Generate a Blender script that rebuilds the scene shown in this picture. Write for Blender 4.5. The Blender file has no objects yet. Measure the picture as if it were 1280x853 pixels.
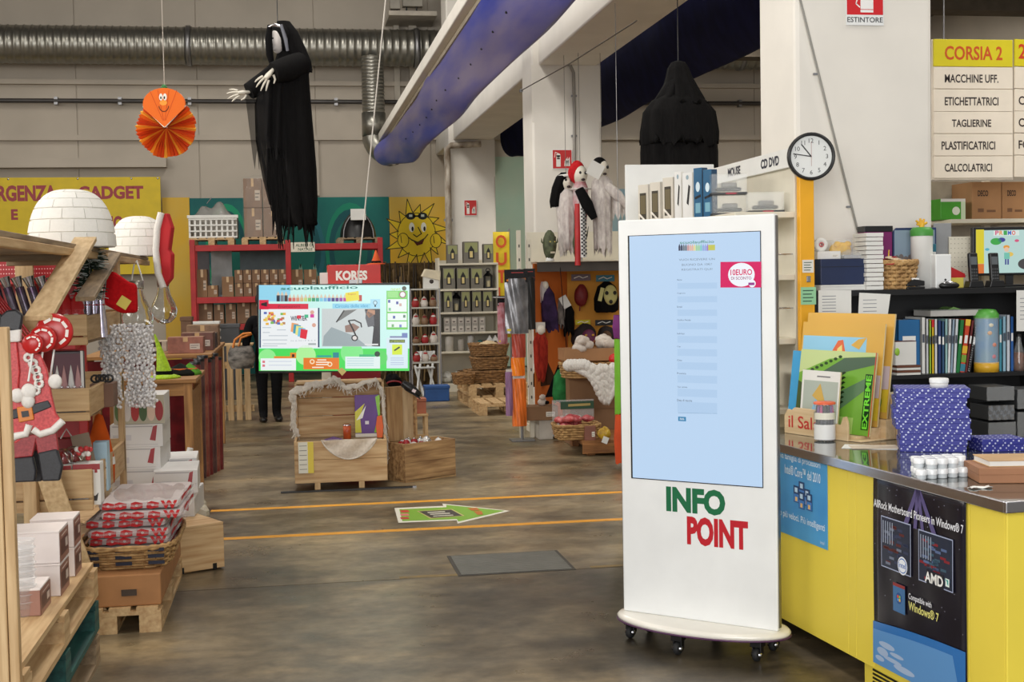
import bpy,math,random
from math import sin,cos,pi,radians,sqrt,tan
from mathutils import Vector,Matrix,Euler

random.seed(7)
SC = bpy.context.scene
COL = SC.collection

# ------------------------------------------------------------------ camera
FPX = 1650.0
EYE = 1.62
YAW,PITCH,ROLL = radians(9.5),radians(-2.68),radians(1.06)
_F = Vector((sin(YAW)*cos(PITCH),cos(YAW)*cos(PITCH),sin(PITCH)))
_R0 = Vector((cos(YAW),-sin(YAW),0))
_U0 = _R0.cross(_F)
_R = _R0*cos(ROLL) - _U0*sin(ROLL)
_U = _U0*cos(ROLL) + _R0*sin(ROLL)
cam_data = bpy.data.cameras.new('camera')
cam_data.sensor_width = 36.0
cam_data.lens = FPX/1280*36.0
cam_data.clip_end = 200
cam = bpy.data.objects.new('camera',cam_data)
COL.objects.link(cam)
cam.matrix_world = Matrix(((_R.x,_U.x,-_F.x,0),(_R.y,_U.y,-_F.y,0),(_R.z,_U.z,-_F.z,EYE),(0,0,0,1)))
SC.camera = cam

# ------------------------------------------------------------------ light
SC.view_settings.view_transform = 'Standard'
SC.view_settings.look = 'None'
SC.view_settings.gamma = 1.0
SC.view_settings.use_curve_mapping = False
SC.view_settings.exposure = 0.08
world = bpy.data.worlds.new('world')
SC.world = world
world.use_nodes = True
bg = world.node_tree.nodes['Background']
bg.inputs[0].default_value = (0.90,0.95,1.0,1)
bg.inputs[1].default_value = 0.55


def area_light(name,loc,target,sx,sy,power,color):
    d = bpy.data.lights.new(name,'AREA')
    d.shape = 'RECTANGLE'
    d.size,d.size_y,d.energy,d.color = sx,sy,power,color
    o = bpy.data.objects.new(name,d)
    COL.objects.link(o)
    o.location = loc
    o.rotation_euler = (Vector(target) - Vector(loc)).to_track_quat('-Z','Y').to_euler()
    return o


# daylight through the wide hall door behind the photographer
area_light('door_daylight',(-1.5,-4.5,3.2),(1.2,8.0,1.3),7.0,4.5,680,(1.0,0.98,0.95))
# daylight through the high window band of the left wall
area_light('window_daylight',(-8.8,9.5,4.6),(2.0,10.0,1.8),15.0,3.0,1000,(1.0,0.97,0.92))


# roof skylights running along the bays, with added fill lamps in the right bay
for _sx,_sy,_sz,_pw in ((0.2,3.5,7.6,130),(0.2,10.5,7.6,210),(0.2,18.0,7.6,190),(7.2,6.0,7.6,330),(6.5,11.8,5.9,110),(6.5,19.8,5.9,280),(-4.5,9.0,7.6,60),(-4.5,18.0,7.6,90)):
    area_light('skylight_and_fill',(_sx,_sy,_sz),(_sx,_sy,0),1.4,4.0,_pw,(1.0,0.95,0.87))


# ------------------------------------------------------------------ pixel rays (image taken as 1280 x 853)
def ray(px,py):
    return _F + _R*((px - 640)/FPX) - _U*((py - 426.5)/FPX)


def at(px,py,Y):
    d = ray(px,py)
    return Vector((0,0,EYE)) + d*(Y/d.y)


def atx(px,py,X):
    d = ray(px,py)
    return Vector((0,0,EYE)) + d*(X/d.x)


def atz(px,py,z=0.0):
    d = ray(px,py)
    return Vector((0,0,EYE)) + d*((z - EYE)/d.z)


def bb(x0,y0,x1,y1,Y):
    """world frame of a picture box standing at depth Y: centre X, bottom z, width, height"""
    a,b = at(x0,(y0 + y1)/2,Y),at(x1,(y0 + y1)/2,Y)
    t,u = at((x0 + x1)/2,y0,Y),at((x0 + x1)/2,y1,Y)
    return (a.x + b.x)/2,u.z,b.x - a.x,t.z - u.z


# ------------------------------------------------------------------ materials
def lin(c):
    return tuple(((v/255.0)/12.92 if v/255.0 <= 0.04045 else ((v/255.0 + 0.055)/1.055) ** 2.4) for v in c[:3]) + (1.0,)


MATS = {}


def mat(name,c=(200,200,200),r=0.6,m=0.0,var=0.06,scale=6.0,bump=0.0,kind='plain',c2=None,alpha=1.0,stretch=(1,1,1),emit=0.0,coat=0.0):
    if name in MATS:
        return MATS[name]
    M = bpy.data.materials.new(name)
    M.use_nodes = True
    nt = M.node_tree
    N,L = nt.nodes,nt.links
    b = N['Principled BSDF']
    b.inputs['Roughness'].default_value = r
    b.inputs['Metallic'].default_value = m
    b.inputs['Base Color'].default_value = lin(c)
    if r >= 0.85:
        b.inputs['Specular IOR Level'].default_value = 0.15
    if coat:
        b.inputs['Coat Weight'].default_value = coat
    if kind == 'print' or kind == 'screen':
        a = N.new('ShaderNodeVertexColor')
        a.layer_name = 'Col'
        L.new(a.outputs['Color'],b.inputs['Base Color'])
        if kind == 'screen':
            b.inputs['Base Color'].default_value = (0.01,0.01,0.01,1)
            for l in list(b.inputs['Base Color'].links):
                L.remove(l)
            L.new(a.outputs['Color'],b.inputs['Emission Color'])
            b.inputs['Emission Strength'].default_value = emit
    elif kind == 'glass':
        b.inputs['Transmission Weight'].default_value = 0.9
        b.inputs['Alpha'].default_value = alpha
    else:
        tc = N.new('ShaderNodeTexCoord')
        mp = N.new('ShaderNodeMapping')
        mp.inputs['Scale'].default_value = stretch
        L.new(tc.outputs['Object'],mp.inputs['Vector'])
        nz = N.new('ShaderNodeTexNoise')
        nz.inputs['Scale'].default_value = scale
        nz.inputs['Detail'].default_value = 5.0
        L.new(mp.outputs['Vector'],nz.inputs['Vector'])
        rp = N.new('ShaderNodeValToRGB')
        base = lin(c)
        other = lin(c2) if c2 else tuple(max(0,v*(1 - 3*var)) for v in base[:3]) + (1,)
        if not c2:
            base = tuple(min(1,v*(1 + var)) for v in base[:3]) + (1,)
        rp.color_ramp.elements[0].position = 0.32
        rp.color_ramp.elements[1].position = 0.68
        rp.color_ramp.elements[0].color = other
        rp.color_ramp.elements[1].color = base
        L.new(nz.outputs['Fac'],rp.inputs['Fac'])
        L.new(rp.outputs['Color'],b.inputs['Base Color'])
        if bump:
            bp = N.new('ShaderNodeBump')
            bp.inputs['Strength'].default_value = bump
            bp.inputs['Distance'].default_value = 0.01
            L.new(nz.outputs['Fac'],bp.inputs['Height'])
            L.new(bp.outputs['Normal'],b.inputs['Normal'])
        if alpha < 1:
            b.inputs['Alpha'].default_value = alpha
    MATS[name] = M
    return M


def wood(name,c,c2,r=0.62,axis=0,scale=3.0):
    st = [14.0,14.0,14.0]
    st[axis] = 1.2
    return mat(name,c,r,kind='plain',c2=c2,scale=scale,stretch=tuple(st),bump=0.08)


mat('print',kind='print',r=0.45)
mat('gloss_print',kind='print',r=0.22)
mat('matt_print',kind='print',r=0.8)
mat('metal_print',kind='print',r=0.3,m=0.6)
mat('screen_kiosk',kind='screen',r=0.25,emit=0.95)
mat('screen_tv',kind='screen',r=0.25,emit=0.85)
W_PALE = wood('wood_pale',(205,175,130),(176,140,94))
W_PALE_Y = wood('wood_pale_along',(205,175,130),(172,136,92),axis=1)
W_PALE_Z = wood('wood_pale_upright',(208,178,134),(176,142,98),axis=2)
W_GREY = wood('wood_grey',(160,138,108),(116,96,72))
W_GREY_Y = wood('wood_grey_along',(160,138,108),(116,96,72),axis=1)
W_PINE = wood('wood_pine',(214,184,140),(172,132,86),scale=2.0)
W_TEAL = wood('wood_teal',(36,92,84),(20,58,56),axis=1)
CARD = mat('cardboard',(172,128,88),0.8,var=0.05,scale=3)
CARD_D = mat('cardboard_dull',(140,106,76),0.8,var=0.06,scale=3)
TAPE = mat('tape',(196,160,110),0.3)
WHITE = mat('white_paint',(232,234,234),0.4,var=0.015)
WHITE_M = mat('white_card',(226,226,222),0.7,var=0.02)
CREAM = mat('cream_metal',(222,216,198),0.45,var=0.02)
BLACK = mat('black_plastic',(16,16,18),0.4,var=0.05)
BLACKM = mat('black_matt',(14,13,14),0.9,var=0.1,scale=20)
CHROME = mat('chrome',(200,200,205),0.22,1.0,var=0.02)
STEEL = mat('steel',(150,150,152),0.4,0.9,var=0.04)
RED = mat('red_paint',(186,30,34),0.45)
RED_D = mat('red_dark',(134,24,30),0.55)
YELLOW = mat('yellow_paint',(238,172,24),0.45,var=0.02)
GLASS = mat('clear_glass',(245,248,248),0.03,kind='glass')
PLASTIC = mat('clear_plastic',(235,238,240),0.08,alpha=0.2,var=0.02)
RUBBER = mat('rubber',(24,24,26),0.7)


# ------------------------------------------------------------------ mesh builder
_TXT = {}


def _text_mesh(s,bold):
    key = (s,bold)
    if key not in _TXT:
        cu = bpy.data.curves.new('lettering_curve','FONT')
        cu.body = s
        cu.resolution_u = 3
        cu.offset = bold
        cu.size = 1.0
        ob = bpy.data.objects.new('lettering_curve',cu)
        me = bpy.data.meshes.new_from_object(ob)
        vs = [v.co.copy() for v in me.vertices]
        fs = [list(p.vertices) for p in me.polygons]
        bpy.data.meshes.remove(me)
        bpy.data.objects.remove(ob)
        bpy.data.curves.remove(cu)
        if vs:
            x0,x1 = min(v.x for v in vs),max(v.x for v in vs)
            y0,y1 = min(v.y for v in vs),max(v.y for v in vs)
        else:
            x0 = y0 = 0
            x1 = y1 = 1
        _TXT[key] = (vs,fs,x0,x1,y0,y1)
    return _TXT[key]


class MB:
    def __init__(s,c=None):
        s.v,s.f,s.c,s.sm = [],[],[],[]
        s.m = Matrix.Identity(4)
        s.col = c

    def add(s,vs,fs,c=None,smooth=False):
        o = len(s.v)
        s.v += [s.m @ Vector(v) for v in vs]
        s.f += [[i + o for i in f] for f in fs]
        s.c += [c or s.col]*len(fs)
        s.sm += [smooth]*len(fs)
        return s

    def box(s,x0,x1,y0,y1,z0,z1,c=None):
        vs = [(x,y,z) for z in (z0,z1) for y in (y0,y1) for x in (x0,x1)]
        return s.add(vs,[(0,2,3,1),(4,5,7,6),(0,1,5,4),(2,6,7,3),(0,4,6,2),(1,3,7,5)],c)

    def bx(s,cx,cy,cz,sx,sy,sz,c=None,rot=None):
        old = s.m
        s.m = old @ Matrix.Translation((cx,cy,cz)) @ (Euler(rot).to_matrix().to_4x4() if rot else Matrix.Identity(4))
        s.box(-sx/2,sx/2,-sy/2,sy/2,-sz/2,sz/2,c)
        s.m = old
        return s

    def beam(s,p0,p1,w,t,c=None,up=(0,0,1)):
        """a bar of section w x t from p0 to p1"""
        p0,p1 = Vector(p0),Vector(p1)
        d = p1 - p0
        z = d.normalized()
        x = Vector(up).cross(z)
        if x.length < 1e-4:
            x = Vector((1,0,0))
        x.normalize()
        y = z.cross(x)
        old = s.m
        s.m = old @ Matrix(((x.x,y.x,z.x,p0.x),(x.y,y.y,z.y,p0.y),(x.z,y.z,z.z,p0.z),(0,0,0,1)))
        s.box(-w/2,w/2,-t/2,t/2,0,d.length,c)
        s.m = old
        return s

    def tube(s,pts,r,n=8,c=None,cap=True,sq=1.0):
        pts = [Vector(p) for p in pts]
        k = len(pts)
        rr = r if isinstance(r,(list,tuple)) else [r]*k
        vs,fs = [],[]
        up = Vector((0,0,1))
        px = None
        for i,p in enumerate(pts):
            d = (pts[min(i + 1,k - 1)] - pts[max(i - 1,0)]).normalized()
            if px is None:
                x = d.cross(up)
                if x.length < 1e-3:
                    x = Vector((1,0,0))
            else:
                x = px - d*px.dot(d)
            x.normalize()
            px = x
            y = d.cross(x)
            for j in range(n):
                a = 2*pi*j/n
                vs.append(p + x*(rr[i]*cos(a)) + y*(rr[i]*sq*sin(a)))
        for i in range(k - 1):
            for j in range(n):
                j2 = (j + 1) % n
                fs.append((i*n + j,i*n + j2,(i + 1)*n + j2,(i + 1)*n + j))
        s.add(vs,fs,c,True)
        if cap:
            s.add(vs[:n],[list(range(n))[::-1]],c)
            s.add(vs[-n:],[list(range(n))],c)
        return s

    def lathe(s,prof,n=16,o=(0,0,0),c=None,sq=1.0,smooth=True,wob=None,arc=2*pi):
        vs,fs = [],[]
        k = len(prof)
        full = arc > 6.28
        m = n if full else n + 1
        for i,(r,z) in enumerate(prof):
            for j in range(m):
                a = arc*j/n
                q = r*(wob(a,i) if wob else 1)
                vs.append((o[0] + q*cos(a),o[1] + q*sin(a)*sq,o[2] + z))
        for i in range(k - 1):
            for j in range(n):
                j2 = (j + 1) % m
                fs.append((i*m + j,i*m + j2,(i + 1)*m + j2,(i + 1)*m + j))
        return s.add(vs,fs,c,smooth)

    def ell(s,o,r,n=14,m=9,c=None):
        if not isinstance(r,(list,tuple)):
            r = (r,r,r)
        prof = [(max(1e-4,sin(pi*i/m)),-cos(pi*i/m)) for i in range(m + 1)]
        vs,fs = [],[]
        for (q,z) in prof:
            for j in range(n):
                a = 2*pi*j/n
                vs.append((o[0] + r[0]*q*cos(a),o[1] + r[1]*q*sin(a),o[2] + r[2]*z))
        for i in range(m):
            for j in range(n):
                j2 = (j + 1) % n
                fs.append((i*n + j,i*n + j2,(i + 1)*n + j2,(i + 1)*n + j))
        return s.add(vs,fs,c,True)

    def prism(s,poly,y0,y1,c=None):
        """outline in the XZ plane given thickness from y0 (front) to y1"""
        n = len(poly)
        if sum(poly[i][0]*poly[(i + 1) % n][1] - poly[(i + 1) % n][0]*poly[i][1] for i in range(n)) < 0:
            poly = poly[::-1]
        vs = [(x,y0,z) for x,z in poly] + [(x,y1,z) for x,z in poly]
        fs = [list(range(n)),list(range(2*n - 1,n - 1,-1))]
        fs += [(i,i + n,(i + 1) % n + n,(i + 1) % n) for i in range(n)]
        return s.add(vs,fs,c)

    def grid(s,fn,nu,nv,c=None,closeu=False,smooth=True):
        vs = [fn(i/nu,j/nv) for j in range(nv + 1) for i in range(nu + (0 if closeu else 1))]
        m = nu if closeu else nu + 1
        fs = []
        for j in range(nv):
            for i in range(nu):
                i2 = (i + 1) % m
                fs.append((j*m + i,j*m + i2,(j + 1)*m + i2,(j + 1)*m + i))
        return s.add(vs,fs,c,smooth)

    # flat print in the XZ plane, facing -Y; layers lie 0.4 mm apart
    def rect(s,x0,z0,x1,z1,c=None,k=1):
        y = -0.0004*k
        return s.add([(x0,y,z0),(x1,y,z0),(x1,y,z1),(x0,y,z1)],[(0,1,2,3)],c)

    def poly(s,pts,c=None,k=1):
        return s.add([(x,-0.0004*k,z) for x,z in pts],[list(range(len(pts)))],c)

    def disc(s,x,z,rx,rz=None,c=None,k=1,n=20):
        rz = rz or rx
        return s.poly([(x + rx*cos(2*pi*i/n),z + rz*sin(2*pi*i/n)) for i in range(n)],c,k)

    def line(s,pts,w,c=None,k=2):
        for a,b in zip(pts[:-1],pts[1:]):
            d = Vector((b[0] - a[0],b[1] - a[1]))
            if d.length < 1e-6:
                continue
            n = Vector((-d.y,d.x)).normalized()*w/2
            e = d.normalized()*w*0.3
            s.poly([(a[0] - n.x - e.x,a[1] - n.y - e.y),(b[0] - n.x + e.x,b[1] - n.y + e.y),(b[0] + n.x + e.x,b[1] + n.y + e.y),(a[0] + n.x - e.x,a[1] + n.y - e.y)],c,k)
        return s

    def text(s,st,x0,z0,x1,z1,c=None,k=2,bold=0.0):
        vs,fs,a0,a1,b0,b1 = _text_mesh(st,bold)
        sx,sz = (x1 - x0)/max(a1 - a0,1e-6),(z1 - z0)/max(b1 - b0,1e-6)
        return s.add([(x0 + (v.x - a0)*sx,-0.0004*k,z0 + (v.y - b0)*sz) for v in vs],fs,c)

    def textv(s,st,xc,z0,h,c=None,k=2,bold=0.0,align=0.5):
        vs,fs,a0,a1,b0,b1 = _text_mesh(st,bold)
        w = (a1 - a0)*h/max(b1 - b0,1e-6)
        return s.text(st,xc - w*align,z0,xc + w*(1 - align),z0 + h,c,k,bold)


def link(o,parent=None):
    COL.objects.link(o)
    if parent:
        o.parent = parent
    return o


def mesh_ob(name,mb,m,bev=0.0,solid=0.0):
    me = bpy.data.meshes.new(name)
    me.from_pydata(mb.v,[],mb.f)
    me.polygons.foreach_set('use_smooth',mb.sm)
    if any(c for c in mb.c):
        a = me.color_attributes.new('Col','FLOAT_COLOR','CORNER')
        for p,c in zip(me.polygons,mb.c):
            lc = lin(c or (255,255,255))
            for li in p.loop_indices:
                a.data[li].color = lc
    me.materials.append(MATS[m] if isinstance(m,str) else m)
    me.update()
    o = bpy.data.objects.new(name,me)
    if solid:
        so = o.modifiers.new('thickness','SOLIDIFY')
        so.thickness = solid
    if bev:
        b = o.modifiers.new('bevel','BEVEL')
        b.width,b.segments,b.limit_method = bev,2,'ANGLE'
    return o


def tag(o,label=None,cat=None,group=None,kind=None):
    if label:
        o['label'] = label
    if cat:
        o['category'] = cat
    if group:
        o['group'] = group
    if kind:
        o['kind'] = kind
    return o


def thing(name,label,cat,loc=(0,0,0),rz=0.0,group=None):
    o = bpy.data.objects.new(name,None)
    o.empty_display_size = 0.1
    link(o)
    o.location = loc
    o.rotation_euler = (0,0,rz)
    return tag(o,label,cat,group)


def part(T,name,mb,m,bev=0.0,label=None,kind=None,solid=0.0):
    return tag(link(mesh_ob(name,mb,m,bev,solid),T),label,kind=kind)


def solo(name,label,cat,mb,m,loc=(0,0,0),rz=0.0,group=None,bev=0.0,kind=None,solid=0.0):
    o = link(mesh_ob(name,mb,m,bev,solid))
    o.location = loc
    o.rotation_euler = (0,0,rz)
    return tag(o,label,cat,group,kind)


def struct(name,mb,m,parent=None,bev=0.0):
    o = link(mesh_ob(name,mb,m,bev),parent)
    if not parent:
        o['kind'] = 'structure'
    return o


def share(src,parent,loc=(0,0,0),rot=(0,0,0),name=None):
    c = src.copy()
    if name:
        c.name = name
    link(c,parent)
    c.location = loc
    c.rotation_euler = rot
    return c


def dup(root,loc,rz=0.0,label=None,group=None):
    r = root.copy()
    link(r)
    r.location = loc
    r.rotation_euler = (0,0,rz)
    if label:
        r['label'] = label
    if group:
        r['group'] = group
    for ch in list(root.children):
        c = ch.copy()
        link(c,r)
        for g in list(ch.children):
            link(g.copy(),c)
    return r


# ------------------------------------------------------------------ generic builders
def carton(label,X,Y,z,w,d,h,m=None,rz=0.0,group=None,tape=True,lab=(236,232,222),name='cardboard_box',cat='box',prints=None,bev=0.004):
    """box with lid flaps, tape and a printed label; origin at the middle of its base"""
    T = thing(name,label,cat,(X,Y,z),rz,group)
    part(T,'body',MB().box(-w/2,w/2,-d/2,d/2,0,h - 0.004),m or CARD,bev)
    fl = MB()
    fl.box(-w/2 + 0.001,w/2 - 0.001,-d/2 + 0.001,-0.002,h - 0.005,h)
    fl.box(-w/2 + 0.001,w/2 - 0.001,0.002,d/2 - 0.001,h - 0.005,h)
    part(T,'flap',fl,m or CARD)
    if tape:
        tp = MB().box(-w/2 - 0.001,w/2 + 0.001,-0.02,0.02,h - 0.001,h + 0.001)
        tp.box(-w/2 - 0.0015,-w/2 - 0.0005,-0.02,0.02,h*0.7,h)
        tp.box(-0.02,0.02,-d/2 - 0.0015,-d/2 - 0.0003,h*0.72,h)
        part(T,'tape',tp,TAPE)
    if prints or lab:
        p = MB()
        p.m = Matrix.Translation((0,-d/2 - 0.001,0))
        if prints:
            prints(p,w,h)
        else:
            p.rect(w*0.12,h*0.25,w*0.4,h*0.6,lab)
            p.line([(w*0.15,h*0.48),(w*0.36,h*0.48)],h*0.03,(60,60,60),2)
            p.line([(w*0.15,h*0.36),(w*0.3,h*0.36)],h*0.03,(60,60,60),2)
        part(T,'print',p,'print')
    return T


def basket(label,X,Y,z,w,d,h,flare=0.8,rows=9,m=None,rz=0.0,group=None,name='wicker_basket',rect=True):
    T = thing(name,label,'basket',(X,Y,z),rz,group)
    m = m or mat('wicker',(196,158,104),0.7,c2=(140,104,62),scale=30)
    n = 48

    def sup(a,k,r=0.0):
        e = 0.45 if rect else 1.0
        ca,sa = cos(a),sin(a)
        return ((w/2 + r)*k*math.copysign(abs(ca) ** e,ca),(d/2 + r)*k*math.copysign(abs(sa) ** e,sa))
    wv = MB()
    for i in range(rows):
        t = (i + 0.5)/rows
        k = flare + (1 - flare)*t
        pts = []
        for j in range(n + 1):
            a = 2*pi*j/n
            off = 0.006*(1 if (j // 2 + i) % 2 else -1)
            x,y = sup(a,k,off - 0.006)
            pts.append((x,y,h*t))
        wv.tube(pts,h/rows*0.55,5,cap=False)
    part(T,'weave',wv,m)
    st = MB()
    for j in range(0,n,2):
        a = 2*pi*(j + 1)/n
        x0,y0 = sup(a,flare)
        x1,y1 = sup(a,1.0)
        st.tube([(x0,y0,0),(x1,y1,h)],0.004,4,cap=False)
    part(T,'stake',st,m,kind='stuff')
    rm = MB()
    for q in range(2):
        rm.tube([(*sup(2*pi*j/n,1.0),h + 0.008*sin(j*1.6 + pi*q)) for j in range(n + 1)],0.009,6,cap=False)
    part(T,'rim',rm,m)
    fl = MB().add([(*sup(2*pi*j/n,flare*0.98),0.01) for j in range(n)],[list(range(n))])
    part(T,'bottom',fl,m,solid=0.008)
    return T


_PAL = {}


def pallet(label,X,Y,z,w=0.8,l=1.2,rz=0.0,m=None,mx=None,h=0.144,group=None,nb=5,name='wooden_pallet'):
    """pallet whose deck boards run along Y (length l); origin at the centre of its base"""
    m = m or W_PALE_Y
    mx = mx or m
    T = thing(name,label,'pallet',(X,Y,z),rz,group)
    key = (round(w,2),round(l,2),round(h,3),m.name,nb)
    if key not in _PAL:
        bw = w/nb*0.78
        _PAL[key] = (mesh_ob('deck_board',MB().box(-bw/2,bw/2,-l/2,l/2,0,h*0.15),m,0.003).data,
                     mesh_ob('cross_board',MB().box(-w/2,w/2,-0.05,0.05,0,h*0.15),mx,0.003).data,
                     mesh_ob('block',MB().box(-0.05,0.05,-0.06,0.06,0,h*0.55),mx,0.003).data,
                     mesh_ob('runner',MB().box(-0.05,0.05,-l/2,l/2,0,h*0.15),m,0.003).data)
    a,b,c,d = _PAL[key]

    def put(me,n,p):
        o = link(bpy.data.objects.new(n,me),T)
        o.location = p
    for i in range(nb):
        put(a,'deck_board',(-w/2 + w/nb*(i + 0.5),0,h*0.85))
    for y in (-l/2 + 0.05,0,l/2 - 0.05):
        put(b,'cross_board',(0,y,h*0.70))
        for x in (-w/2 + 0.05,0,w/2 - 0.05):
            put(c,'block',(x,y*0.98,h*0.15))
    for x in (-w/2 + 0.05,0,w/2 - 0.05):
        put(d,'runner',(x,0,0))
    return T


def blob(rnd,r,amp=0.25,n=12,m=8):
    """lumpy rounded shape"""
    ph = [rnd.uniform(0,6.28) for _ in range(4)]

    def fn(u,v):
        a,b = 2*pi*u,pi*v
        k = 1 + amp*(sin(3*a + ph[0])*sin(2*b + ph[1]) + 0.5*sin(5*a + ph[2])*sin(4*b + ph[3]))
        return (r[0]*k*sin(b)*cos(a),r[1]*k*sin(b)*sin(a),r[2]*k*cos(b))
    return fn
# ------------------------------------------------------------------ the hall
def floor_material(name,c0,c1,dk,dlo,dhi):
    M = bpy.data.materials.new(name)
    M.use_nodes = True
    N,L = M.node_tree.nodes,M.node_tree.links
    b = N['Principled BSDF']
    tc = N.new('ShaderNodeTexCoord')

    def noise(scale,detail,stretch,lo,hi,c0,c1):
        mp = N.new('ShaderNodeMapping')
        mp.inputs['Scale'].default_value = stretch
        L.new(tc.outputs['Object'],mp.inputs['Vector'])
        n = N.new('ShaderNodeTexNoise')
        n.inputs['Scale'].default_value = scale
        n.inputs['Detail'].default_value = detail
        n.inputs['Roughness'].default_value = 0.65
        L.new(mp.outputs['Vector'],n.inputs['Vector'])
        r = N.new('ShaderNodeValToRGB')
        r.color_ramp.elements[0].position,r.color_ramp.elements[1].position = lo,hi
        r.color_ramp.elements[0].color,r.color_ramp.elements[1].color = c0,c1
        L.new(n.outputs['Fac'],r.inputs['Fac'])
        return r
    base = noise(0.9,12,(1.0,1.25,1),0.36,0.64,lin(c0),lin(c1))
    fine = noise(11.0,12,(0.9,1.2,1),0.34,0.66,(0.62,0.60,0.57,1),(1.12,1.10,1.07,1))
    dark = noise(0.5,8,(0.9,1.2,1),dlo,dhi,lin(dk),(1,1,1,1))
    wear = noise(0.7,10,(0.7,1.6,1),0.55,0.66,(1,1,1,1),(1.5,1.42,1.25,1))

    def mul(a,c,f):
        m = N.new('ShaderNodeMix')
        m.data_type,m.blend_type = 'RGBA','MULTIPLY'
        m.inputs[0].default_value = f
        L.new(a,m.inputs[6])
        L.new(c,m.inputs[7])
        return m.outputs[2]
    x = mul(base.outputs[0],fine.outputs[0],0.9)
    x = mul(x,dark.outputs[0],0.75)
    x = mul(x,wear.outputs[0],0.8)
    L.new(x,b.inputs['Base Color'])
    rr = noise(2.4,6,(1,1,1),0.3,0.7,(0.24,0.24,0.24,1),(0.5,0.5,0.5,1))
    L.new(rr.outputs[0],b.inputs['Roughness'])
    b.inputs['Specular IOR Level'].default_value = 0.55
    return M


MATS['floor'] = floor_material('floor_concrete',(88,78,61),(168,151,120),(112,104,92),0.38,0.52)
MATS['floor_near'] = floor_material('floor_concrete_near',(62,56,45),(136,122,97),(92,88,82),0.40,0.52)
WALL = mat('wall_concrete',(186,177,164),0.85,var=0.03,scale=1.2)
COLM = mat('column_paint',(226,222,214),0.7,var=0.025,scale=2.0,bump=0.02)
YB = 24.0
# floor in cast bays with sawn joints between them
fl = struct('floor',MB().box(-9,11,-5,24.6,-0.25,-0.012),mat('floor_bed',(58,52,44),0.9))
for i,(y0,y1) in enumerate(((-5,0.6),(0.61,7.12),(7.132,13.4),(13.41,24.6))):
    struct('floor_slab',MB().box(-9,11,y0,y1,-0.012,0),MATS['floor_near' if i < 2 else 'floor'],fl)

wb = struct('wall_back',MB().box(-9,11,YB + 0.02,YB + 0.3,0,8.2),WALL)
jx = at(92,10,YB).x
for k in range(-4,7):
    struct('wall_panel',MB().box(jx + 2.05*k + 0.008,jx + 2.05*(k + 1) - 0.008,YB,YB + 0.03,0,8.2),WALL,wb,0.006)
struct('wall_left',MB().box(-9.2,-9,-5,24.4,0,8.2),WALL)
struct('wall_right',MB().box(11,11.2,-5,24.4,0,8.2),WALL)
ROOF = mat('roof_sheet',(96,88,78),0.8)
ce = struct('ceiling',MB().box(-9.2,11.2,-5,24.4,8.2,8.35),ROOF)
# stepped lintel over the yellow banner
lz = at(100,209,YB - 0.25).z
struct('trim_1',MB().box(-9,at(208,209,YB - 0.2).x,YB - 0.22,YB,lz,lz + 0.16),WALL)
struct('trim_2',MB().box(-9,11,YB - 0.10,YB,at(200,176,YB).z,at(200,169.5,YB).z),WALL)
struct('trim_3',MB().box(-9,11,YB - 0.12,YB,at(200,107,YB).z,at(200,101,YB).z),WALL)
vx = at(397,230,YB).x
struct('trim_4',MB().box(vx - 0.03,vx + 0.03,YB - 0.06,YB,at(397,245,YB).z,at(397,176,YB).z),WALL)

# columns and the long beam they carry
for i,(y0,y1) in enumerate(((6.53,7.06),(13.97,14.55),(21.43,22.1))):
    t = thing('column',['broad white square column behind the clock and yellow post','white square column behind the hanging ghouls and masks','white square column behind the lantern shelf'][i],'column',(2.98,(y0 + y1)/2,0),0,'square columns of the hall')
    d = (y1 - y0)/2
    part(t,'shaft',MB().box(-0.38,0.38,-d,d,0,8.2),COLM,0.025)
    part(t,'bracket',MB().prism([(-0.38,3.3),(-0.38,3.9),(0.38,3.9),(0.38,3.3)],-d - 0.001,-d + 0.02),COLM)
    t['kind'] = 'structure'
b = thing('long_beam','white concrete beam running over the columns','beam',(2.9,14,3.9))
part(b,'web',MB().box(-0.22,0.42,-7.6,10,0,0.5),COLM,0.02)
part(b,'flange',MB().box(-0.3,0.5,-7.6,10,0.5,0.9),COLM,0.02)
b['kind'] = 'structure'
# roof beams of the right bay
for i in range(4):
    o = struct('trim_%d' % (5 + i),MB().box(3.6,11,9.5 + 4*i,9.9 + 4*i,5.3,6.0),mat('dark_beam',(92,84,74),0.85))
struct('trim_9',MB().box(3.6,11,8.0,24,6.0,6.1),ROOF)

# the steel ventilation duct along the wall, ribbed
GALV = mat('galvanised',(150,148,140),0.34,0.85,var=0.05,scale=8)
dz,dr = at(200,57,23.4).z,0.315
t = thing('ventilation_duct','large ribbed galvanised steel duct along the back wall','duct',(0,23.4,dz))


def ribbed(p0,axis,length,r,pitch,ridge=0.012,n=28):
    mb = MB()
    k = int(length/pitch)
    prof = []
    for i in range(k):
        z = i*pitch
        prof += [(r,z),(r,z + pitch*0.7),(r + ridge,z + pitch*0.78),(r + ridge,z + pitch*0.92)]
    prof.append((r,k*pitch))
    if axis == 'x':
        mb.m = Matrix.Translation(p0) @ Matrix.Rotation(pi/2,4,'Y')
    else:
        mb.m = Matrix.Translation(p0)
    mb.lathe(prof,n)
    return mb


part(t,'pipe',ribbed((-8.8,0,0),'x',19.6,dr,0.13),GALV)
for px in (236,520,925):
    c = MB()
    c.m = Matrix.Translation((at(px,57,23.4).x,0,0)) @ Matrix.Rotation(pi/2,4,'Y')
    c.lathe([(dr + 0.012,-0.04),(dr + 0.03,-0.04),(dr + 0.03,0.04),(dr + 0.012,0.04)],28)
    part(t,'collar',c,STEEL)
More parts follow.
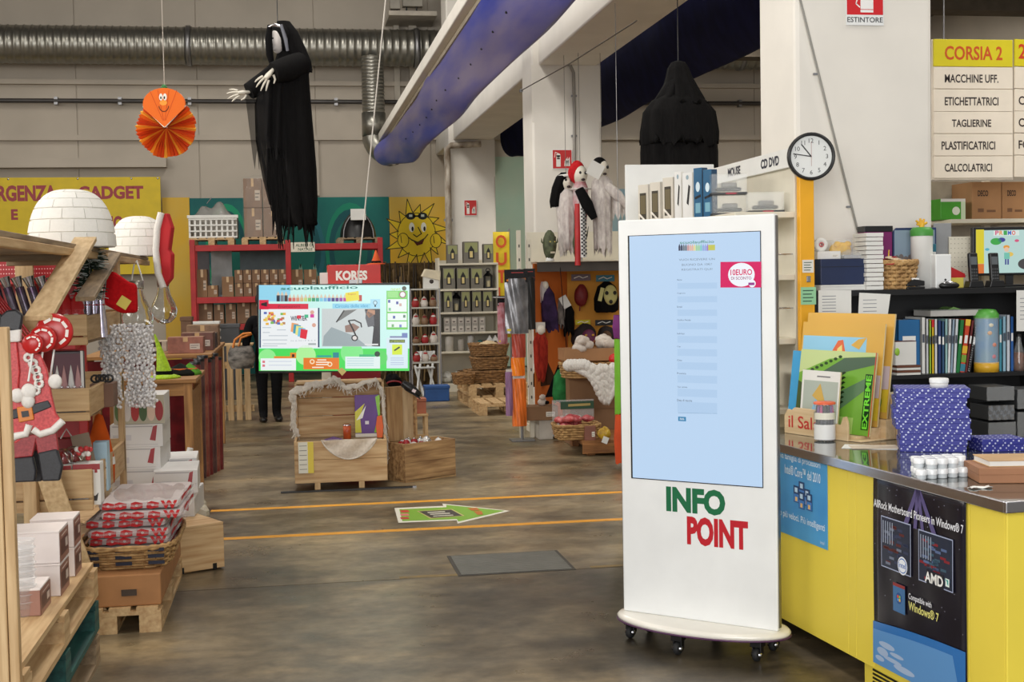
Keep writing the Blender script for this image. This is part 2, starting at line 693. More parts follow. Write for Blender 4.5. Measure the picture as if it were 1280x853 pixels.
# branch that drops down to the textile duct
bx_,bz1 = at(466,100,22.9).x,at(466,78,22.9).z
bz0 = at(466,172,22.9).z
t = thing('duct_branch','vertical ribbed steel pipe with an elbow feeding the blue fabric duct','duct',(bx_,22.9,bz0))
part(t,'pipe',ribbed((0,0,0.42),'z',bz1 - bz0 - 0.42 + 0.1,0.19,0.06,0.007,24),GALV)
part(t,'sleeve',MB().lathe([(0.2,0.02),(0.205,0.02),(0.205,0.42),(0.19,0.42)],24),GALV)
el = []
for i in range(9):
    a = pi/2*i/8
    el.append((0.26*(1 - cos(a)),-0.1*(1 - cos(a))*2,0.02 - 0.30*sin(a)))
part(t,'elbow',MB().tube(el,0.205,20,cap=False),GALV)
part(t,'mouth',MB().tube([(0.24,-0.19,-0.29),(0.30,-0.40,-0.29)],0.22,20,cap=False),mat('duct_end',(58,66,70),0.5))
# dark conduit and wiring boxes
pz = at(200,127,23.9).z
t = thing('conduit_pipe','thin dark pipe running along the back wall under the duct','pipe',(0,23.85,pz))
part(t,'pipe',MB().tube([(-8.9,0,0),(10.9,0,0)],0.04,8),mat('dark_pipe',(60,56,54),0.4))
for px in (70,150,237,420,610,925):
    part(t,'clamp',MB().bx(at(px,127,23.85).x,0.03,0,0.06,0.12,0.13),STEEL)
for (x0,y0,x1,y1,lb) in ((487,0,500,12,'small grey electrical box left on the bracket rail above the duct'),(503,-6,528,9,'larger grey electrical box on the bracket rail above the duct')):
    X,z,w,h = bb(x0,y0,x1,y1,23.3)
    t = thing('electrical_box',lb,'electrical box',(X,23.3,z),0,'electrical boxes above the duct')
    part(t,'case',MB().box(-w/2,w/2,-0.08,0.1,0,h),mat('box_grey',(168,162,150),0.5),0.01)
    part(t,'cable',MB().tube([(-w*0.3,0,0),(-w*0.3,0.02,-0.1)],0.015,6),BLACK)
    part(t,'cable',MB().tube([(w*0.2,0,0),(w*0.2,0.02,-0.08)],0.015,6),BLACK)
X,z,w,h = bb(486,14,546,20,23.0)
t = thing('bracket_rail','pale steel bracket frame carrying the electrical boxes','rail',(X,23.0,z))
part(t,'rail',MB().box(-w/2,w/2,-0.05,0.98,0,h),mat('bracket_paint',(190,182,168),0.6),0.006)
part(t,'strut',MB().box(-w*0.33,-w*0.33 + 0.1,0.86,0.96,-1.9,0),MATS['bracket_paint'])
part(t,'strut',MB().box(w*0.0,w*0.0 + 0.14,0.86,0.96,-1.9,0),MATS['bracket_paint'])

# textile air ducts
def fabric_duct(name,label,X0,z0,Y0,Y1,m,fl):
    t = thing(name,label,'duct',(X0,Y1,z0))
    mb = MB()
    nv = 44

    def fn(u,v):
        y = (Y0 - Y1)*v
        a = 2*pi*u
        s = min(1.0,v/0.10)                      # round at the elbow, slack further on
        s = s*s*(3 - 2*s)
        rx,rz = 0.21,0.21
        cx,cz = 0.0,-0.24
        x1 = cx + rx*sin(a)
        z1 = cz + rz*cos(a)
        w = 0.5 - 0.5*cos(a)                       # 0 at the top, 1 at the bottom
        bulge = (0.055 + 0.02*sin(v*23 + u*5))*sin(a)
        hang = 0.50 + 0.012*sin(v*17)
        x2 = 0.30*w ** 1.3 + bulge + 0.006*sin(v*40 + 9*w) + 0.02*sin(v*21 - 7*w)*w
        z2 = -hang*w - 0.02
        return ((1 - s)*x1 + s*x2,y,(1 - s)*z1 + s*z2)
    mb.grid(fn,28,nv,closeu=True)
    part(t,'fabric',mb,m)
    part(t,'rail',MB().box(-0.11,0.05,(Y0 - Y1),0.2,-0.02,0.12),COLM,0.01)
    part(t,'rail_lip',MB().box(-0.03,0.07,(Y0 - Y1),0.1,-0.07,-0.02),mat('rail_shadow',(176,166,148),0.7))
    for i in range(16):
        v = 0.18 + 0.05*i
        p = fn(0.72,v)
        part(t,'nozzle',MB().ell((p[0] - 0.004,p[1],p[2]),0.011,8,5),BLACK)
    return t


BLUE_F = mat('fabric_blue',(46,66,176),0.42,scale=1.6,c2=(138,130,168),stretch=(2.4,0.28,2.2))  # pale streaks: cream sections plus the satin's highlights put into the colour
NAVY_SHADE_F = mat('fabric_navy_shaded',(22,26,66),0.85,var=0.1)  # unlit look of the far duct is put into this dark colour
fabric_duct('fabric_air_duct','sagging blue fabric air duct hung from a white rail',1.66,4.02,5.8,22.4,BLUE_F,1)
t = fabric_duct('fabric_air_duct','dark navy fabric air duct beyond the columns',3.98,4.55,8.5,23.4,NAVY_SHADE_F,1)
for ch in t.children:
    if ch.name.startswith('fabric'):
        ch.scale.z = 1.65

# ------------------------------------------------------------------ banner and murals
X,z,w,h = bb(-120,222,202,345,23.75)
t = thing('yellow_banner','yellow banner with dark red block letters on the left of the back wall','banner',(X,23.75,z))
part(t,'sheet',MB().box(-w/2,w/2,0,0.02,0,h),mat('banner_yellow',(216,188,22),0.55,var=0.03),0.002)
u = w/322.0


def bxy(px,py):
    return (-w/2 + (px + 120)*u,h - (py - 222)*u)


for s_,a,b_,c_,d_ in (('EMERGENZA',-38,253,70,232),('GADGET',97,251,180,233.5),('E',12,277,20.5,263),('IO',137,292,153,273)):
    q0,q1 = bxy(a,b_),bxy(c_,d_)
    part(t,'lettering',MB((150,32,44)).text(s_,q0[0],q0[1],q1[0],q1[1],bold=0.045),'print')
for px in (10,97,165,199):
    q = bxy(px,224)
    part(t,'eyelet',MB().ell((q[0],0,q[1]),(0.02,0.012,0.02),8,5),CHROME)

MY = mat('mural_yellow',(222,172,30),0.8,c2=(206,176,88),scale=0.9)
MT = mat('mural_teal',(34,122,112),0.8,c2=(22,88,92),scale=0.8)
ML = mat('mural_mint',(150,186,168),0.8,c2=(178,190,170),scale=0.8)


def mural(label,x0,x1,y0,m):
    a,b_ = at(x0,300,23.94).x,at(x1,300,23.94).x
    z1 = at((x0 + x1)/2,y0,23.94).z
    t = thing('wall_mural',label,'mural',((a + b_)/2,23.94,0.02),0,'painted murals on the back wall')
    part(t,'paint_panel',MB().box(-(b_ - a)/2,(b_ - a)/2,0,0.05,0,z1 - 0.02),m)
    return t,b_ - a,z1 - 0.02


mural('plain yellow mural strip with faint clouds beside the yellow banner',204,238,247,MY)
t,w,h = mural('dark teal mural with green arches behind the red rack',238.5,487,247,MT)
p = MB()
for cx,rx,c in ((-0.32,0.22,(30,150,110)),(0.02,0.3,(40,110,120)),(0.3,0.26,(30,140,110))):
    for k,q in enumerate((1.0,0.86,0.66)):
        cc = [c,(26,90,96),(34,116,104)][k]
        p.disc(cx*w,h - 0.95,rx*w*q*0.5,0.85*q,cc,1 + k,24)
for i in range(14):
    p.line([(-w/2 + w*(i + 0.3)/14,h - 1.5),(-w/2 + w*(i + 0.6)/14,h - 1.2),(-w/2 + w*(i + 0.8)/14,h - 1.45)],0.03,(120,170,150),4)
part(t,'painting',p,'matt_print')
t,w,h = mural('yellow mural of a smiling cartoon sun wearing sunglasses',487.5,600,246,MY)
p = MB()
us = at(501,300,23.94).x - at(500,300,23.94).x
ox,oz = -w/2 + (521 - 487.5)*us,h - (292 - 246)*us
SY,SO = (226,196,40),(70,62,24)


def sp(x,y):
    return (ox + (x - 521)*us,oz - (y - 292)*us)


for r_ in range(15):
    a = 2*pi*r_/15 + 0.1
    a2 = a + 0.16
    L_ = 34 if r_ % 2 else 42
    q = [sp(521 + 23*cos(a - 0.2),292 + 26*sin(a - 0.2)),sp(521 + L_*cos(a2),294 + (L_ + 5)*sin(a2)),sp(521 + 23*cos(a + 0.25),292 + 26*sin(a + 0.25))]
    p.poly(q,SY,1)
    p.line(q,0.016,SO,3)
p.disc(*sp(521,293),24*us,27*us,SY,2,28)
p.line([sp(521 + 24*cos(2*pi*i/24),293 + 27*sin(2*pi*i/24)) for i in range(25)],0.014,SO,4)
for gx in (514,529):
    p.disc(*sp(gx,270),6*us,4.5*us,(30,34,30),5)
    p.rect(*sp(gx - 2,271),*sp(gx + 2,268),(190,200,190),6)
    p.disc(*sp(gx + 1,284),3.4*us,6*us,(236,236,224),5)
    p.disc(*sp(gx + 2,286),1.4*us,3*us,(20,20,20),6)
p.line([sp(518,270),sp(525,270)],0.03,(30,34,30),5)
p.line([sp(523,284),sp(527,292),sp(521,296),sp(517,293)],0.02,SO,5)
p.poly([sp(515,299),sp(522,302),sp(531,298),sp(528,305),sp(521,307)],(90,30,20),5)
p.line([sp(510,296),sp(515,300),sp(522,303),sp(531,298),sp(535,293)],0.02,SO,6)
for (hx,hy) in ((504,300),(545,301)):
    p.disc(*sp(hx,hy),7*us,9*us,SY,7)
    p.line([sp(hx + 7*cos(2*pi*i/14),hy + 9*sin(2*pi*i/14)) for i in range(15)],0.014,SO,8)
    p.line([sp(hx - 3,hy - 6),sp(hx - 2,hy + 3)],0.014,SO,8)
part(t,'painting',p,'matt_print')
mural('pale mint mural seen between the two farther columns',604,690,196,ML)
mural('pale blue green mural in the right bay behind the white ghoul',740,900,236,mat('mural_blue',(142,168,172),0.8,c2=(120,150,168),scale=0.8))

# vertical outlet banner
X,z,w,h = bb(617,290,637.5,374,21.0)
t = thing('outlet_banner','narrow yellow banner with red letters stacked one above another','banner',(X,21.0,z - 0.62))
h += 0.62
part(t,'cloth',MB().grid(lambda u,v: (-w/2 + w*u,0.015*sin(v*9),h*v),4,12),mat('banner_yellow2',(224,196,34),0.6),solid=0.004)
p = MB((206,84,36))
for i,ch in enumerate('OUTLET'):
    zz = h - 0.26 - i*0.28
    p.m = Matrix.Translation((0,-0.022,0))
    p.text(ch,-w*0.36,zz,w*0.30,zz + 0.21,bold=0.03)
part(t,'lettering',p,'print')
part(t,'pole',MB().tube([(w/2,0.04,-z + 0.62),(w/2,0.04,h + 0.05)],0.015,8),STEEL)

# ------------------------------------------------------------------ floor markings
YL = mat('floor_yellow',(232,160,30),0.5,var=0.06,scale=12)
for y0,y1,lb in ((9.585,9.66,'orange floor stripe nearer the wooden chests'),(8.50,8.575,'orange floor stripe on the near side of the green arrow')):
    t = thing('floor_stripe',lb,'floor stripe',(1.5,y0,0),0,'orange floor stripes')
    for k in range(5):
        part(t,'tape_strip',MB().box(-2.1 + k*1.402,-0.70 + k*1.402,0,y1 - y0,0,0.0015),YL)


def fpoly(pts,org):
    o = []
    for a,b_ in pts:
        q = atz(a,b_,0)
        o.append((q.x - org.x,q.y - org.y))
    return o


org = atz(565,642,0)
t = thing('floor_arrow','green arrow sticker on the floor between the orange stripes','floor sticker',(org.x,org.y,0))


def flat(T,name,pts,c,k):
    mb = MB(c)
    mb.add([(x,y,0.0008 + 0.0006*k) for x,y in pts],[list(range(len(pts)))[::-1]])
    o = part(T,name,mb,'print')
    if o.data.polygons[0].normal.z < 0:
        o.data.flip_normals()


AR = [(493,635.5),(554,632.8),(553,630),(638,639),(572,655),(571,651),(498,654)]
flat(t,'border',fpoly(AR,org),(232,228,214),0)
flat(t,'field',fpoly([(499,637.2),(558,634.6),(558,631.6),(631,639),(573,652.6),(571,649.4),(503,652)],org),(128,178,56),1)
flat(t,'dark_panel',fpoly([(521,639.5),(565,637.0),(581,645.5),(538,649)],org),(200,190,120),2)
flat(t,'dark_panel',fpoly([(523.5,640),(564,637.8),(578,645.3),(539,648.2)],org),(70,66,62),3)
for q in ([(534,641),(556,639.8),(556.6,641),(535,642.2)],[(537,643.2),(562,641.8),(563,643),(538,644.4)],[(541,645.6),(566,644.2),(567,645.2),(542,646.6)]):
    flat(t,'lettering',fpoly(q,org),(210,206,190),4)
for q in ([(584,636),(596,635.4),(600,638.8),(590,639.2)],[(592,640),(602,639.6),(604,644),(597,644.4)]):
    flat(t,'lettering',fpoly(q,org),(190,110,40),4)
for i,c in enumerate(((200,60,50),(220,120,120),(190,60,60))):
    flat(t,'picture',fpoly([(500,638.5 + 4.4*i),(510,638.2 + 4.4*i),(512,641 + 4.2*i),(501.5,641.4 + 4.2*i)],org),c,2)

dp = [atz(*q) for q in ((577,697.5),(677,691.5),(704,710),(590,718.5))]
c0 = sum(dp,Vector())/4
t = thing('drain_cover','grey steel cover plate let into the floor','floor plate',(c0.x,c0.y,0))
part(t,'frame',MB().box(-0.33,0.33,-0.27,0.27,0.0005,0.003),mat('drain_frame',(70,66,60),0.6,0.4))
pl = MB()
for i in range(11):
    pl.box(-0.31,0.31,-0.25 + i*0.046,-0.25 + i*0.046 + 0.04,0.003,0.006)
part(t,'plate',pl,mat('drain_plate',(112,112,106),0.5,0.5,var=0.05),0.001)

# remains of old yellow paint along the floor joint
for x0,x1,lb in ((0.55,1.02,'faded scrap of yellow line left of the floor plate'),(1.62,3.2,'worn yellow line right of the floor plate')):
    t = thing('worn_stripe',lb,'floor stripe',((x0 + x1)/2,7.16,0),0,'worn yellow floor lines')
    part(t,'paint_strip',MB().box(-(x1 - x0)/2,(x1 - x0)/2,-0.02,0.022,0,0.0012),mat('worn_yellow',(150,122,60),0.7,c2=(112,98,72),scale=9))
# conduit bent round the head of the middle column
t = thing('wall_conduit','thin grey conduit bending down the face of the middle column','pipe',tuple(at(717,300,13.94)))
o0 = t.location.copy()
part(t,'pipe',MB().tube([tuple(at(a,b_,13.94) - o0) for a,b_ in ((681,35),(682,58),(686,68),(693,74),(705,78),(713,82),(717,91),(718,140),(718,200),(717,300))],0.018,8),mat('conduit_grey',(150,146,140),0.5))
for y in (120,170,240):
    q_ = at(717.5,y,13.95) - o0
    part(t,'clip',MB().bx(q_.x,q_.y,q_.z,0.06,0.03,0.02),STEEL)
t = thing('peeling_pipe','pale peeling downpipe on the left of the farthest column','pipe',(at(562,330,21.35).x,21.35,0))
part(t,'pipe',MB().tube([(0,0,0),(0,0,at(562,186,21.35).z),(0.06,0,at(562,182,21.35).z),(0.55,0.0,at(590,180,21.35).z)],0.05,10),mat('peeling',(206,198,184),0.7,c2=(120,104,86),scale=9,stretch=(1,1,0.4)))
part(t,'bracket',MB().bx(0,0.04,2.6,0.14,0.05,0.04),STEEL)
a_,b2 = at(652,113,13.9),at(796,26,9.3)
t = thing('sagging_cable','thin dark cable strung along under the long beam','cable',tuple(a_))
part(t,'cord',MB().tube([(0,0,0),tuple((b2 - a_)*0.5 + Vector((0,0,-0.02))),tuple(b2 - a_)],0.006,5),mat('cord_dark',(86,78,70),0.7))
part(t,'hook',MB().bx(0,0.03,0.0,0.03,0.06,0.03),STEEL)
# ------------------------------------------------------------------ helper: picture point onto an upright plane
def onp(px,py,loc,rz,yo=0.0):
    d = ray(px,py)
    n = Vector((-sin(rz),cos(rz),0))
    p0 = Vector(loc) + n*yo
    C = Vector((0,0,EYE))
    q = C + d*((p0 - C).dot(n)/d.dot(n))
    v = q - Vector(loc)
    return v.x*cos(rz) + v.y*sin(rz),v.z


# ------------------------------------------------------------------ info kiosk
KL,KR = (1.7165,5.48,0.0),radians(-42.62)
t = thing('info_kiosk','tall white touchscreen info kiosk on an oval wheeled base','kiosk',KL,KR)
part(t,'body',MB().box(-0.3675,0.3675,0.0,0.04,0.118,1.872),WHITE,0.006)
part(t,'side_trim',MB().box(0.3675,0.371,0.008,0.032,0.13,1.865),STEEL)
part(t,'side_trim',MB().box(-0.371,-0.3675,0.008,0.032,0.13,1.865),STEEL)
base = MB()
base.m = Matrix.Translation((0.0,0.035,0))
base.lathe([(0.0001,0.118),(0.37,0.118),(0.395,0.114),(0.405,0.104),(0.4,0.092),(0.36,0.088),(0.0001,0.088)],48,sq=0.5)
part(t,'base',base,mat('kiosk_base',(236,232,222),0.25,var=0.01,coat=0.4))
part(t,'base_edge',MB().tube([(0.404*cos(2*pi*i/48),0.035 + 0.202*sin(2*pi*i/48),0.0895) for i in range(49)],0.004,6,cap=False),mat('plum_edge',(84,48,84),0.4))
for cx,cy in ((-0.33,0.0),(-0.03,-0.135),(0.3,-0.06),(0.3,0.12),(-0.3,0.13),(0.0,0.2)):
    c = part(t,'caster',MB().bx(cx,cy,0.075,0.05,0.05,0.028).bx(cx + 0.018,cy,0.045,0.006,0.03,0.04).bx(cx - 0.018,cy,0.045,0.006,0.03,0.04),BLACK,0.002)
    w = MB()
    w.m = Matrix.Translation((cx,cy - 0.008,0.028)) @ Matrix.Rotation(pi/2,4,'Y')
    part(c,'wheel',w.lathe([(0.001,-0.012),(0.024,-0.012),(0.028,-0.006),(0.028,0.006),(0.024,0.012),(0.001,0.012)],16),RUBBER)
    h = MB()
    h.m = Matrix.Translation((cx,cy - 0.008,0.028)) @ Matrix.Rotation(pi/2,4,'Y')
    part(c,'hub',h.lathe([(0.001,-0.0225),(0.011,-0.0225),(0.011,0.0225),(0.001,0.0225)],12),CHROME)
KX0,KX1 = -0.31,0.305
part(t,'bezel',MB().box(KX0 - 0.008,KX1 + 0.003,-0.002,0.0,0.722,1.803),BLACK)


def K(px,py):
    return onp(px,py,KL,KR)


def k1(cx,cy):                       # crop pixels -> kiosk plane
    return K(770 + cx/2.368,260 + cy/2.368)


p = MB()
p.m = Matrix.Translation((0,-0.0022,0))
p.rect(KX0,0.726,KX1,1.80,(186,212,240),1)
p.text('scuolaufficio',*k1(190,107),*k1(291,95),(70,140,120),2,0.01)
pc = [(60,66,90),(110,120,130),(200,150,150),(222,180,160),(226,214,150),(160,206,160),(130,200,200),(150,170,220),(160,130,200)]
for i in range(14):
    a,b_ = k1(186 + i*6.4,127),k1(191.5 + i*6.4,114)
    p.rect(a[0],a[1],b_[0],b_[1],pc[i*9 // 14],2)
    p.poly([(a[0],b_[1]),(b_[0],b_[1]),((a[0] + b_[0])/2,b_[1] + 0.012)],pc[i*9 // 14],2)
p.rect(*k1(274,126),*k1(294,109),(196,196,90),3)
for s_,x0,x1,y in (('VUOI RICEVERE UN',187,293,157),('BUONO DA 10€?',196,284,172),('REGISTRATI QUI!',195,286,187)):
    p.text(s_,*k1(x0,y),*k1(x1,y - 9),(120,134,150),2)
for i,(y,n) in enumerate(((213,14),(253,24),(293,14),(332,40),(372,22),(411,10),(451,14),(490,26),(531,30),(570,44))):
    p.text(['Nome','Cognome','Email','Codice Fiscale','Indirizzo','Cap','Citta','Provincia','Tipo attivita','Data di nascita'][i],*k1(182,y + 2.5),*k1(182 + n,y - 2.5),(80,92,110),2)
    p.rect(*k1(183,y + 27 + (8 if i == 9 else 0)),*k1(300,y + 8),(176,204,234),2)
p.line([k1(185,607),k1(300,609)],0.002,(140,170,200),2)
p.rect(*k1(185,631),*k1(208,619),(58,132,176),2)
p.text('INVIA',*k1(190,628),*k1(203,622),(240,245,250),3)
a,b_,c_,d_ = k1(310,236),k1(431,236),k1(431,159),k1(310,160)
p.poly([a,b_,c_,d_],(214,24,96),3)
cc = k1(372,198)
p.disc(cc[0],cc[1],0.06,0.05,(240,244,250),4,28)
p.text('10EURO',*k1(340,200),*k1(404,181),(214,24,96),5,0.02)
p.text('DI SCONTO',*k1(342,213),*k1(402,203),(150,40,100),5,0.01)
p.disc(*k1(404,224),0.016,0.016,(240,244,250),4)
p.rect(*k1(393,229),*k1(411,221),(150,60,140),5)
part(t,'screen',p,'screen_kiosk')
q = MB((20,104,66))
a,b_ = K(833,639.5),K(906.5,613.5)
q.text('INFO',a[0],a[1],b_[0],b_[1],k=2,bold=0.05)
part(t,'lettering_info',q,'print',label='bold green letters reading INFO')
q = MB((186,26,40))
a,b_ = K(859,681),K(935,652)
q.text('POINT',a[0],a[1],b_[0],b_[1],k=2,bold=0.05)
part(t,'lettering_point',q,'print',label='bold red letters reading POINT')

# ------------------------------------------------------------------ hanging television
TL,TR = at(417,465.5,10.55),radians(-9.0)
TL = (TL.x,TL.y,TL.z)
t = thing('television','wide flat television hanging from a wire and showing a green shop page','television',TL,TR)


def TVp(cx,cy):
    return onp(315 + cx/6.244,345 + cy/6.244,TL,TR)


L0,L1 = TVp(42,400)[0],TVp(1238,400)[0]
Z0,Z1 = TVp(640,752)[1],TVp(640,62)[1]
part(t,'case',MB().box(L0,L1,0,0.03,Z0,Z1),BLACK,0.004)
part(t,'back_cover',MB().box(L0*0.7,L1*0.7,0.03,0.07,Z0 + 0.06,Z1 - 0.06),BLACK,0.01)
part(t,'mount',MB().box(0.14,0.24,0.01,0.05,Z1,Z1 + 0.03),STEEL)
p = MB()
p.m = Matrix.Translation((0,-0.001,0))


def R(x0,y0,x1,y1,c,k=2):
    p.poly([TVp(x0,y1),TVp(x1,y1),TVp(x1,y0),TVp(x0,y0)],c,k)


def X_(s_,x0,y0,x1,y1,c,k=3,bold=0.0):
    a,b_ = TVp(x0,y1),TVp(x1,y0)
    p.text(s_,a[0],a[1],b_[0],b_[1],c,k,bold)


R(54,72,1228,742,(206,250,244),1)
R(54,72,300,200,(150,220,245),2)
R(54,568,1228,742,(70,226,90),2)
for cx,cy,r_,c in ((120,640,70,(150,245,150)),(420,620,80,(180,250,160)),(780,600,90,(130,240,140)),(1000,640,60,(90,220,100))):
    q_ = TVp(cx,cy)
    p.disc(q_[0],q_[1],r_/6.244*0.0062,None,c,3)
X_('scuolaufficio',224,74,826,112,(40,130,120),4,0.02)
pc = [(30,40,60),(120,130,140),(70,50,50),(200,90,80),(220,120,110),(225,150,120),(220,190,130),(200,220,130),(120,200,120),(50,160,110),(60,170,150),(130,210,235),(120,180,230),(90,120,200),(60,50,130),(90,50,140),(150,60,170),(190,60,150)]
for i,c in enumerate(pc):
    x = 192 + i*30.6
    R(x,172 if i > 2 else 152,x + 26,200,c,4)
    p.poly([TVp(x,172 if i > 2 else 152),TVp(x + 26,172 if i > 2 else 152),TVp(x + 13,140 if i > 2 else 120)],(225,205,180),4)
R(830,150,858,198,(190,60,50),4)
p.poly([TVp(735,202),TVp(838,190),TVp(832,118),TVp(728,134)],(240,226,60),5)
X_('Super',748,134,815,152,(200,80,40),6)
R(56,188,130,262,(224,30,66),4)
R(56,218,440,260,(224,30,66),4)
p.poly([TVp(72,215),TVp(72,230),TVp(118,240),TVp(118,204)],(30,10,20),5)
X_('Promozioni',205,226,375,250,(120,20,50),6)
R(58,254,70,560,(30,60,100),4)
R(70,252,524,562,(244,248,250),3)
R(515,250,527,558,(30,60,100),4)
rr = random.Random(3)
for i in range(30):
    x,y = 82 + rr.random()*160,280 + rr.random()*90
    R(x,y,x + 24,y + 18,rr.choice([(240,180,60),(120,190,90),(220,90,80),(90,110,190),(190,130,80),(240,220,120)]),4 + i % 3)
for y,x0,x1 in ((402,82,150),(420,195,265),(440,84,140),(465,130,280),(498,80,275),(528,90,270),(545,80,200)):
    R(x0,y,x1,y + 5,(180,190,200),4)
X_('WINTER',302,312,430,352,(60,60,80),5,0.03)
for x,y,c in ((352,318,(230,60,80)),(410,312,(70,190,140)),(455,310,(220,60,160))):
    R(x,y - 10,x + 30,y + 16,c,6)
for i,c in enumerate(((240,170,110),(60,160,190),(240,236,140),(110,200,230),(230,40,60))):
    x,y = 302 + i*18,365 + i*12
    p.poly([TVp(x,y + 70),TVp(x + 50,y + 82),TVp(x + 62,y + 10),TVp(x + 8,y)],c,6 + i)
for cx,cy in ((470,285),(484,385)):
    q_ = TVp(cx,cy)
    p.disc(q_[0],q_[1],0.016,None,(226,170,150),6)
X_('M A N I F E S T',304,500,500,512,(150,160,170),5)
R(440,526,500,540,(170,180,180),5)
R(628,216,1000,255,(150,220,245),3)
R(925,182,1000,255,(170,226,248),4)
X_('Circolo delle idee',650,220,906,250,(50,150,200),5)
q_ = TVp(962,210)
p.disc(q_[0],q_[1],0.016,0.018,(30,60,80),5)
p.disc(q_[0],q_[1],0.012,0.014,(200,236,250),6)
R(956,228,968,242,(20,30,40),6)
# photograph shown in the right window
R(545,256,1000,552,(206,214,214),3)
p.poly([TVp(552,548),TVp(900,550),TVp(800,470),TVp(620,400),TVp(560,470)],(158,172,176),4)
p.poly([TVp(660,362),TVp(720,270),TVp(820,262),TVp(700,340)],(120,122,120),4)
p.line([TVp(660,360),TVp(718,272)],0.01,(40,40,42),5)
p.poly([TVp(880,260),TVp(1000,258),TVp(1000,552),TVp(935,548),TVp(950,400),TVp(900,360)],(34,36,44),5)
p.poly([TVp(890,270),TVp(950,300),TVp(955,390),TVp(905,400),TVp(885,330)],(96,98,104),6)
p.poly([TVp(893,300),TVp(905,262),TVp(960,268),TVp(960,300),TVp(915,330)],(190,140,110),6)
p.poly([TVp(730,440),TVp(725,390),TVp(790,370),TVp(840,400),TVp(800,440)],(150,120,108),5)
p.line([TVp(755,350),TVp(800,345),TVp(850,370),TVp(855,400)],0.010,(24,22,26),6)
p.line([TVp(755,352),TVp(790,420),TVp(812,470)],0.012,(24,22,26),7)
q_ = TVp(802,485)
p.disc(q_[0],q_[1],0.027,0.025,(24,22,26),7)
p.disc(q_[0],q_[1],0.017,0.016,(226,220,216),8)
R(880,530,985,542,(230,230,230),9)
# side column and lower boxes
R(1050,116,1216,420,(110,210,90),3)
for y0,y1 in ((182,280),(292,348),(356,402)):
    R(1058,y0,1208,y1,(240,250,246),4)
R(1058,122,1140,170,(150,226,130),4)
X_('news',1085,96,1160,116,(190,220,60),5)
q_ = TVp(1188,98)
p.disc(q_[0],q_[1],0.018,None,(50,56,30),5)
q_ = TVp(1176,146)
p.disc(q_[0],q_[1],0.027,None,(150,60,90),5)
p.disc(q_[0],q_[1],0.020,None,(240,240,240),6)
for x,y,c in ((1062,188,(70,90,170)),(1125,200,(60,70,160)),(1066,250,(120,200,150)),(1150,215,(210,170,160)),(1100,312,(70,90,170)),(1180,305,(90,130,110)),(1090,378,(120,180,120)),(1150,380,(120,130,210))):
    R(x,y,x + 18,y + 22,c,5)
R(1076,470,1182,484,(130,140,180),3)
R(1170,446,1214,484,(110,130,190),4)
R(1050,484,1216,722,(220,240,248),3)
R(1072,498,1194,522,(70,90,60),4)
X_('ATTENZIONE',1080,502,1188,518,(200,220,60),5)
R(1094,536,1172,616,(216,238,40),4)
p.poly([TVp(1106,580),TVp(1150,550),TVp(1156,562),TVp(1114,588)],(30,34,30),5)
for y in (640,655,675,690):
    R(1082,y,1184,y + 4,(170,180,220),4)
R(68,644,344,738,(244,250,250),4)
R(172,628,310,644,(236,140,40),4)
R(298,600,346,642,(236,140,40),5)
R(312,612,332,636,(60,30,20),6)
for y in (662,692):
    R(82,y,102,y + 18,(226,120,130),5)
    R(130,y + 4,310,y + 8,(190,200,226),5)
R(402,640,680,730,(236,124,30),4)
R(508,620,620,636,(40,170,150),4)
R(632,598,678,640,(30,140,150),5)
for y,x0,x1 in ((652,510,580),(670,500,600),(688,500,590),(710,470,560)):
    R(x0,y,x1,y + 9,(255,240,220),6)
for cx,cy in ((470,670),(608,690)):
    q_ = TVp(cx,cy)
    p.disc(q_[0],q_[1],0.020,None,(255,230,190),5)
    p.disc(q_[0],q_[1],0.011,None,(236,124,30),6)
R(728,630,1000,724,(232,248,246),4)
R(838,614,960,632,(60,190,120),4)
q_ = TVp(978,610)
p.disc(q_[0],q_[1],0.022,None,(20,60,40),5)
for y in (645,662,680,696):
    R(742,y,950,y + 5,(180,216,222),5)
part(t,'screen',p,'screen_tv')
part(t,'price_tag',MB((206,186,110)).prism([TVp(668,738),TVp(700,715),TVp(738,745),TVp(705,780)],-0.012,-0.008),'print')
w0,w1 = at(447,355,10.52),at(482,0,10.52)
w2 = w0 + (w1 - w0)*((8.2 - w0.z)/(w1.z - w0.z))
solo('hanging_wire','thin pale wire running up from the top of the television','wire',MB().tube([(0,0,0),tuple(w2 - w0)],0.006,6),mat('wire_pale',(206,200,190),0.5),w0)

# ------------------------------------------------------------------ yellow counter
CL,CR = (2.115,5.5,0.0),math.atan2(-1,0.09)


def CN(px,py):
    return onp(px,py,CL,CR)


YEL = mat('counter_yellow',(234,212,76),0.5,var=0.02,scale=2)
t = thing('yellow_counter','long yellow sales counter with steel edged glass top','counter',CL,CR)
xe = CN(1256,640)[0]
part(t,'carcass',MB().box(-0.62,xe - 0.004,0.012,0.93,0.10,0.845),mat('counter_inner',(150,130,40),0.7))
cuts = [-0.62] + [CN(x,680)[0] for x in (1060,1070,1092,1212)] + [xe]
for a,b_ in zip(cuts[:-1],cuts[1:]):
    part(t,'front_panel',MB().box(a + 0.0012,b_ - 0.0012,0.0,0.012,0.095,0.846),YEL,0.0015)
part(t,'end_panel',MB().box(xe - 0.002,xe + 0.012,0.0,0.93,0.02,0.846),YEL,0.003)
part(t,'plinth',MB().box(CN(1072,840)[0],xe,0.03,0.85,0.0,0.10),YEL,0.003)
for i in range(5):
    part(t,'vent_slot',MB().box(CN(1080,845)[0] + 0.02,CN(1080,845)[0] + 0.22,0.026,0.031,0.02 + i*0.016,0.027 + i*0.016),BLACK)
part(t,'leg',MB().box(-0.55,-0.49,0.1,0.8,0.0,0.10),BLACK)
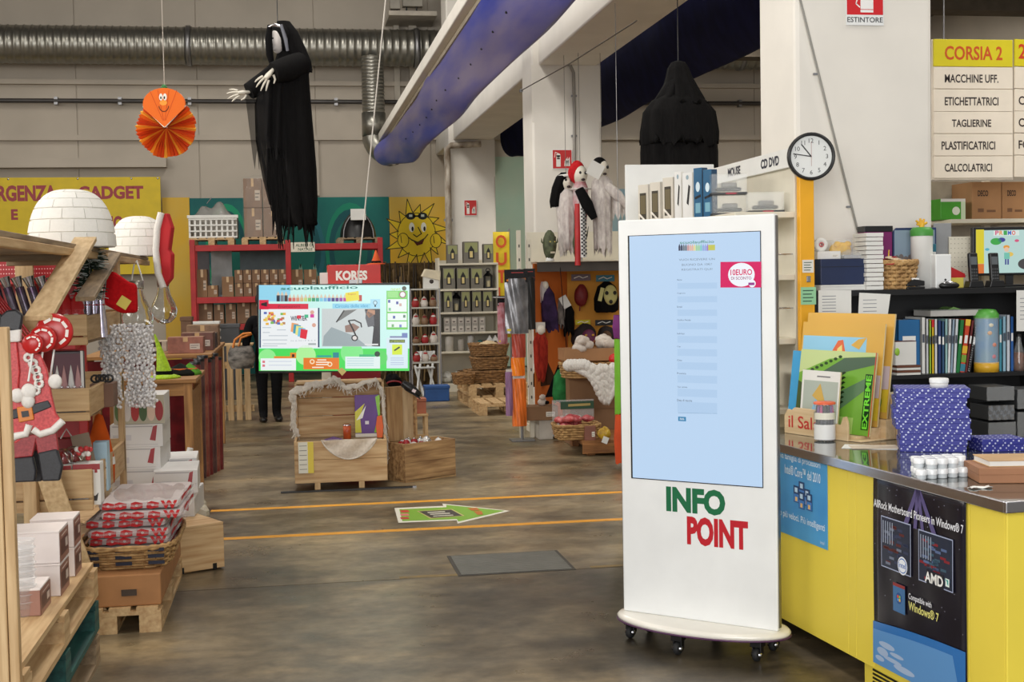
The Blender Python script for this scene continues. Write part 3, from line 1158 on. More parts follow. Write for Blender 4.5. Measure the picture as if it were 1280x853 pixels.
part(t,'top',MB().box(-0.62,xe + 0.03,-0.012,0.95,0.846,0.872),mat('counter_glass',(72,76,72),0.08,var=0.02,coat=0.5),0.002)
part(t,'steel_edge',MB().box(-0.62,xe + 0.032,-0.026,-0.012,0.842,0.880),CHROME,0.003)
part(t,'steel_edge',MB().box(xe + 0.03,xe + 0.044,-0.026,0.95,0.842,0.880),CHROME,0.003)
ZC = 0.8725

# posters on the counter front
t = thing('blue_poster','blue processor poster on the yellow counter beside the kiosk','poster',CL,CR)
x1 = CN(1035,650)[0]
zt,zb = CN(1030,568)[1] - 0.012,CN(1030,686)[1]
x0 = x1 - 0.52
part(t,'sheet',MB().box(x0,x1,-0.0035,-0.001,zb,zt),mat('poster_blue',(88,172,222),0.3,c2=(58,138,202),scale=2.5))
W_ = zt - zb
p = MB((226,240,250))
p.m = Matrix.Translation((0,-0.0036,0))
p.text('Nuova famiglia di processori',x0 + 0.03,zt - 0.155*W_,x1 - 0.055,zt - 0.065*W_,bold=0.01)
part(t,'lettering',p,'print')
p = MB((226,240,250))
p.m = Matrix.Translation((0,-0.0036,0))
p.text('Intel® Core™ del 2010',x0 + 0.14,zt - 0.30*W_,x1 - 0.055,zt - 0.19*W_,bold=0.01)
part(t,'lettering',p,'print')
p = MB((226,240,250))
p.m = Matrix.Translation((0,-0.0036,0))
p.text('Sono più veloci. Più intelligenti',x0 + 0.03,zb + 0.17*W_,x1 - 0.02,zb + 0.27*W_,bold=0.005)
part(t,'lettering',p,'print')
p = MB((226,240,250))
p.m = Matrix.Translation((0,-0.0036,0))
p.text('intel',x1 - 0.06,zb + 0.04*W_,x1 - 0.025,zb + 0.08*W_)
part(t,'lettering',p,'print')
p = MB()
p.m = Matrix.Translation((0,-0.0036,0))
for i,(dx,dz) in enumerate(((0,0),(0.05,0.03),(0.10,0.0),(0.05,-0.025),(0.12,-0.02))):
    cx,cz = x1 - 0.27 + dx,zb + 0.50*W_ + dz*0.8
    p.rect(cx - 0.028,cz - 0.036,cx + 0.024,cz + 0.036,(40,74,122),2 + i)
    p.rect(cx - 0.025,cz - 0.033,cx + 0.021,cz + 0.0,(70,130,200),2.4 + i)
    p.rect(cx - 0.016,cz + 0.008,cx + 0.01,cz + 0.028,(190,216,236),2.6 + i)
    p.rect(cx - 0.012,cz - 0.03,cx + 0.008,cz - 0.012,(236,190,120),2.6 + i)
part(t,'picture',p,'print')

t = thing('dark_poster','black space poster with a blue earth on the yellow counter','poster',CL,CR)
x0,x1 = CN(1093.5,700)[0],CN(1209.5,700)[0]
zt = CN(1150,607)[1]
zb = CN(1094,828)[1]
part(t,'sheet',MB().grid(lambda u,v: (x0 + (x1 - x0)*u,-0.003 - 0.004*abs(sin(u*9 + v*3))*(0.3 + v),zb + (zt - zb)*v + (0.006*sin(u*8) if v > 0.99 else 0)),16,20),mat('poster_black',(24,22,34),0.25,var=0.1),solid=0.001)
p = MB()
p.m = Matrix.Translation((0,-0.0085,0))


def D(cx,cy):
    return CN(960 + cx/2.912,560 + cy/2.912)


pw = x1 - x0
er = []
for i in range(17):
    u_ = i/16
    er.append((x0 + pw*u_,D(390,628)[1]*(1 - u_ ** 1.5) + D(722,742)[1]*u_ ** 1.5 + 0.012*sin(pi*u_)))
p.poly([(x0,zb + 0.002)] + [(x1,zb + 0.002)] + er[::-1],(52,116,186),1)
p.poly([(x0,zb + 0.002)] + [(x1 - 0.02,zb + 0.002)] + [(a,b_ - 0.03) for a,b_ in er[::-1]][2:],(96,150,206),2)
for cx,cz,rx,rz_ in ((0.10,0.09,0.07,0.012),(0.07,0.06,0.05,0.016),(0.22,0.03,0.09,0.012),(0.05,0.03,0.04,0.010),(0.17,0.07,0.06,0.008),(0.14,0.045,0.08,0.008)):
    p.disc(x0 + cx,zb + cz,rx*0.8,rz_,(168,190,220),3)
part(t,'earth',p,'gloss_print')
p = MB()
p.m = Matrix.Translation((0,-0.0085,0))
mx = x0 + pw*0.52
for dx,w_ in ((-0.10,0.03),(-0.03,0.022),(0.02,0.02),(0.09,0.03)):
    p.poly([(mx - 0.01,zt - 0.005),(mx + 0.012,zt - 0.005),(mx + dx + w_,zt - 0.16),(mx + dx,zt - 0.16)],(92,84,130),1)
rs = random.Random(5)
for i in range(40):
    p.disc(x0 + pw*rs.random(),zb + 0.25 + (zt - zb - 0.27)*rs.random(),0.0016,None,(190,190,210),1,6)
part(t,'starlight',p,'gloss_print',kind='stuff')
p = MB((232,234,240))
p.m = Matrix.Translation((0,-0.0085,0))
p.text('AllRock Motherboard Pioneers in Windows® 7',x0 + 0.012,zt - 0.125,x1 - 0.01,zt - 0.093,k=3,bold=0.012)
part(t,'lettering',p,'gloss_print')
p = MB((232,234,240))
p.m = Matrix.Translation((0,-0.0085,0))
p.text('Compatible with',D(520,545)[0],D(520,555)[1],D(604,575)[0],D(560,542)[1] - 0.002,k=3,bold=0.01)
part(t,'lettering',p,'gloss_print')
p = MB((232,234,240))
p.m = Matrix.Translation((0,-0.0085,0))
p.text('Windows® 7',D(520,575)[0],D(560,606)[1],D(630,600)[0],D(560,572)[1],(226,222,130),3,0.015)
part(t,'lettering',p,'gloss_print')
for (a,b_,c_,d_,cc_) in ((420,262,528,450,((90,40,40),(50,60,90),(110,120,140))),(556,315,682,505,((60,90,110),(130,40,50),(90,110,150)))):
    p = MB()
    p.m = Matrix.Translation((0,-0.0085,0))
    xa,xb = D(a,b_ + 80)[0],D(c_,b_ + 80)[0]
    zc,zd = D((a + c_)/2,d_)[1],D((a + c_)/2,b_)[1]
    p.rect(xa,zc,xb,zd,(168,178,206),2)
    p.rect(xa + 0.004,zc + 0.004,xb - 0.004,zd - 0.004,(40,48,66),3)
    for i in range(34):
        u_,v_ = rs.random()*0.8,rs.random()*0.85
        q0 = (xa + 0.008 + (xb - xa - 0.016)*u_,zc + 0.008 + (zd - zc - 0.016)*v_)
        p.rect(q0[0],q0[1],q0[0] + (xb - xa)*0.16,q0[1] + (zd - zc)*0.05,rs.choice(cc_),4)
    for i in range(5):
        p.rect(xa + 0.014 + i*0.016,zd - 0.10,xa + 0.02 + i*0.016,zd - 0.016,(150,160,180),5)
    part(t,'picture',p,'gloss_print')
p = MB()
p.m = Matrix.Translation((0,-0.0085,0))
q_ = D(499,430)
p.disc(q_[0],q_[1],0.033,0.034,(236,240,246),6)
p.disc(q_[0],q_[1],0.029,0.028,(70,120,190),7)
p.disc(q_[0],q_[1],0.026,0.024,(236,240,246),8)
p.textv('intel',q_[0],q_[1] - 0.008,0.02,(50,100,180),9,0.01)
part(t,'intel_badge',p,'gloss_print')
p = MB()
p.m = Matrix.Translation((0,-0.0085,0))
q_ = D(620,480)
p.rect(q_[0] - 0.058,q_[1] - 0.026,q_[0] + 0.05,q_[1] + 0.026,(34,38,48),6)
p.textv('AMD',q_[0] - 0.01,q_[1] - 0.019,0.038,(240,240,236),8,0.03)
q_ = D(660,490)
p.rect(q_[0] - 0.006,q_[1] - 0.014,q_[0] + 0.018,q_[1] + 0.014,(220,236,232),8)
p.poly([(q_[0] - 0.006,q_[1] + 0.01),(q_[0] + 0.012,q_[1] + 0.01),(q_[0] + 0.012,q_[1] - 0.01),(q_[0] + 0.005,q_[1] - 0.004),(q_[0] + 0.005,q_[1] + 0.003)],(60,160,150),9)
part(t,'amd_badge',p,'gloss_print')
p = MB()
p.m = Matrix.Translation((0,-0.0085,0))
a,b_ = D(465,590),D(508,505)
p.rect(a[0],a[1],b_[0],b_[1],(60,110,160),6)
p.rect(a[0],b_[1] - 0.012,b_[0],b_[1],(140,50,50),7)
mx,mz = (a[0] + b_[0])/2,(a[1] + b_[1])/2
p.disc(mx,mz,0.021,0.021,(40,80,140),7)
for dx,dz,c in ((-1,1,(220,80,40)),(1,1,(120,190,70)),(-1,-1,(80,150,220)),(1,-1,(236,200,60))):
    p.rect(mx + dx*0.006 - 0.005,mz + dz*0.006 - 0.005,mx + dx*0.006 + 0.005,mz + dz*0.006 + 0.005,c,8)
part(t,'window_badge',p,'gloss_print')

# ------------------------------------------------------------------ things on the counter
def cz_(px,py,z=ZC):
    q = atz(px,py,z)
    return q


# map folders in a pale wooden display rack
_a,_b = cz_(983,541),cz_(1062,552)
RZ = math.atan2(_b.y - _a.y,_b.x - _a.x)
RB = (_a + _b)/2
RL = (RB.x,RB.y,ZC)
t = thing('display_rack','pale plywood display rack with red script on its front, on the counter','rack',RL,RZ)
PLY = wood('plywood',(226,200,160),(206,176,132))
hw = (_b - _a).length/2
pts = [(-hw,0),(-hw,0.085),(-hw + 0.025,0.115),(-hw + 0.05,0.11),(-hw + 0.07,0.125),(0.0,0.125),(0.05,0.075),(hw - 0.045,0.07),(hw - 0.03,0.105),(hw - 0.012,0.11),(hw,0.08),(hw,0)]
part(t,'front_board',MB().prism(pts,-0.012,0.0),PLY,0.002)
for k in range(3):
    part(t,'step_block',MB().box(-hw + 0.01,hw + 0.01 + 0.03*k,0.03 + 0.06*k,0.088 + 0.06*k,0,0.02 + 0.035*k),PLY,0.002)
part(t,'base_board',MB().box(-hw,hw + 0.07,0,0.24,0,0.008),PLY,0.002)
part(t,'back_board',MB().box(-hw + 0.02,hw + 0.09,0.212,0.224,0,0.2),PLY,0.002)
p = MB((200,52,44))
p.m = Matrix.Translation((0,-0.0125,0))
p.text('il Sals',-hw + 0.03,0.03,0.02,0.088,k=1,bold=0.01)
part(t,'lettering',p,'print')


def folder(label,y,pxl,pxr,pyt,z0,draw,tilt=0.12,th=0.008,rzo=0.0):
    xa = onp(pxl,(pyt + 520)/2,RL,RZ,y)[0]
    xb = onp(pxr,(pyt + 520)/2,RL,RZ,y)[0]
    h = onp((pxl + pxr)/2,pyt,RL,RZ,y + 0.03)[1] - z0
    T = thing('map_folder',label,'folder',(RB.x - sin(RZ)*y,RB.y + cos(RZ)*y,ZC),RZ + rzo,'map folders in the counter rack')
    rot = Matrix.Translation((0,0,z0)) @ Matrix.Rotation(-tilt,4,'X')
    a = MB()
    a.m = rot
    a.box(xa,xb,0,th,0,h)
    part(T,'folder_body',a,mat('folder_clear',(214,196,150),0.25,var=0.03),0.001)
    a = MB()
    a.m = rot
    draw(a,xa,xb,h)
    part(T,'cover_print',a,'gloss_print')
    return T


def map_draw(a,x0,x1,h):
    w = x1 - x0
    a.rect(x0,0,x1,h,(222,176,84),1)
    a.rect(x0 + 0.01,h*0.55,x0 + w*0.80,h*0.86,(150,206,236),2)
    a.poly([(x0 + w*0.36,h*0.55),(x0 + w*0.4,h*0.72),(x0 + w*0.46,h*0.82),(x0 + w*0.52,h*0.83),(x0 + w*0.56,h*0.70),(x0 + w*0.64,h*0.55)],(226,110,70),3)
    a.poly([(x0 + w*0.42,h*0.55),(x0 + w*0.46,h*0.74),(x0 + w*0.51,h*0.78),(x0 + w*0.53,h*0.66),(x0 + w*0.58,h*0.55)],(236,220,140),4)
    a.poly([(x0 + w*0.62,h*0.78),(x0 + w*0.70,h*0.84),(x0 + w*0.8,h*0.86),(x0 + w*0.72,h*0.74)],(222,176,84),4)
    a.disc(x0 + w*0.07,h*0.64,0.014,0.012,(220,70,80),4)
    a.rect(x0 + w*0.80,h*0.28,x1 - 0.004,h*0.50,(206,190,196),3)
    a.poly([(x0 + w*0.78,h*0.06),(x1 - 0.004,h*0.06),(x1 - 0.004,h*0.28),(x0 + w*0.78,h*0.24)],(226,200,60),3)
    a.disc(x0 + w*0.88,h*0.15,0.03,0.035,(110,160,60),4)


def extreme_draw(a,x0,x1,h):
    w = x1 - x0
    a.rect(x0,0,x1,h,(120,176,64),1)
    a.poly([(x0,h*0.7),(x0 + w*0.4,h*0.9),(x1,h*0.96),(x1,h),(x0,h)],(196,214,150),2)
    a.poly([(x0 + w*0.3,h*0.72),(x0 + w*0.6,h*0.92),(x1,h*0.95),(x1,h*0.86),(x0 + w*0.6,h*0.74)],(78,104,84),3)
    a.poly([(x0,0),(x0 + w*0.28,0),(x0 + w*0.22,h*0.5),(x0,h*0.6)],(70,90,50),3)
    a.poly([(x0 + w*0.5,h*0.2),(x1 - 0.01,h*0.62),(x1 - 0.01,h*0.74),(x0 + w*0.5,h*0.46)],(96,130,96),3)
    a.rect(x0 + w*0.55,0,x0 + w*0.78,h*0.2,(170,206,110),3)
    for i in range(7):
        zc = h*(0.34 + 0.06*i)
        a.poly([(x0 + w*0.58,zc),(x0 + w*0.64,zc + 0.015),(x0 + w*0.61,zc + 0.02),(x0 + w*0.55,zc + 0.008)],(36,56,30),4)
    for i in range(8):
        a.disc(x0 + w*(0.12 + 0.06*i),h*(0.72 + 0.03*i),0.012,0.007,(40,70,34),4)
    old = a.m
    a.m = old @ Matrix.Translation((x1 - 0.012,0,0.03)) @ Matrix.Rotation(-pi/2,4,'Y')
    a.rect(-0.004,0.0,0.245,0.044,(24,60,24),4)
    a.text('EXTREME',0.0,0.006,0.24,0.038,(120,226,60),5,0.03)
    a.m = old
    a.line([(x1 - 0.003,0),(x1 - 0.003,h)],0.006,(206,80,70),6)


folder('ochre map folder standing rearmost in the counter rack',0.175,1000,1108,391,0.092,map_draw)
folder('ochre map folder standing second from the back in the counter rack',0.125,994,1096,403,0.057,map_draw)
folder('blue edged folder behind the green camouflage folder',0.085,985,1080,440,0.022,lambda a,x0,x1,h: a.rect(x0,0,x1,h,(66,160,214),1),0.13,rzo=radians(2))
folder('green camouflage folder with vertical EXTREME lettering in the counter rack',0.06,992,1086,438,0.022,extreme_draw,0.14)


def atlas_draw(a,x0,x1,h):
    w = x1 - x0
    a.rect(x0,0,x1,h,(230,230,226),1)
    a.rect(x0 + 0.014,h*0.05,x1 - 0.01,h*0.84,(176,186,176),2)
    a.poly([(x0 + w*0.2,h*0.1),(x1 - 0.02,h*0.1),(x1 - 0.03,h*0.5),(x0 + w*0.4,h*0.6)],(140,194,226),3)
    a.poly([(x0 + w*0.3,h*0.6),(x0 + w*0.5,h*0.8),(x0 + w*0.6,h*0.6),(x0 + w*0.8,h*0.3),(x0 + w*0.5,h*0.5)],(206,170,90),4)
    a.rect(x0 + w*0.4,h*0.90,x0 + w*0.75,h*0.92,(120,120,124),4)


folder('small white atlas folder leaning at the front of the counter rack',0.012,998,1045,463,0.01,atlas_draw,0.10)

# jar of pens
q = cz_(1031,551)
t = thing('pen_jar','clear round tub of dark pens with an orange lid and white label','pen tub',(q.x,q.y,ZC))
part(t,'tub',MB().lathe([(0.001,0.001),(0.046,0.001),(0.047,0.006),(0.047,0.166)],24),PLASTIC)
part(t,'label_band',MB((230,230,228)).lathe([(0.0475,0.008),(0.0475,0.075)],24),'print')
part(t,'label_band',MB((232,204,60)).lathe([(0.0476,0.098),(0.0476,0.128)],12,arc=pi).lathe([(0.0476,0.098),(0.0476,0.128)],24,c=(226,222,206)),'print')
part(t,'lid',MB().lathe([(0.049,0.164),(0.049,0.172),(0.044,0.175),(0.001,0.175)],24),mat('orange_lid',(232,104,66),0.4))
for i in range(13):
    a = 2*pi*i/13
    c = [(30,34,44),(24,24,30),(40,46,60)][i % 3]
    cap = [(200,40,120),(24,24,28),(20,22,30),(120,50,140)][i % 4]
    x,y = 0.034*cos(a),0.034*sin(a)
    m_ = MB().tube([(x,y,0.004),(x,y,0.125)],0.006,8,c).tube([(x,y,0.125),(x*0.95,y*0.95,0.158)],[0.0068,0.005],8,cap)
    part(t,'pen',m_,'print')

# stack of blue patterned boxes
def paw_material():
    M = mat('blue_pattern',(52,56,150),0.5,var=0.02)
    N,L = M.node_tree.nodes,M.node_tree.links
    b = N['Principled BSDF']
    tc = N.new('ShaderNodeTexCoord')
    mp = N.new('ShaderNodeMapping')
    mp.inputs['Rotation'].default_value = (radians(35),radians(38),radians(35))
    mp.inputs['Scale'].default_value = (1,1,1)
    L.new(tc.outputs['Object'],mp.inputs['Vector'])
    vo = N.new('ShaderNodeTexVoronoi')
    vo.inputs['Scale'].default_value = 70
    vo.inputs['Randomness'].default_value = 0.12
    L.new(mp.outputs['Vector'],vo.inputs['Vector'])
    rp = N.new('ShaderNodeValToRGB')
    rp.color_ramp.interpolation = 'CONSTANT'
    rp.color_ramp.elements[0].color = lin((196,202,232))
    rp.color_ramp.elements[1].color = lin((50,54,146))
    rp.color_ramp.elements[1].position = 0.30
    L.new(vo.outputs['Distance'],rp.inputs['Fac'])
    for l in list(b.inputs['Base Color'].links):
        L.remove(l)
    L.new(rp.outputs['Color'],b.inputs['Base Color'])
    return M


PAW = paw_material()
BP = cz_(1180,566)
BR = radians(-22)
STK = [(0.0,0.27,0.19,0.05,0.0,-0.004),(0.0,0.285,0.2,0.045,0.01,0.0),(0.0,0.30,0.2,0.045,-0.004,0.02),(0.0,0.305,0.21,0.04,-0.008,-0.02),(0.0,0.285,0.2,0.045,-0.012,0.015),(0.0,0.295,0.2,0.04,-0.002,0.0)]
zz = ZC
names = ['lowest box','second box from the bottom','third box from the bottom','third box from the top','second box from the top','topmost box']
for i,(_,w,d,h,ox_,ry) in enumerate(STK):
    T = thing('patterned_box','blue box patterned with pale motifs, %s of the counter stack' % names[i],'box',(BP.x + ox_ + 0.0,BP.y + 0.11,zz),BR + ry,'blue patterned boxes stacked on the counter')
    part(T,'box_body',MB().box(-w/2 + 0.003,w/2 - 0.003,-d/2 + 0.003,d/2 - 0.003,0,h - 0.004),PAW,0.002)
    part(T,'lid',MB().box(-w/2,w/2,-d/2,d/2,h*0.55,h),PAW,0.002)
    zz += h
    if i == 0:
        zz = ZC + h
q2 = cz_(1228,580)
T = thing('patterned_box','single low blue patterned box at the right foot of the stack','box',(BP.x + 0.245,BP.y + 0.02,ZC),BR + 0.3,'blue patterned boxes stacked on the counter')
part(T,'box_body',MB().box(-0.09,0.09,-0.07,0.07,0,0.05),PAW,0.002)
part(T,'lid',MB().box(-0.093,0.093,-0.073,0.073,0.03,0.054),PAW,0.002)
t = thing('white_tub','small white round tub on top of the blue box stack','tub',(BP.x + 0.015,BP.y + 0.07,zz))
part(t,'tub_body',MB().lathe([(0.001,0),(0.036,0),(0.037,0.022),(0.037,0.022)],24),WHITE_M)
part(t,'lid',MB().lathe([(0.039,0.020),(0.039,0.036),(0.036,0.038),(0.001,0.038)],24),WHITE)

# little white jars on the counter
JW = mat('jar_white',(232,234,236),0.25,var=0.01,coat=0.3)
j0 = cz_(1180,598)
proto = None
lbl = 'small white round jar among the cluster in front of the blue boxes'
for lay in range(2):
    for r_ in range(3):
        for c in range(5):
            if lay and r_ == 0 and c in (0,4):
                continue
            x = j0.x - 0.088 + c*0.0425 + 0.012*r_
            y = j0.y - 0.0 + r_*0.043 + 0.004*c
            loc = (x,y,ZC + lay*0.036)
            lbl = 'small white jar, %s from the left in the %s row of the %s layer' % (['first','second','third','fourth','fifth'][c],['front','middle','rear'][r_],['lower','upper'][lay])
            if proto is None:
                proto = thing('white_jar',lbl,'jar',loc,0,'white jars on the counter')
                part(proto,'jar_body',MB().lathe([(0.001,0),(0.017,0),(0.018,0.003),(0.018,0.022)],18),mat('jar_clear',(206,212,216),0.15))
                part(proto,'screw_lid',MB().lathe([(0.0205,0.016),(0.0205,0.033),(0.0185,0.0355),(0.001,0.0355)],18),JW)
            else:
                dup(proto,loc,0.0,lbl)

# brown box with a notebook on it
q = cz_(1290,603)
t = thing('brown_box','flat brown card box at the counter end under a notebook','box',(q.x,q.y + 0.075,ZC),radians(-14))
part(t,'box_body',MB().box(-0.17,0.17,-0.1,0.1,0,0.05),mat('brown_card',(164,114,80),0.6),0.003)
part(t,'lid',MB().box(-0.172,0.172,-0.102,0.102,0.03,0.055),MATS['brown_card'],0.002)
t = thing('notebook','tan covered notebook with white page edges lying on the brown box','notebook',(q.x + 0.02,q.y + 0.085,ZC + 0.055),radians(-10))
part(t,'cover',MB().box(-0.155,0.155,-0.085,0.085,0.020,0.024).box(-0.155,0.155,-0.085,0.085,0,0.003),mat('tan_cover',(196,160,116),0.6),0.002)
part(t,'pages',MB().box(-0.151,0.151,-0.081,0.081,0.003,0.020),WHITE_M)
q = cz_(1113,543)
carton('small brown carton standing between the map rack and the blue boxes',q.x + 0.06,q.y + 0.08,ZC,0.07,0.12,0.115,mat('brown_card2',(150,104,70),0.7))
q = cz_(1112,555)
t = thing('paper_slip','cream paper note tucked above the small brown carton','paper',(cz_(1113,543).x + 0.065,cz_(1113,543).y + 0.09,ZC + 0.116),0.2)
part(t,'sheet',MB().prism([(-0.035,0),(0.03,0),(0.034,0.075),(-0.03,0.07)],-0.001,0.001),mat('cream_paper',(232,222,186),0.7))
q = cz_(1075,560)
t = thing('paper_sheet','printed paper sheets lying flat on the counter beside the pen tub','paper',(q.x + 0.03,q.y,ZC),radians(-30))
part(t,'sheet',MB().box(-0.1,0.13,-0.05,0.08,0,0.0012),WHITE_M)
part(t,'sheet',MB().bx(0.03,0.01,0.002,0.2,0.12,0.001,rot=(0,0,0.25)),mat('buff_paper',(214,200,180),0.7))
q = cz_(1052,543)
t = thing('glue_stick','tiny yellow and purple glue pot beside the pen tub','glue',(q.x + 0.005,q.y,ZC))
part(t,'pot',MB().lathe([(0.001,0),(0.012,0),(0.012,0.02),(0.001,0.02)],12),mat('glue_yellow',(228,190,60),0.4))
part(t,'cap',MB().lathe([(0.009,0.02),(0.007,0.034),(0.001,0.036)],12),mat('glue_purple',(120,80,140),0.4))
q = cz_(1222,612)
solo('paper_scrap','crumpled white paper scrap at the counter edge','paper',MB().grid(lambda u,v: (0.05*(u - 0.5)*1.6,0.03*(v - 0.5),0.004 + 0.003*sin(u*9 + v*5)),8,5),WHITE_M,(q.x + 0.02,q.y + 0.02,ZC),solid=0.001)
# ------------------------------------------------------------------ black desk shelf behind the counter
SF,SBk = 6.2,6.5                       # front and back of the shelf
zt1 = at(1120,362,SF).z               # top board
zb2 = at(1200,467,SF).z               # book board
xl,xr = at(1019,360,SF).x,4.6
t = thing('desk_shelf','black open shelf unit behind the counter in front of the column','shelf',((xl + xr)/2,(SF + SBk)/2,0))
hw,hd = (xr - xl)/2,(SBk - SF)/2
part(t,'top_board',MB().box(-hw,hw,-hd,hd,zt1 - 0.03,zt1),BLACK,0.002)
part(t,'shelf_board',MB().box(-hw,hw,-hd,hd,zb2 - 0.022,zb2),BLACK,0.002)
part(t,'shelf_board',MB().box(-hw,hw,-hd,hd,0.70,0.722),BLACK,0.002)
part(t,'back_panel',MB().box(-hw,hw,hd - 0.012,hd,0.0,zt1 - 0.03),BLACK)
for x in (-hw,0.25,hw - 0.02):
    part(t,'upright',MB().box(x,x + 0.02,-hd,hd - 0.012,0,zt1 - 0.03),BLACK)


def on_top(x0,x1,y0,Y=6.33):
    X,z,w,h = bb(x0,y0,x1,354,Y)
    top = at((x0 + x1)/2,y0,Y).z
    return X,w,top - zt1


# navy box on a white box, duck plush, paper
X,w,h = on_top(1019,1080,324)
t = thing('navy_box','flat navy blue box at the left end of the desk shelf','box',(X,6.36,zt1 + 0.028))
part(t,'box_body',MB().box(-w/2,w/2,-0.1,0.1,0,h - 0.028),mat('navy',(24,40,78),0.5),0.003)
part(t,'lid_seam',MB().box(-w/2 - 0.001,w/2 + 0.001,-0.101,0.101,(h - 0.03)*0.7,(h - 0.03)*0.72),BLACK)
t = thing('white_tray','low white tray under the navy box','tray',(X,6.36,zt1))
part(t,'tray_body',MB().box(-w/2 - 0.002,w/2 + 0.002,-0.105,0.105,0,0.024),WHITE_M,0.003)
part(t,'tray_lip',MB().box(-w/2 - 0.004,w/2 + 0.004,-0.108,0.108,0.02,0.028),WHITE_M,0.002)
zn = zt1 + h
X2,_,w2,h2 = bb(1019,315,1048,324,6.33)
carton('small white box on the navy box',X2,6.36,zn,w2,0.12,0.04,WHITE_M,tape=False)
X2,_,w2,h2 = bb(1049,310,1080,324,6.33)
t = thing('clear_packet','crumpled clear plastic packet beside the small white box','packet',(X2,6.34,zn))
part(t,'film',MB().grid(lambda u,v: ((u - 0.5)*w2,(v - 0.5)*0.1,0.045*(sin(pi*u)*sin(pi*v)) ** 0.5 + 0.004*sin(u*17)*sin(v*13) + 0.003),14,8),PLASTIC)
part(t,'content',MB().box(-w2*0.4,w2*0.4,-0.04,0.04,0.001,0.02),mat('grey_card',(170,170,172),0.6),0.003)
X2,_,w2,h2 = bb(1041,285,1073,313,6.36)
t = thing('yellow_plush','yellow fluffy plush in a clear box on the navy box','plush',(X2,6.42,zn + 0.042))
rr = random.Random(2)
part(t,'fluff',MB().grid(blob(rr,(w2*0.42,0.045,0.04),0.12,1,1),18,12).add([],[]),mat('fluff_yellow',(238,190,46),0.9,bump=0.4,scale=40))
t.location.z = zn + 0.046
for dx in (-1,1):
    part(t,'tuft',MB().ell((dx*w2*0.2,-0.02,0.03),(0.02,0.02,0.016),10,6),MATS['fluff_yellow'])
part(t,'clear_case',MB().box(-w2/2,w2/2,-0.055,0.05,-0.046,h2 - 0.06),PLASTIC,0.006)
X2,_,w2,_ = bb(1018,300,1040,315,6.33)
t = thing('tape_roll','white and pink tape roll standing beside the yellow plush','tape',(X2 - 0.01,6.34,zn + 0.04))
r_ = MB()
r_.m = Matrix.Translation((0,0,0.034)) @ Matrix.Rotation(pi/2,4,'X')
part(t,'roll',r_.lathe([(0.012,-0.012),(0.034,-0.012),(0.034,0.012),(0.012,0.012),(0.012,-0.012)],20),WHITE_M)
r_ = MB()
r_.m = Matrix.Translation((0,0,0.034)) @ Matrix.Rotation(pi/2,4,'X')
part(t,'core',r_.lathe([(0.008,-0.013),(0.013,-0.013),(0.013,0.013),(0.008,0.013)],16),mat('pink_core',(206,96,100),0.5))

# white paper stack: many reams
X,w,h = on_top(1076,1097,291,6.30)
t = thing('paper_stack','tall stack of white card packs right of the navy box','paper stack',(X,6.31,zt1))
n = 13
for i in range(n):
    dx = random.uniform(-0.004,0.004)
    part(t,'card_pack',MB().box(-w/2 + dx,w/2 + dx,-0.08,0.08,i*h/n,(i + 0.86)*h/n),WHITE_M,0.001)
X,w,h = on_top(1073,1107,283,6.44)
t = thing('magenta_box','magenta box with a black lid behind the white card stack','box',(X + 0.02,6.445,zt1))
part(t,'box_body',MB().box(-w/2,w/2,-0.04,0.045,0,h - 0.03),mat('magenta',(120,24,96),0.4),0.002)
part(t,'lid',MB().box(-w/2 - 0.003,w/2 + 0.003,-0.043,0.048,h - 0.03,h),BLACK,0.002)
p = MB((226,180,50))
p.m = Matrix.Translation((0,-0.0405,0))
p.poly([(w*0.26,h*0.2),(w*0.34,h*0.2),(w*0.40,h*0.62),(w*0.36,h*0.62)])
part(t,'print',p,'print')
# framed sea print
X,w,h = on_top(1114,1168,285,6.47)
t = thing('seascape_print','dark blue framed seascape print leaning behind the white cylinder','picture',(X,6.45,zt1))
part(t,'panel',MB().prism([(-w/2,0),(w/2,0),(w/2,h),(-w/2 + 0.02,h),(-w/2,h - 0.02)],0,0.012),mat('navy_frame',(32,52,96),0.4))
p = MB()
x0,x1 = -w/2 + 0.008,w/2 - 0.008
p.rect(x0,h*0.30,x1,h - 0.012,(132,152,168),1)
p.rect(x0,h*0.30,x1,h*0.44,(50,96,150),2)
for i in range(9):
    p.disc(x0 + (x1 - x0)*(i + 0.5)/9,h*0.50 + 0.006*sin(i*2.2),0.014,0.018,(118,108,104),2,8)
part(t,'print',p,'print')
# wicker basket with packets
X,w,h = on_top(1101,1148,328,6.26)
basket('round wicker basket on the desk shelf in front of the seascape print',X,6.285,zt1,w,0.15,h,0.82,7,rect=False)
t = thing('grey_packets','pile of grey and red packets heaped in the round wicker basket','packets',(X,6.285,zt1 + h*0.6))
rr = random.Random(11)
for i in range(9):
    part(t,'packet',MB().bx(rr.uniform(-0.06,0.06),rr.uniform(-0.04,0.03),0.04 + 0.004*i,0.09,0.05,0.004,rot=(rr.uniform(-0.3,0.3),rr.uniform(-0.3,0.3),rr.uniform(0,3))),[mat('packet_grey',(150,152,156),0.3),mat('packet_red',(170,40,50),0.4),mat('packet_cream',(216,196,166),0.5)][i % 3])
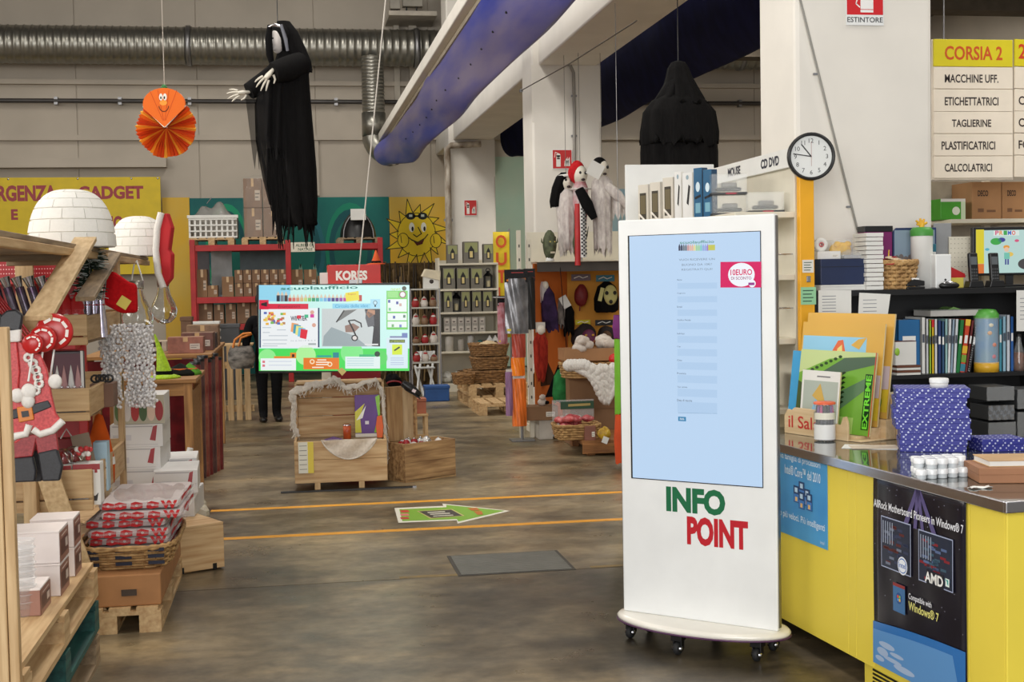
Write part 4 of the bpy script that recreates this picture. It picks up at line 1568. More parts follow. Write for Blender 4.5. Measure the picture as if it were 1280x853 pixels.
# white cylinder with green lid and a yellow hand on top
X,w,h = on_top(1143,1168,284,6.33)
t = thing('white_canister','tall white canister with green lid and a yellow hand topper','canister',(X,6.36,zt1))
r0 = w/2
part(t,'can_body',MB().lathe([(0.001,0),(r0,0),(r0,h - 0.04)],24),WHITE_M)
part(t,'lid',MB().lathe([(r0 + 0.003,h - 0.045),(r0 + 0.003,h - 0.015),(r0*0.8,h),(0.001,h)],24),mat('lid_green',(70,150,60),0.5))
hd_ = part(t,'topper',MB().tube([(0,0,h - 0.003),(0.004,0,h + 0.02)],[0.014,0.012],10),mat('hand_yellow',(228,176,50),0.5))
for i,(dx,dz) in enumerate(((-0.03,0.022),(-0.008,0.034),(0.014,0.03),(0.03,0.012),(-0.026,0.004))):
    part(hd_,'finger',MB().tube([(0.003,0,h + 0.012),(dx,0,h + 0.012 + dz)],[0.008,0.006],8),MATS['hand_yellow'])
# glue sticks, boxes
X,w,h = on_top(1168,1182,300,6.33)
t = thing('glue_bottle','small blue and green bottle with a red cap beside the canister','bottle',(X - 0.005,6.44,zt1 + 0.115))
t.location.z = zt1
part(t,'bottle_body',MB().box(-w/2,w/2,-0.02,0.02,0,h - 0.045),WHITE_M,0.004)
part(t,'label_band',MB().box(-w/2 - 0.001,w/2 + 0.001,-0.021,0.021,h - 0.06,h - 0.018),mat('band_teal',(40,110,130),0.4),0.003)
part(t,'cap',MB().lathe([(0.014,h - 0.02),(0.012,h - 0.002),(0.001,h)],12),RED)
X,w,h = on_top(1167,1187,318,6.28)
t = thing('white_speaker','small white rectangular device beside the canister','device',(X,6.30,zt1))
part(t,'device_body',MB().box(-w/2,w/2,-0.04,0.04,0,h),WHITE,0.006)
part(t,'button',MB().ell((0.01,-0.04,h*0.25),(0.006,0.003,0.006),10,6),BLACK)
# staplers, mouse etc at the shelf edge
X,w,h = on_top(1128,1150,338,6.22)
t = thing('black_stapler','black and white desk stapler at the shelf edge by the basket','stapler',(X + 0.02,6.22,zt1))
part(t,'stapler_base',MB().box(-w/2,w/2,-0.015,0.015,0,0.012),BLACK,0.003)
part(t,'stapler_arm',MB().prism([(-w/2,0.014),(w/2,0.016),(w/2,0.04),(-w*0.1,0.05),(-w/2,0.026)],-0.012,0.012),BLACK,0.003)
part(t,'stapler_grip',MB().box(-w*0.2,w*0.2,-0.010,0.010,0.045,0.055),WHITE,0.003)
X,w,h = on_top(1174,1200,340,6.22)
t = thing('computer_mouse','black and silver computer mouse on the desk shelf','mouse',(X,6.225,zt1))
part(t,'shell',MB().ell((0,0,0.014),(w/2,0.022,0.02),16,8),BLACK)
part(t,'top_cover',MB().ell((-0.004,-0.002,0.022),(w*0.33,0.016,0.016),14,8),CHROME)
X,w,h = on_top(1185,1206,328,6.3)
t = thing('toy_block','blue red and yellow toy block set beside the mouse','toy',(X,6.33,zt1))
part(t,'block_base',MB().box(-w/2,w/2,-0.02,0.02,0,h*0.4),mat('toy_yellow',(216,200,90),0.5),0.003)
part(t,'roof',MB().prism([(-w/2,h*0.4),(w*0.65,h*0.4),(w*0.6,h*0.55),(-w*0.3,h*0.85)],-0.015,0.015),RED,0.002)
part(t,'ball',MB().ell((-w*0.4,0,h*0.78),0.013,12,8),mat('toy_blue',(40,60,140),0.4))
# pegboard panel standing on the shelf
X,w,h = on_top(1186,1218,296,6.49)
t = thing('pegboard_panel','cream perforated panel standing behind the toy block','panel',(X,6.485,zt1))
part(t,'sheet',MB().box(-w/2,w/2,0,0.008,0,h),CREAM,0.001)
ph = MB((120,110,92))
for i in range(7):
    for j in range(11):
        ph.disc(-w/2 + w*(i + 0.5)/7,h*(j + 0.5)/11,0.0022,None,None,1,8)
part(t,'hole',ph,'print',kind='stuff')
X,w,h = on_top(1168,1190,279,6.5)
t = thing('grey_divider','plain grey panel upright behind the white canister','panel',(X,6.505,zt1))
part(t,'sheet',MB().box(-w/2,w/2,0,0.01,0,h),mat('panel_grey',(150,152,154),0.6),0.002)
part(t,'foot',MB().box(-w/2,w/2,-0.01,0.012,0,0.012),mat('panel_grey',(150,152,154),0.6),0.002)

# cordless phones
def phone(label,x0,x1,y0,Y):
    X,w,h = on_top(x0,x1,y0,Y)
    t = thing('cordless_phone',label,'phone',(X,Y,zt1),0,'cordless phones on the desk shelf')
    part(t,'cradle',MB().prism([(-w*0.9,0),(w*0.9,0),(w*0.7,0.035),(-w*0.7,0.035)],-0.03,0.03),BLACK,0.004)
    hs = MB()
    hs.m = Matrix.Translation((0,0,0.02)) @ Matrix.Rotation(-0.12,4,'X')
    part(t,'handset',hs.box(-w/2,w/2,-0.012,0.012,0,h - 0.02),BLACK,0.006)
    hs = MB((90,96,100))
    hs.m = Matrix.Translation((0,-0.0125,0.02)) @ Matrix.Rotation(-0.12,4,'X')
    hs.rect(-w*0.35,h*0.55,w*0.35,h*0.78)
    part(t,'display',hs,'print')
    kp = MB((70,72,74))
    kp.m = Matrix.Translation((0,-0.0125,0.02)) @ Matrix.Rotation(-0.12,4,'X')
    for i in range(3):
        for j in range(4):
            kp.rect((i - 1.4)*w*0.25,h*0.12 + j*h*0.09,(i - 0.7)*w*0.25,h*0.17 + j*h*0.09)
    part(t,'keypad',kp,'print',kind='stuff')


phone('dark grey cordless phone left of the desk monitor',1212,1223,316,6.27)
phone('black cordless phone standing in front of the desk monitor',1238,1249,316,6.25)

# desk monitor
ML_ = (at(1262,352,6.38).x,6.38,zt1)
t = thing('desk_monitor','black framed desk monitor showing a bright childish drawing','monitor',ML_,radians(-6))


def MO(px,py):
    return onp(px,py,ML_,radians(-6),-0.012)


x0,z0 = MO(1216,345)
x1,z1 = MO(1300,283)
part(t,'case',MB().box(x0,x1,-0.011,0.02,z0,z1),BLACK,0.004)
part(t,'foot',MB().box(-0.08,0.08,-0.03,0.06,0,0.012),BLACK,0.004)
part(t,'neck',MB().box(-0.02,0.02,0.0,0.016,0.01,z0 + 0.02),BLACK)
p = MB()
p.m = Matrix.Translation((0,-0.0115,0))


def mr(a,b_,c_,d_,c,k=2):
    q0,q1 = MO(a,d_),MO(c_,b_)
    p.rect(q0[0],q0[1],q1[0],q1[1],c,k)


mr(1220,287,1296,342,(190,222,216),1)
mr(1220,287,1230,330,(226,210,40),2)
mr(1220,330,1230,342,(226,120,50),2)
mr(1242,288,1274,295,(226,240,232),2)
for i,(ch,c) in enumerate(zip('PRIMO',((220,60,120),(240,150,40),(60,170,80),(60,100,200),(230,60,60)))):
    q0,q1 = MO(1244 + i*5.2,294),MO(1248.4 + i*5.2,288.4)
    p.text(ch,q0[0],q0[1],q1[0],q1[1],c,3,0.03)
for a,b_,rx,c in ((1245,302,0.03,(60,170,70)),(1252,300,0.02,(60,60,150)),(1234,312,0.012,(90,180,200)),(1262,318,0.02,(236,200,90)),(1258,309,0.017,(236,160,60)),(1271,301,0.012,(220,90,130)),(1238,326,0.01,(200,50,90)),(1284,330,0.05,(70,66,66))):
    q0 = MO(a,b_)
    p.disc(q0[0],q0[1],rx,rx*0.6,c,3)
q0 = MO(1258,312)
p.disc(q0[0],q0[1],0.013,0.012,(240,200,170),5)
mr(1255,316,1262,324,(120,200,180),5)
mr(1256,324,1258,331,(70,80,150),5)
mr(1259,324,1261,331,(70,80,150),5)
part(t,'screen',p,mat('screen_monitor',kind='screen',emit=0.8,r=0.3))

# ------------------------------------------------------------------ books on the lower board
def book_top(x0,x1,y0,Y):
    a,b_ = at(x0,430,Y),at(x1,430,Y)
    return (a.x + b_.x)/2,b_.x - a.x,at((x0 + x1)/2,y0,Y).z - zb2


BK = [(1123,1152,400,(34,104,160),'wide blue folder at the left of the book row',0.0),
      (1153,1158,397,(226,226,222),'thin white book next to the wide blue folder',0.0),
      (1158.5,1162,399,(206,208,210),'pale grey ring binder spine in the book row',0.0),
      (1162.5,1165.5,401,(150,190,60),'thin lime green book in the book row',0.0),
      (1165.8,1169,400,(226,190,40),'thin yellow book with a red head in the book row',0.0),
      (1169.3,1173,399,(220,222,224),'white book right of the yellow one in the book row',0.0),
      (1173.3,1178,401,(40,60,110),'navy book in the book row',0.0),
      (1178.3,1182,402,(50,84,120),'steel blue book in the book row',0.0),
      (1182.3,1186,399,(150,190,190),'pale teal book in the book row',0.0),
      (1186.3,1190,399,(226,228,230),'white magazine file in the book row',0.03),
      (1190.3,1193.6,400,(150,170,190),'pale blue file in the book row',0.05),
      (1194,1198,399,(214,220,226),'light file with a dark tab in the book row',0.06),
      (1198.5,1204,400,(30,120,60),'dark green book leaning in the book row',0.10),
      (1204.5,1211,399,(206,70,40),'orange red book with coloured stripes leaning in the row',0.13),
      (1211.5,1215,400,(110,40,40),'thin maroon book leaning in the row',0.15),
      (1215.5,1220,402,(40,38,40),'black spiral bound book leaning rightmost before the tube',0.18),
      (1250,1254,399,(70,150,170),'teal book just right of the tube',0.0),
      (1254.4,1259,396,(150,190,210),'pale blue binder with dark ring right of the tube',0.0),
      (1259.4,1264,394,(206,214,224),'white binder right of the pale blue one',0.0),
      (1264.4,1268.5,396,(50,100,170),'bright blue binder near the shelf end',0.0)]
for (x0,x1,y0,c,lb,tilt) in BK:
    X,w,h = book_top(x0,x1,y0,6.25)
    T = thing('book',lb,'book',(X - tilt*h*0.5,6.35,zb2),0,'books and binders on the desk shelf')
    rot = Matrix.Rotation(tilt,4,'Y')
    th = max(w*0.94,0.008)
    a = MB()
    a.m = rot
    a.box(-th/2,th/2,-0.09,-0.086,0,h).box(-th/2,-th/2 + 0.002,-0.09,0.09,0,h).box(th/2 - 0.002,th/2,-0.09,0.09,0,h)
    part(T,'cover',a,mat('book_%d_%d_%d' % c,c,0.4,var=0.03))
    a = MB()
    a.m = rot
    a.box(-th/2 + 0.002,th/2 - 0.002,-0.086,0.085,0.004,h - 0.004)
    part(T,'pages',a,WHITE_M)
    a = MB((236,236,232) if sum(c) < 400 else (70,76,90))
    a.m = rot @ Matrix.Translation((0,-0.0905,0))
    a.rect(-th*0.3,h*0.55,th*0.3,h*0.7)
    if 'red head' in lb:
        a.rect(-th*0.5,h*0.86,th*0.5,h,(200,40,40))
    if 'coloured stripes' in lb:
        for i,cc_ in enumerate(((60,130,150),(120,160,60),(226,180,50))):
            a.rect(-th*0.5,h*(0.02 + 0.17*i),th*0.5,h*(0.16 + 0.17*i),cc_)
        a.rect(-th*0.5,h*0.88,th*0.5,h,(236,190,60))
    part(T,'spine_label',a,'print')
    if 'spiral' in lb:
        a = MB()
        a.m = rot
        for i in range(22):
            a.tube([(-th/2,-0.092,h*(i + 0.5)/22),(-th/2 - 0.004,-0.098,h*(i + 0.5)/22),(-th/2 + 0.004,-0.100,h*(i + 0.5)/22)],0.0016,5)
        part(T,'spiral',a,CHROME,kind='stuff')
# magazine lying on the books
X,z,w,h = bb(1160,386,1224,398,6.28)
zm = zb2 + max(book_top(1186,1190,399,6.25)[2],book_top(1153,1158,397,6.25)[2]) + 0.003
t = thing('magazine','thick pale grey magazine lying flat on top of the book row','magazine',(X,6.34,zm))
part(t,'pages',MB().box(-w/2,w/2,-0.09,0.1,0,0.03),mat('mag_pages',(190,188,184),0.6),0.003)
part(t,'cover',MB().box(-w/2 - 0.001,w/2 + 0.001,-0.091,0.1,0.03,0.034),mat('mag_cover',(120,126,120),0.3))
part(t,'green_corner',MB().prism([(-0.03,0.034),(0.04,0.034),(0.0,0.046)],-0.06,0.05),mat('mag_green',(110,150,80),0.5))
# tube tin
X,w,h = book_top(1222,1250,386,6.23)
t = thing('tube_tin','tall clear tube of toys with green cap, blue wrap and yellow foot','tube',(X,6.255,zb2))
r0 = w/2
part(t,'foot',MB().lathe([(0.001,0),(r0,0),(r0,0.05),(0.001,0.05)],24),mat('foot_yellow',(214,166,44),0.4))
part(t,'wrap',MB().lathe([(r0 - 0.003,0.05),(r0 - 0.003,h - 0.05)],24),mat('wrap_blue',(70,130,180),0.3,c2=(110,150,170),scale=14))
part(t,'cap',MB().lathe([(r0,h - 0.05),(r0,h - 0.03),(r0*0.75,h - 0.005),(0.001,h)],24),mat('cap_green',(90,170,70),0.4))
part(t,'sleeve',MB().lathe([(r0 + 0.001,0.045),(r0 + 0.001,h - 0.045)],24),PLASTIC)
for i,(dx,dz,c) in enumerate(((-0.01,0.20,(220,170,120)),(0.012,0.14,(210,120,90)),(-0.004,0.24,(230,220,190)),(0.01,0.08,(200,90,110)))):
    part(t,'toy',MB(c).ell((dx,-r0 + 0.008,dz),(0.014,0.008,0.012),10,6),'print')
# bottle, papers, trays on the board
X,w,h = book_top(1271,1284,418,6.22)
t = thing('amber_bottle','clear bottle of amber drink at the right edge of the book board','bottle',(X,6.25,zb2))
part(t,'bottle_body',MB().lathe([(0.001,0),(0.026,0),(0.027,0.02),(0.025,h*0.55),(0.012,h*0.8),(0.011,h*0.93)],18),GLASS)
part(t,'drink',MB().lathe([(0.001,0.003),(0.023,0.003),(0.022,h*0.5),(0.001,h*0.5)],16),mat('amber',(150,74,20),0.1))
part(t,'cap',MB().lathe([(0.013,h*0.92),(0.013,h),(0.001,h)],14),BLACK)
X,w,h = book_top(1120,1146,427,6.2)
t = thing('white_block','white memo block in front of the blue folder','memo block',(X,6.235,zb2 + 0.05))
part(t,'sheets',MB().box(-w/2,w/2,-0.03,0.025,0,h - 0.052),WHITE_M,0.002)
part(t,'cover',MB().box(-w/2,w/2,-0.03,0.025,h - 0.052,h - 0.048),mat('memo_brown',(96,60,60),0.5))
part(t,'edge_sticker',MB((150,196,60)).ell((-w*0.42,-0.03,h*0.4),(0.014,0.004,0.02),10,6),'print')
t = thing('stacked_pads','low pile of white and brown pads under the memo block','paper pads',(X + 0.01,6.235,zb2))
for i in range(4):
    part(t,'pad',MB().box(-w*0.55,w*0.6,-0.035,0.03,i*0.0125,i*0.0125 + 0.011),[WHITE_M,mat('pad_brown',(110,66,46),0.6)][i % 2],0.001)
X,w,h = book_top(1106,1134,432,6.17)
t = thing('letter_tray','curved black wire letter tray holding papers at the shelf end','letter tray',(X - 0.02,6.30,zb2))
for i in range(3):
    part(t,'tray',MB().grid(lambda u,v,i=i: (-0.07 + 0.14*u,-0.05 + 0.14*v,0.012 + i*0.035 + 0.03*(1 - u) ** 2),8,2),[mat('tray_navy',(40,52,90),0.5),WHITE_M,BLACK][i],solid=0.004)
part(t,'arch',MB().tube([(0.07*cos(a/10*pi),-0.055,0.01 + 0.11*sin(a/10*pi)) for a in range(11)],0.004,6),STEEL)
# papers pinned under the top board
for (pl_,lb) in ((((1021,363),(1062,363),(1062,400),(1021,400)),'white printed sheet pinned under the desk shelf top beside the yellow post'),(((1072,366),(1111,368),(1105,412),(1070,408)),'curling pale sheet hanging under the desk shelf top'),(((1268,363),(1292,363),(1292,414),(1268,414)),'printed list hanging at the right of the desk shelf')):
    P_ = [at(a,b_,6.21) for a,b_ in pl_]
    c0 = P_[0]
    t = thing('pinned_sheet',lb,'paper',(c0.x,6.19,P_[2].z),0,'sheets hanging under the desk shelf top')
    base_z = P_[2].z
    part(t,'sheet',MB().prism([(q.x - c0.x,q.z - base_z) for q in P_],0,0.0012),WHITE_M)
    ln = MB((120,124,134))
    for i in range(6):
        zz_ = (P_[0].z - base_z)*(0.8 - 0.1*i)
        ln.line([(0.02,zz_),(0.09,zz_)],0.003,None,1)
    part(t,'lettering',ln,'print')
# lower dark boxes
for i,(x0,x1,y0,y1,lb) in enumerate(((1228,1262,483,500,'dark grey box topmost of the dark stack behind the counter'),(1230,1262,506,524,'dark box wrapped in shiny film in the middle of the dark stack'),(1230,1264,527,548,'dark grey box lowest of the dark stack behind the counter'),(1266,1300,486,510,'dark grey box at the right edge behind the counter'),(1266,1300,514,545,'lower dark grey box at the right edge behind the counter'))):
    X,z,w,h = bb(x0,y0,x1,y1,6.05)
    T = thing('dark_box',lb,'box',(X,6.09,z),0,'dark boxes behind the counter')
    part(T,'box_body',MB().box(-w/2,w/2,-0.08,0.1,0,h),mat('dark_grey_box',(62,64,66),0.5),0.003)
    part(T,'film',MB().grid(lambda u,v: (-w/2 + w*u,-0.084 - 0.004*sin(u*22 + v*9),h*v),14,4),PLASTIC if i != 1 else mat('shiny_film',(150,152,156),0.12,0.7))
t = thing('storage_block','dark storage cabinet standing behind the counter','cabinet',(at(1264,560,6.07).x,6.08,0))
part(t,'cabinet_body',MB().box(-0.2,0.6,-0.11,0.11,0,at(1264,548,6.05).z - 0.004),BLACK,0.003)
part(t,'cabinet_door',MB().box(-0.19,0.2,-0.118,-0.11,0.03,at(1264,548,6.05).z - 0.03),BLACK,0.003)

# ------------------------------------------------------------------ yellow post, clock, notes
PY = 6.17
X,z,w,h = bb(1000,200,1018,400,PY)
pz1 = at(1010,224,PY).z
t = thing('yellow_post','upright orange yellow post carrying the wall clock','post',(X,PY,0))
part(t,'shaft',MB().box(-w/2,w/2,0,0.04,0,pz1 + 0.1),YELLOW,0.003)
part(t,'base_plate',MB().box(-0.06,0.06,-0.02,0.06,0,0.006),STEEL)
part(t,'socket',MB().bx(0.004,-0.003,at(1010,349,PY).z,0.02,0.008,0.03),STEEL,0.002)
Xc,zc,wc,hc = bb(986,166,1040,226,PY)
t = thing('wall_clock','round black rimmed wall clock with white face on the yellow post','clock',(Xc,PY - 0.002,zc + hc/2),radians(-9.5))
R_ = hc/2


def yl(prof,m_,n=40):
    b_ = MB()
    b_.m = Matrix.Rotation(pi/2,4,'X')
    return b_.lathe(prof,n)


part(t,'rim',yl([(R_*0.86,0.012),(R_*0.88,0.028),(R_*0.95,0.032),(R_,0.02),(R_,0.0),(0.001,0.0)],BLACK),BLACK)
part(t,'face',yl([(0.001,0.012),(R_*0.88,0.012)],WHITE),mat('clock_face',(222,224,222),0.5,var=0.01))
p = MB((40,40,44))
p.m = Matrix.Translation((0,-0.0122,0))
for i in range(1,13):
    a = pi/2 - 2*pi*i/12
    p.textv(str(i),R_*0.66*cos(a),R_*0.66*sin(a) - R_*0.09,R_*0.18,None,1)
part(t,'numerals',p,'print')
p = MB((20,20,22))
p.m = Matrix.Translation((0,-0.0135,0))
p.line([(0,0),(-R_*0.40,R_*0.50)],R_*0.05,None,1)
part(t,'hour_hand',p,'print')
p = MB((20,20,22))
p.m = Matrix.Translation((0,-0.015,0))
p.line([(0,0),(-R_*0.74,R_*0.12)],R_*0.04,None,1)
part(t,'minute_hand',p,'print')
p = MB((150,60,60))
p.m = Matrix.Translation((0,-0.0165,0))
p.line([(0.0,R_*0.6),(0,-R_*0.4)],R_*0.012,None,1)
part(t,'second_hand',p,'print')
for (x0,y0,x1,y1,c,lb) in ((1001,359,1020,381,(150,206,160),'pale green handwritten note stuck on the yellow post'),(1003,325,1017,341,(226,222,214),'small white tag stuck higher on the yellow post')):
    X,z,w,h = bb(x0,y0,x1,y1,PY - 0.003)
    t = thing('sticky_note',lb,'note',(X,PY - 0.003,z),0,'notes on the yellow post')
    part(t,'sheet',MB(c).box(-w/2,w/2,-0.0008,0.0008,0,h),'print')
    p = MB((50,90,70))
    p.m = Matrix.Translation((0,-0.001,0))
    for i in range(4):
        p.line([(-w*0.35,h*(0.8 - 0.2*i)),(w*(0.3 - 0.1*(i % 2)),h*(0.8 - 0.2*i))],h*0.06,None,1)
    part(t,'lettering',p,'print')

# ------------------------------------------------------------------ signs and cable on the big column
CY = 6.527
X,z,w,h = bb(1057,-22,1104,32,CY)
t = thing('extinguisher_sign','red and white ESTINTORE sign high on the near column','sign',(X,CY - 0.004,z))
part(t,'plate',MB().box(-w/2,w/2,-0.002,0.002,0,h),WHITE,0.001)
p = MB()
p.m = Matrix.Translation((0,-0.0022,0))
p.rect(-w/2 + 0.004,h*0.245,w/2 - 0.004,h - 0.004,(204,24,34),1)
p.rect(-w*0.12,h*0.30,w*0.22,h*0.86,(236,236,234),2)
p.rect(-w*0.12,h*0.36,w*0.22,h*0.375,(204,24,34),3)
p.disc(w*0.05,h*0.86,w*0.17,h*0.06,(236,236,234),2)
p.line([(-w*0.1,h*0.9),(-w*0.24,h*0.5),(-w*0.14,h*0.42)],w*0.03,(236,236,234),2)
part(t,'picture',p,'print')
p = MB((40,42,46))
p.m = Matrix.Translation((0,-0.0022,0))
p.text('ESTINTORE',-w*0.47,h*0.07,w*0.47,h*0.19,None,2,0.01)
part(t,'lettering',p,'print')
c0,c1 = at(998,-10,CY - 0.02),at(1072,288,CY - 0.02)
t = thing('grey_cable','grey cable slanting down the front of the near column','cable',tuple(c1))
part(t,'cord',MB().tube([(0,0,0),tuple(c0 - c1)],0.006,8),mat('cable_grey',(140,138,132),0.5))
for k in (0.1,0.66):
    q = (c0 - c1)*k
    part(t,'clip',MB().bx(q.x - 0.012,q.y + 0.006,q.z,0.03,0.012,0.01),STEEL)

# extinguisher signs on the farther columns
for (x0,y0,x1,y1,Y,lb) in ((690,187,715,211.5,13.965,'red fire extinguisher sign with flames on the middle column'),(580,250,596,270,21.42,'red fire extinguisher sign on the farthest column')):
    X,z,w,h = bb(x0,y0,x1,y1,Y)
    t = thing('extinguisher_sign',lb,'sign',(X,Y - 0.006,z))
    part(t,'plate',MB().box(-w/2,w/2,-0.004,0.004,0,h),WHITE,0.001)
    p = MB()
    p.m = Matrix.Translation((0,-0.0045,0))
    p.rect(-w*0.47,h*0.03,w*0.47,h*0.97,(190,40,40),1)
    p.rect(-w*0.30,h*0.12,-w*0.08,h*0.70,(230,226,220),2)
    p.disc(-w*0.19,h*0.70,w*0.11,h*0.1,(230,226,220),2)
    p.rect(-w*0.26,h*0.5,-w*0.12,h*0.58,(60,40,40),3)
    p.line([(-w*0.2,h*0.8),(-w*0.34,h*0.86),(-w*0.38,h*0.6)],w*0.03,(230,226,220),2)
    for i in range(4):
        p.poly([(w*(0.10 + 0.07*i),h*0.15),(w*(0.18 + 0.07*i),h*0.15),(w*(0.22 + 0.05*i),h*(0.55 + 0.08*(i % 2))),(w*(0.12 + 0.05*i),h*0.4)],(230,226,220),2)
    part(t,'picture',p,'print')

# ------------------------------------------------------------------ aisle sign board
SY_ = 8.6
t = thing('aisle_sign','hanging aisle board with a yellow CORSIA 2 strip above cream name strips','sign',(at(1167,225,SY_).x,SY_,at(1167,225,SY_).z))
ox_,oz_ = t.location.x,t.location.z
STR = [('CORSIA 2',49,83,1180,1252,57.5,75,1),('MACCHINE UFF.',84,111,1180,1247,93,103.5,0),('ETICHETTATRICI',112,139.5,1180,1247,121.5,132,0),('TAGLIERINE',140,167,1189,1238,149.5,159,0),('PLASTIFICATRICI',168,195,1176,1243,177,187.5,0),('CALCOLATRICI',196,223,1180,1239,205,215,0)]
SW = at(1265,100,SY_).x - ox_
CS = mat('sign_cream',(240,230,214),0.5,var=0.02)
SYL = mat('sign_yellow',(222,208,24),0.5,var=0.02)
for (s_,y0,y1,ta,tb,tc_,td,big) in STR:
    z1_,z0_ = at(1167,y0,SY_).z - oz_,at(1167,y1,SY_).z - oz_
    o = part(t,'strip',MB().box(0,SW,-0.01,0.004,z0_,z1_),SYL if big else CS,0.002)
    p = MB((206,84,30) if big else (52,42,42))
    p.m = Matrix.Translation((0,-0.0105,0))
    dz_ = (at((ta + tb)/2,100,SY_).z - at(1167,100,SY_).z)
    p.text(s_,at(ta,y0,SY_).x - ox_,at(1167,td,SY_).z - oz_ + 0.0,at(tb,y0,SY_).x - ox_,at(1167,tc_,SY_).z - oz_,None,1,0.02)
    part(o,'lettering',p,'print')
part(t,'hanger',MB().tube([(0.08,0,at(1167,49,SY_).z - oz_),(0.08,0,5.3 - oz_)],0.006,6),STEEL)
part(t,'back_board',MB().box(-0.01,SW + 0.01,0.004,0.014,0,at(1167,49,SY_).z - oz_),CS)
t2 = thing('aisle_sign','second aisle board of cream strips cut off at the right edge','sign',(ox_ + SW + 0.01,SY_ - 0.01,oz_ + 0.005),radians(12))
for (s_,y0,y1,ta,tb,tc_,td,big) in STR:
    z1_,z0_ = at(1167,y0,SY_).z - oz_,at(1167,y1,SY_).z - oz_
    o = part(t2,'strip',MB().box(0,SW,-0.01,0.004,z0_,z1_),SYL if big else CS,0.002)
    tx = {'CORSIA 2': '2','ETICHETTATRICI': 'C','TAGLIERINE': 'C','PLASTIFICATRICI': 'FO'}.get(s_)
    if tx:
        p = MB((206,60,30) if big else (52,42,42))
        p.m = Matrix.Translation((0,-0.0105,0))
        hh = (z1_ - z0_)
        p.textv(tx,0.03,z0_ + hh*0.28,hh*(0.55 if big else 0.4),None,1,0.02,align=0)
        part(o,'lettering',p,'print')
part(t2,'hanger',MB().tube([(0.2,0,at(1167,49,SY_).z - oz_),(0.2,0,5.3 - oz_)],0.006,6),STEEL)

# stock shelf under the sign
QY = 8.9
q0 = at(1178,272,QY)
t = thing('stock_shelf','cream metal stock shelving with cartons under the aisle board','shelf',(q0.x,QY,0))
ztop = at(1220,274,QY).z
for k in range(5):
    zk = ztop - 0.38*k
    part(t,'shelf_board',MB().box(0.05,1.2,-0.03,0.45,zk - 0.03,zk),CREAM,0.004)
part(t,'shelf_board',MB().box(0.60,1.9,-0.25,0.25,ztop - 0.09,ztop - 0.06),CREAM,0.004)
for x in (0.02,0.56,1.2):
    part(t,'upright',MB().box(x,x + 0.05,0.42,0.47,0,2.3),CREAM,0.004)
part(t,'back_panel',MB().box(0.05,1.9,0.47,0.48,0.05,2.3),mat('shelf_back',(176,166,150),0.6))
X,z,w,h = bb(1180,238,1211,270,QY)
carton('bright green and white carton on the stock shelf under the aisle board',X,QY + 0.15,ztop,w,0.2,h*0.82,mat('green_carton',(70,160,40),0.5),tape=False,prints=lambda p,w,h: (p.rect(-w/2,h*0.86,w/2,h,(222,220,214)),p.disc(w*0.12,h*0.42,h*0.2,None,(226,232,214),2),p.rect(w*0.32,0,w/2,h*0.86,(206,222,190),2)))
for i,(x0,x1,y0,lb,tx) in enumerate(((1213,1250,226,'large brown carton printed DECO on the stock shelf','DECO'),(1251,1282,226,'second large brown carton printed DECO at the right edge','DECO'))):
    X,z,w,h = bb(x0,y0,x1,268,QY + 0.15)
    carton(lb,X,QY + 0.28,ztop,w,0.3,at(1230,y0,QY).z - ztop,CARD,tape=False,prints=lambda p,w,h: (p.text('DECO',-w*0.3,h*0.62,w*0.05,h*0.78,(60,40,30),1,0.03),p.rect(-w*0.3,h*0.2,-w*0.1,h*0.3,(120,84,58)),p.rect(0,h*0.2,w*0.3,h*0.26,(120,84,58))))
for i in range(3):
    X,z,w,h = bb(1236 + 22*i,285,1256 + 22*i,300,QY)
    carton('brown carton on the lower stock shelf, %s of three' % ['left','middle','right'][i],X,QY + 0.2,ztop - 0.38,w,0.25,0.2,CARD_D,group='cartons on the lower stock shelf')
# ------------------------------------------------------------------ gondola shelf behind the kiosk
GZ = 1.93
t = thing('gondola_shelf','cream shop shelving behind the kiosk with a printed header strip','shelf',(2.5,6.25,0))
part(t,'back_panel',MB().box(-0.02,0.02,0.0,2.1,0,2.24),CREAM,0.003)
for z in (GZ,1.62,1.3,0.95,0.5,0.12):
    part(t,'shelf_board',MB().box(-0.33,-0.02,0.0,2.08,z - 0.03,z),CREAM,0.004)
part(t,'end_panel',MB().box(-0.335,0.26,2.1,2.13,0,at(820,206,8.36).z),WHITE,0.004)
part(t,'plinth',MB().box(-0.32,-0.02,0.02,2.08,0,0.09),CREAM)
hs = part(t,'header_strip',MB().box(-0.045,-0.02,0.0,2.1,2.15,2.245),WHITE_M,0.002)
for s_,ya,yb in (('CD DVD',0.14,0.40),('MOUSE',0.72,0.93),('TASTIERE',1.2,1.55)):
    p = MB((40,44,60))
    p.m = Matrix.Translation((-0.0455,ya,0)) @ Matrix.Rotation(-pi/2,4,'Z')
    p.text(s_,-(yb - ya),2.172,0,2.222,None,1,0.04)
    part(hs,'lettering',p,'print')
for k,(y,z) in enumerate(((0.03,1.72),(0.03,1.45),(0.12,1.72),(0.12,1.45))):
    part(t,'hook',MB().tube([(-0.02,y,z),(-0.26,y,z),(-0.27,y,z + 0.02)],0.004,6),CHROME)
    part(t,'price_holder',MB().bx(-0.27,y,z - 0.005,0.006,0.04,0.03),BLACK,0.001)
t = thing('white_bottle','white blister packed bottle hanging on the shelf beside the kiosk','blister pack',(2.26,6.29,1.45))
part(t,'bottle',MB().lathe([(0.001,0),(0.026,0.0),(0.03,0.03),(0.026,0.09),(0.012,0.13),(0.001,0.135)],16),WHITE)
part(t,'card',MB().box(-0.04,0.04,0.03,0.033,0,0.2),mat('pack_grey',(190,190,188),0.4))
t = thing('black_case','black boxed item low on the shelf beside the kiosk','box',(2.27,6.36,0.95))
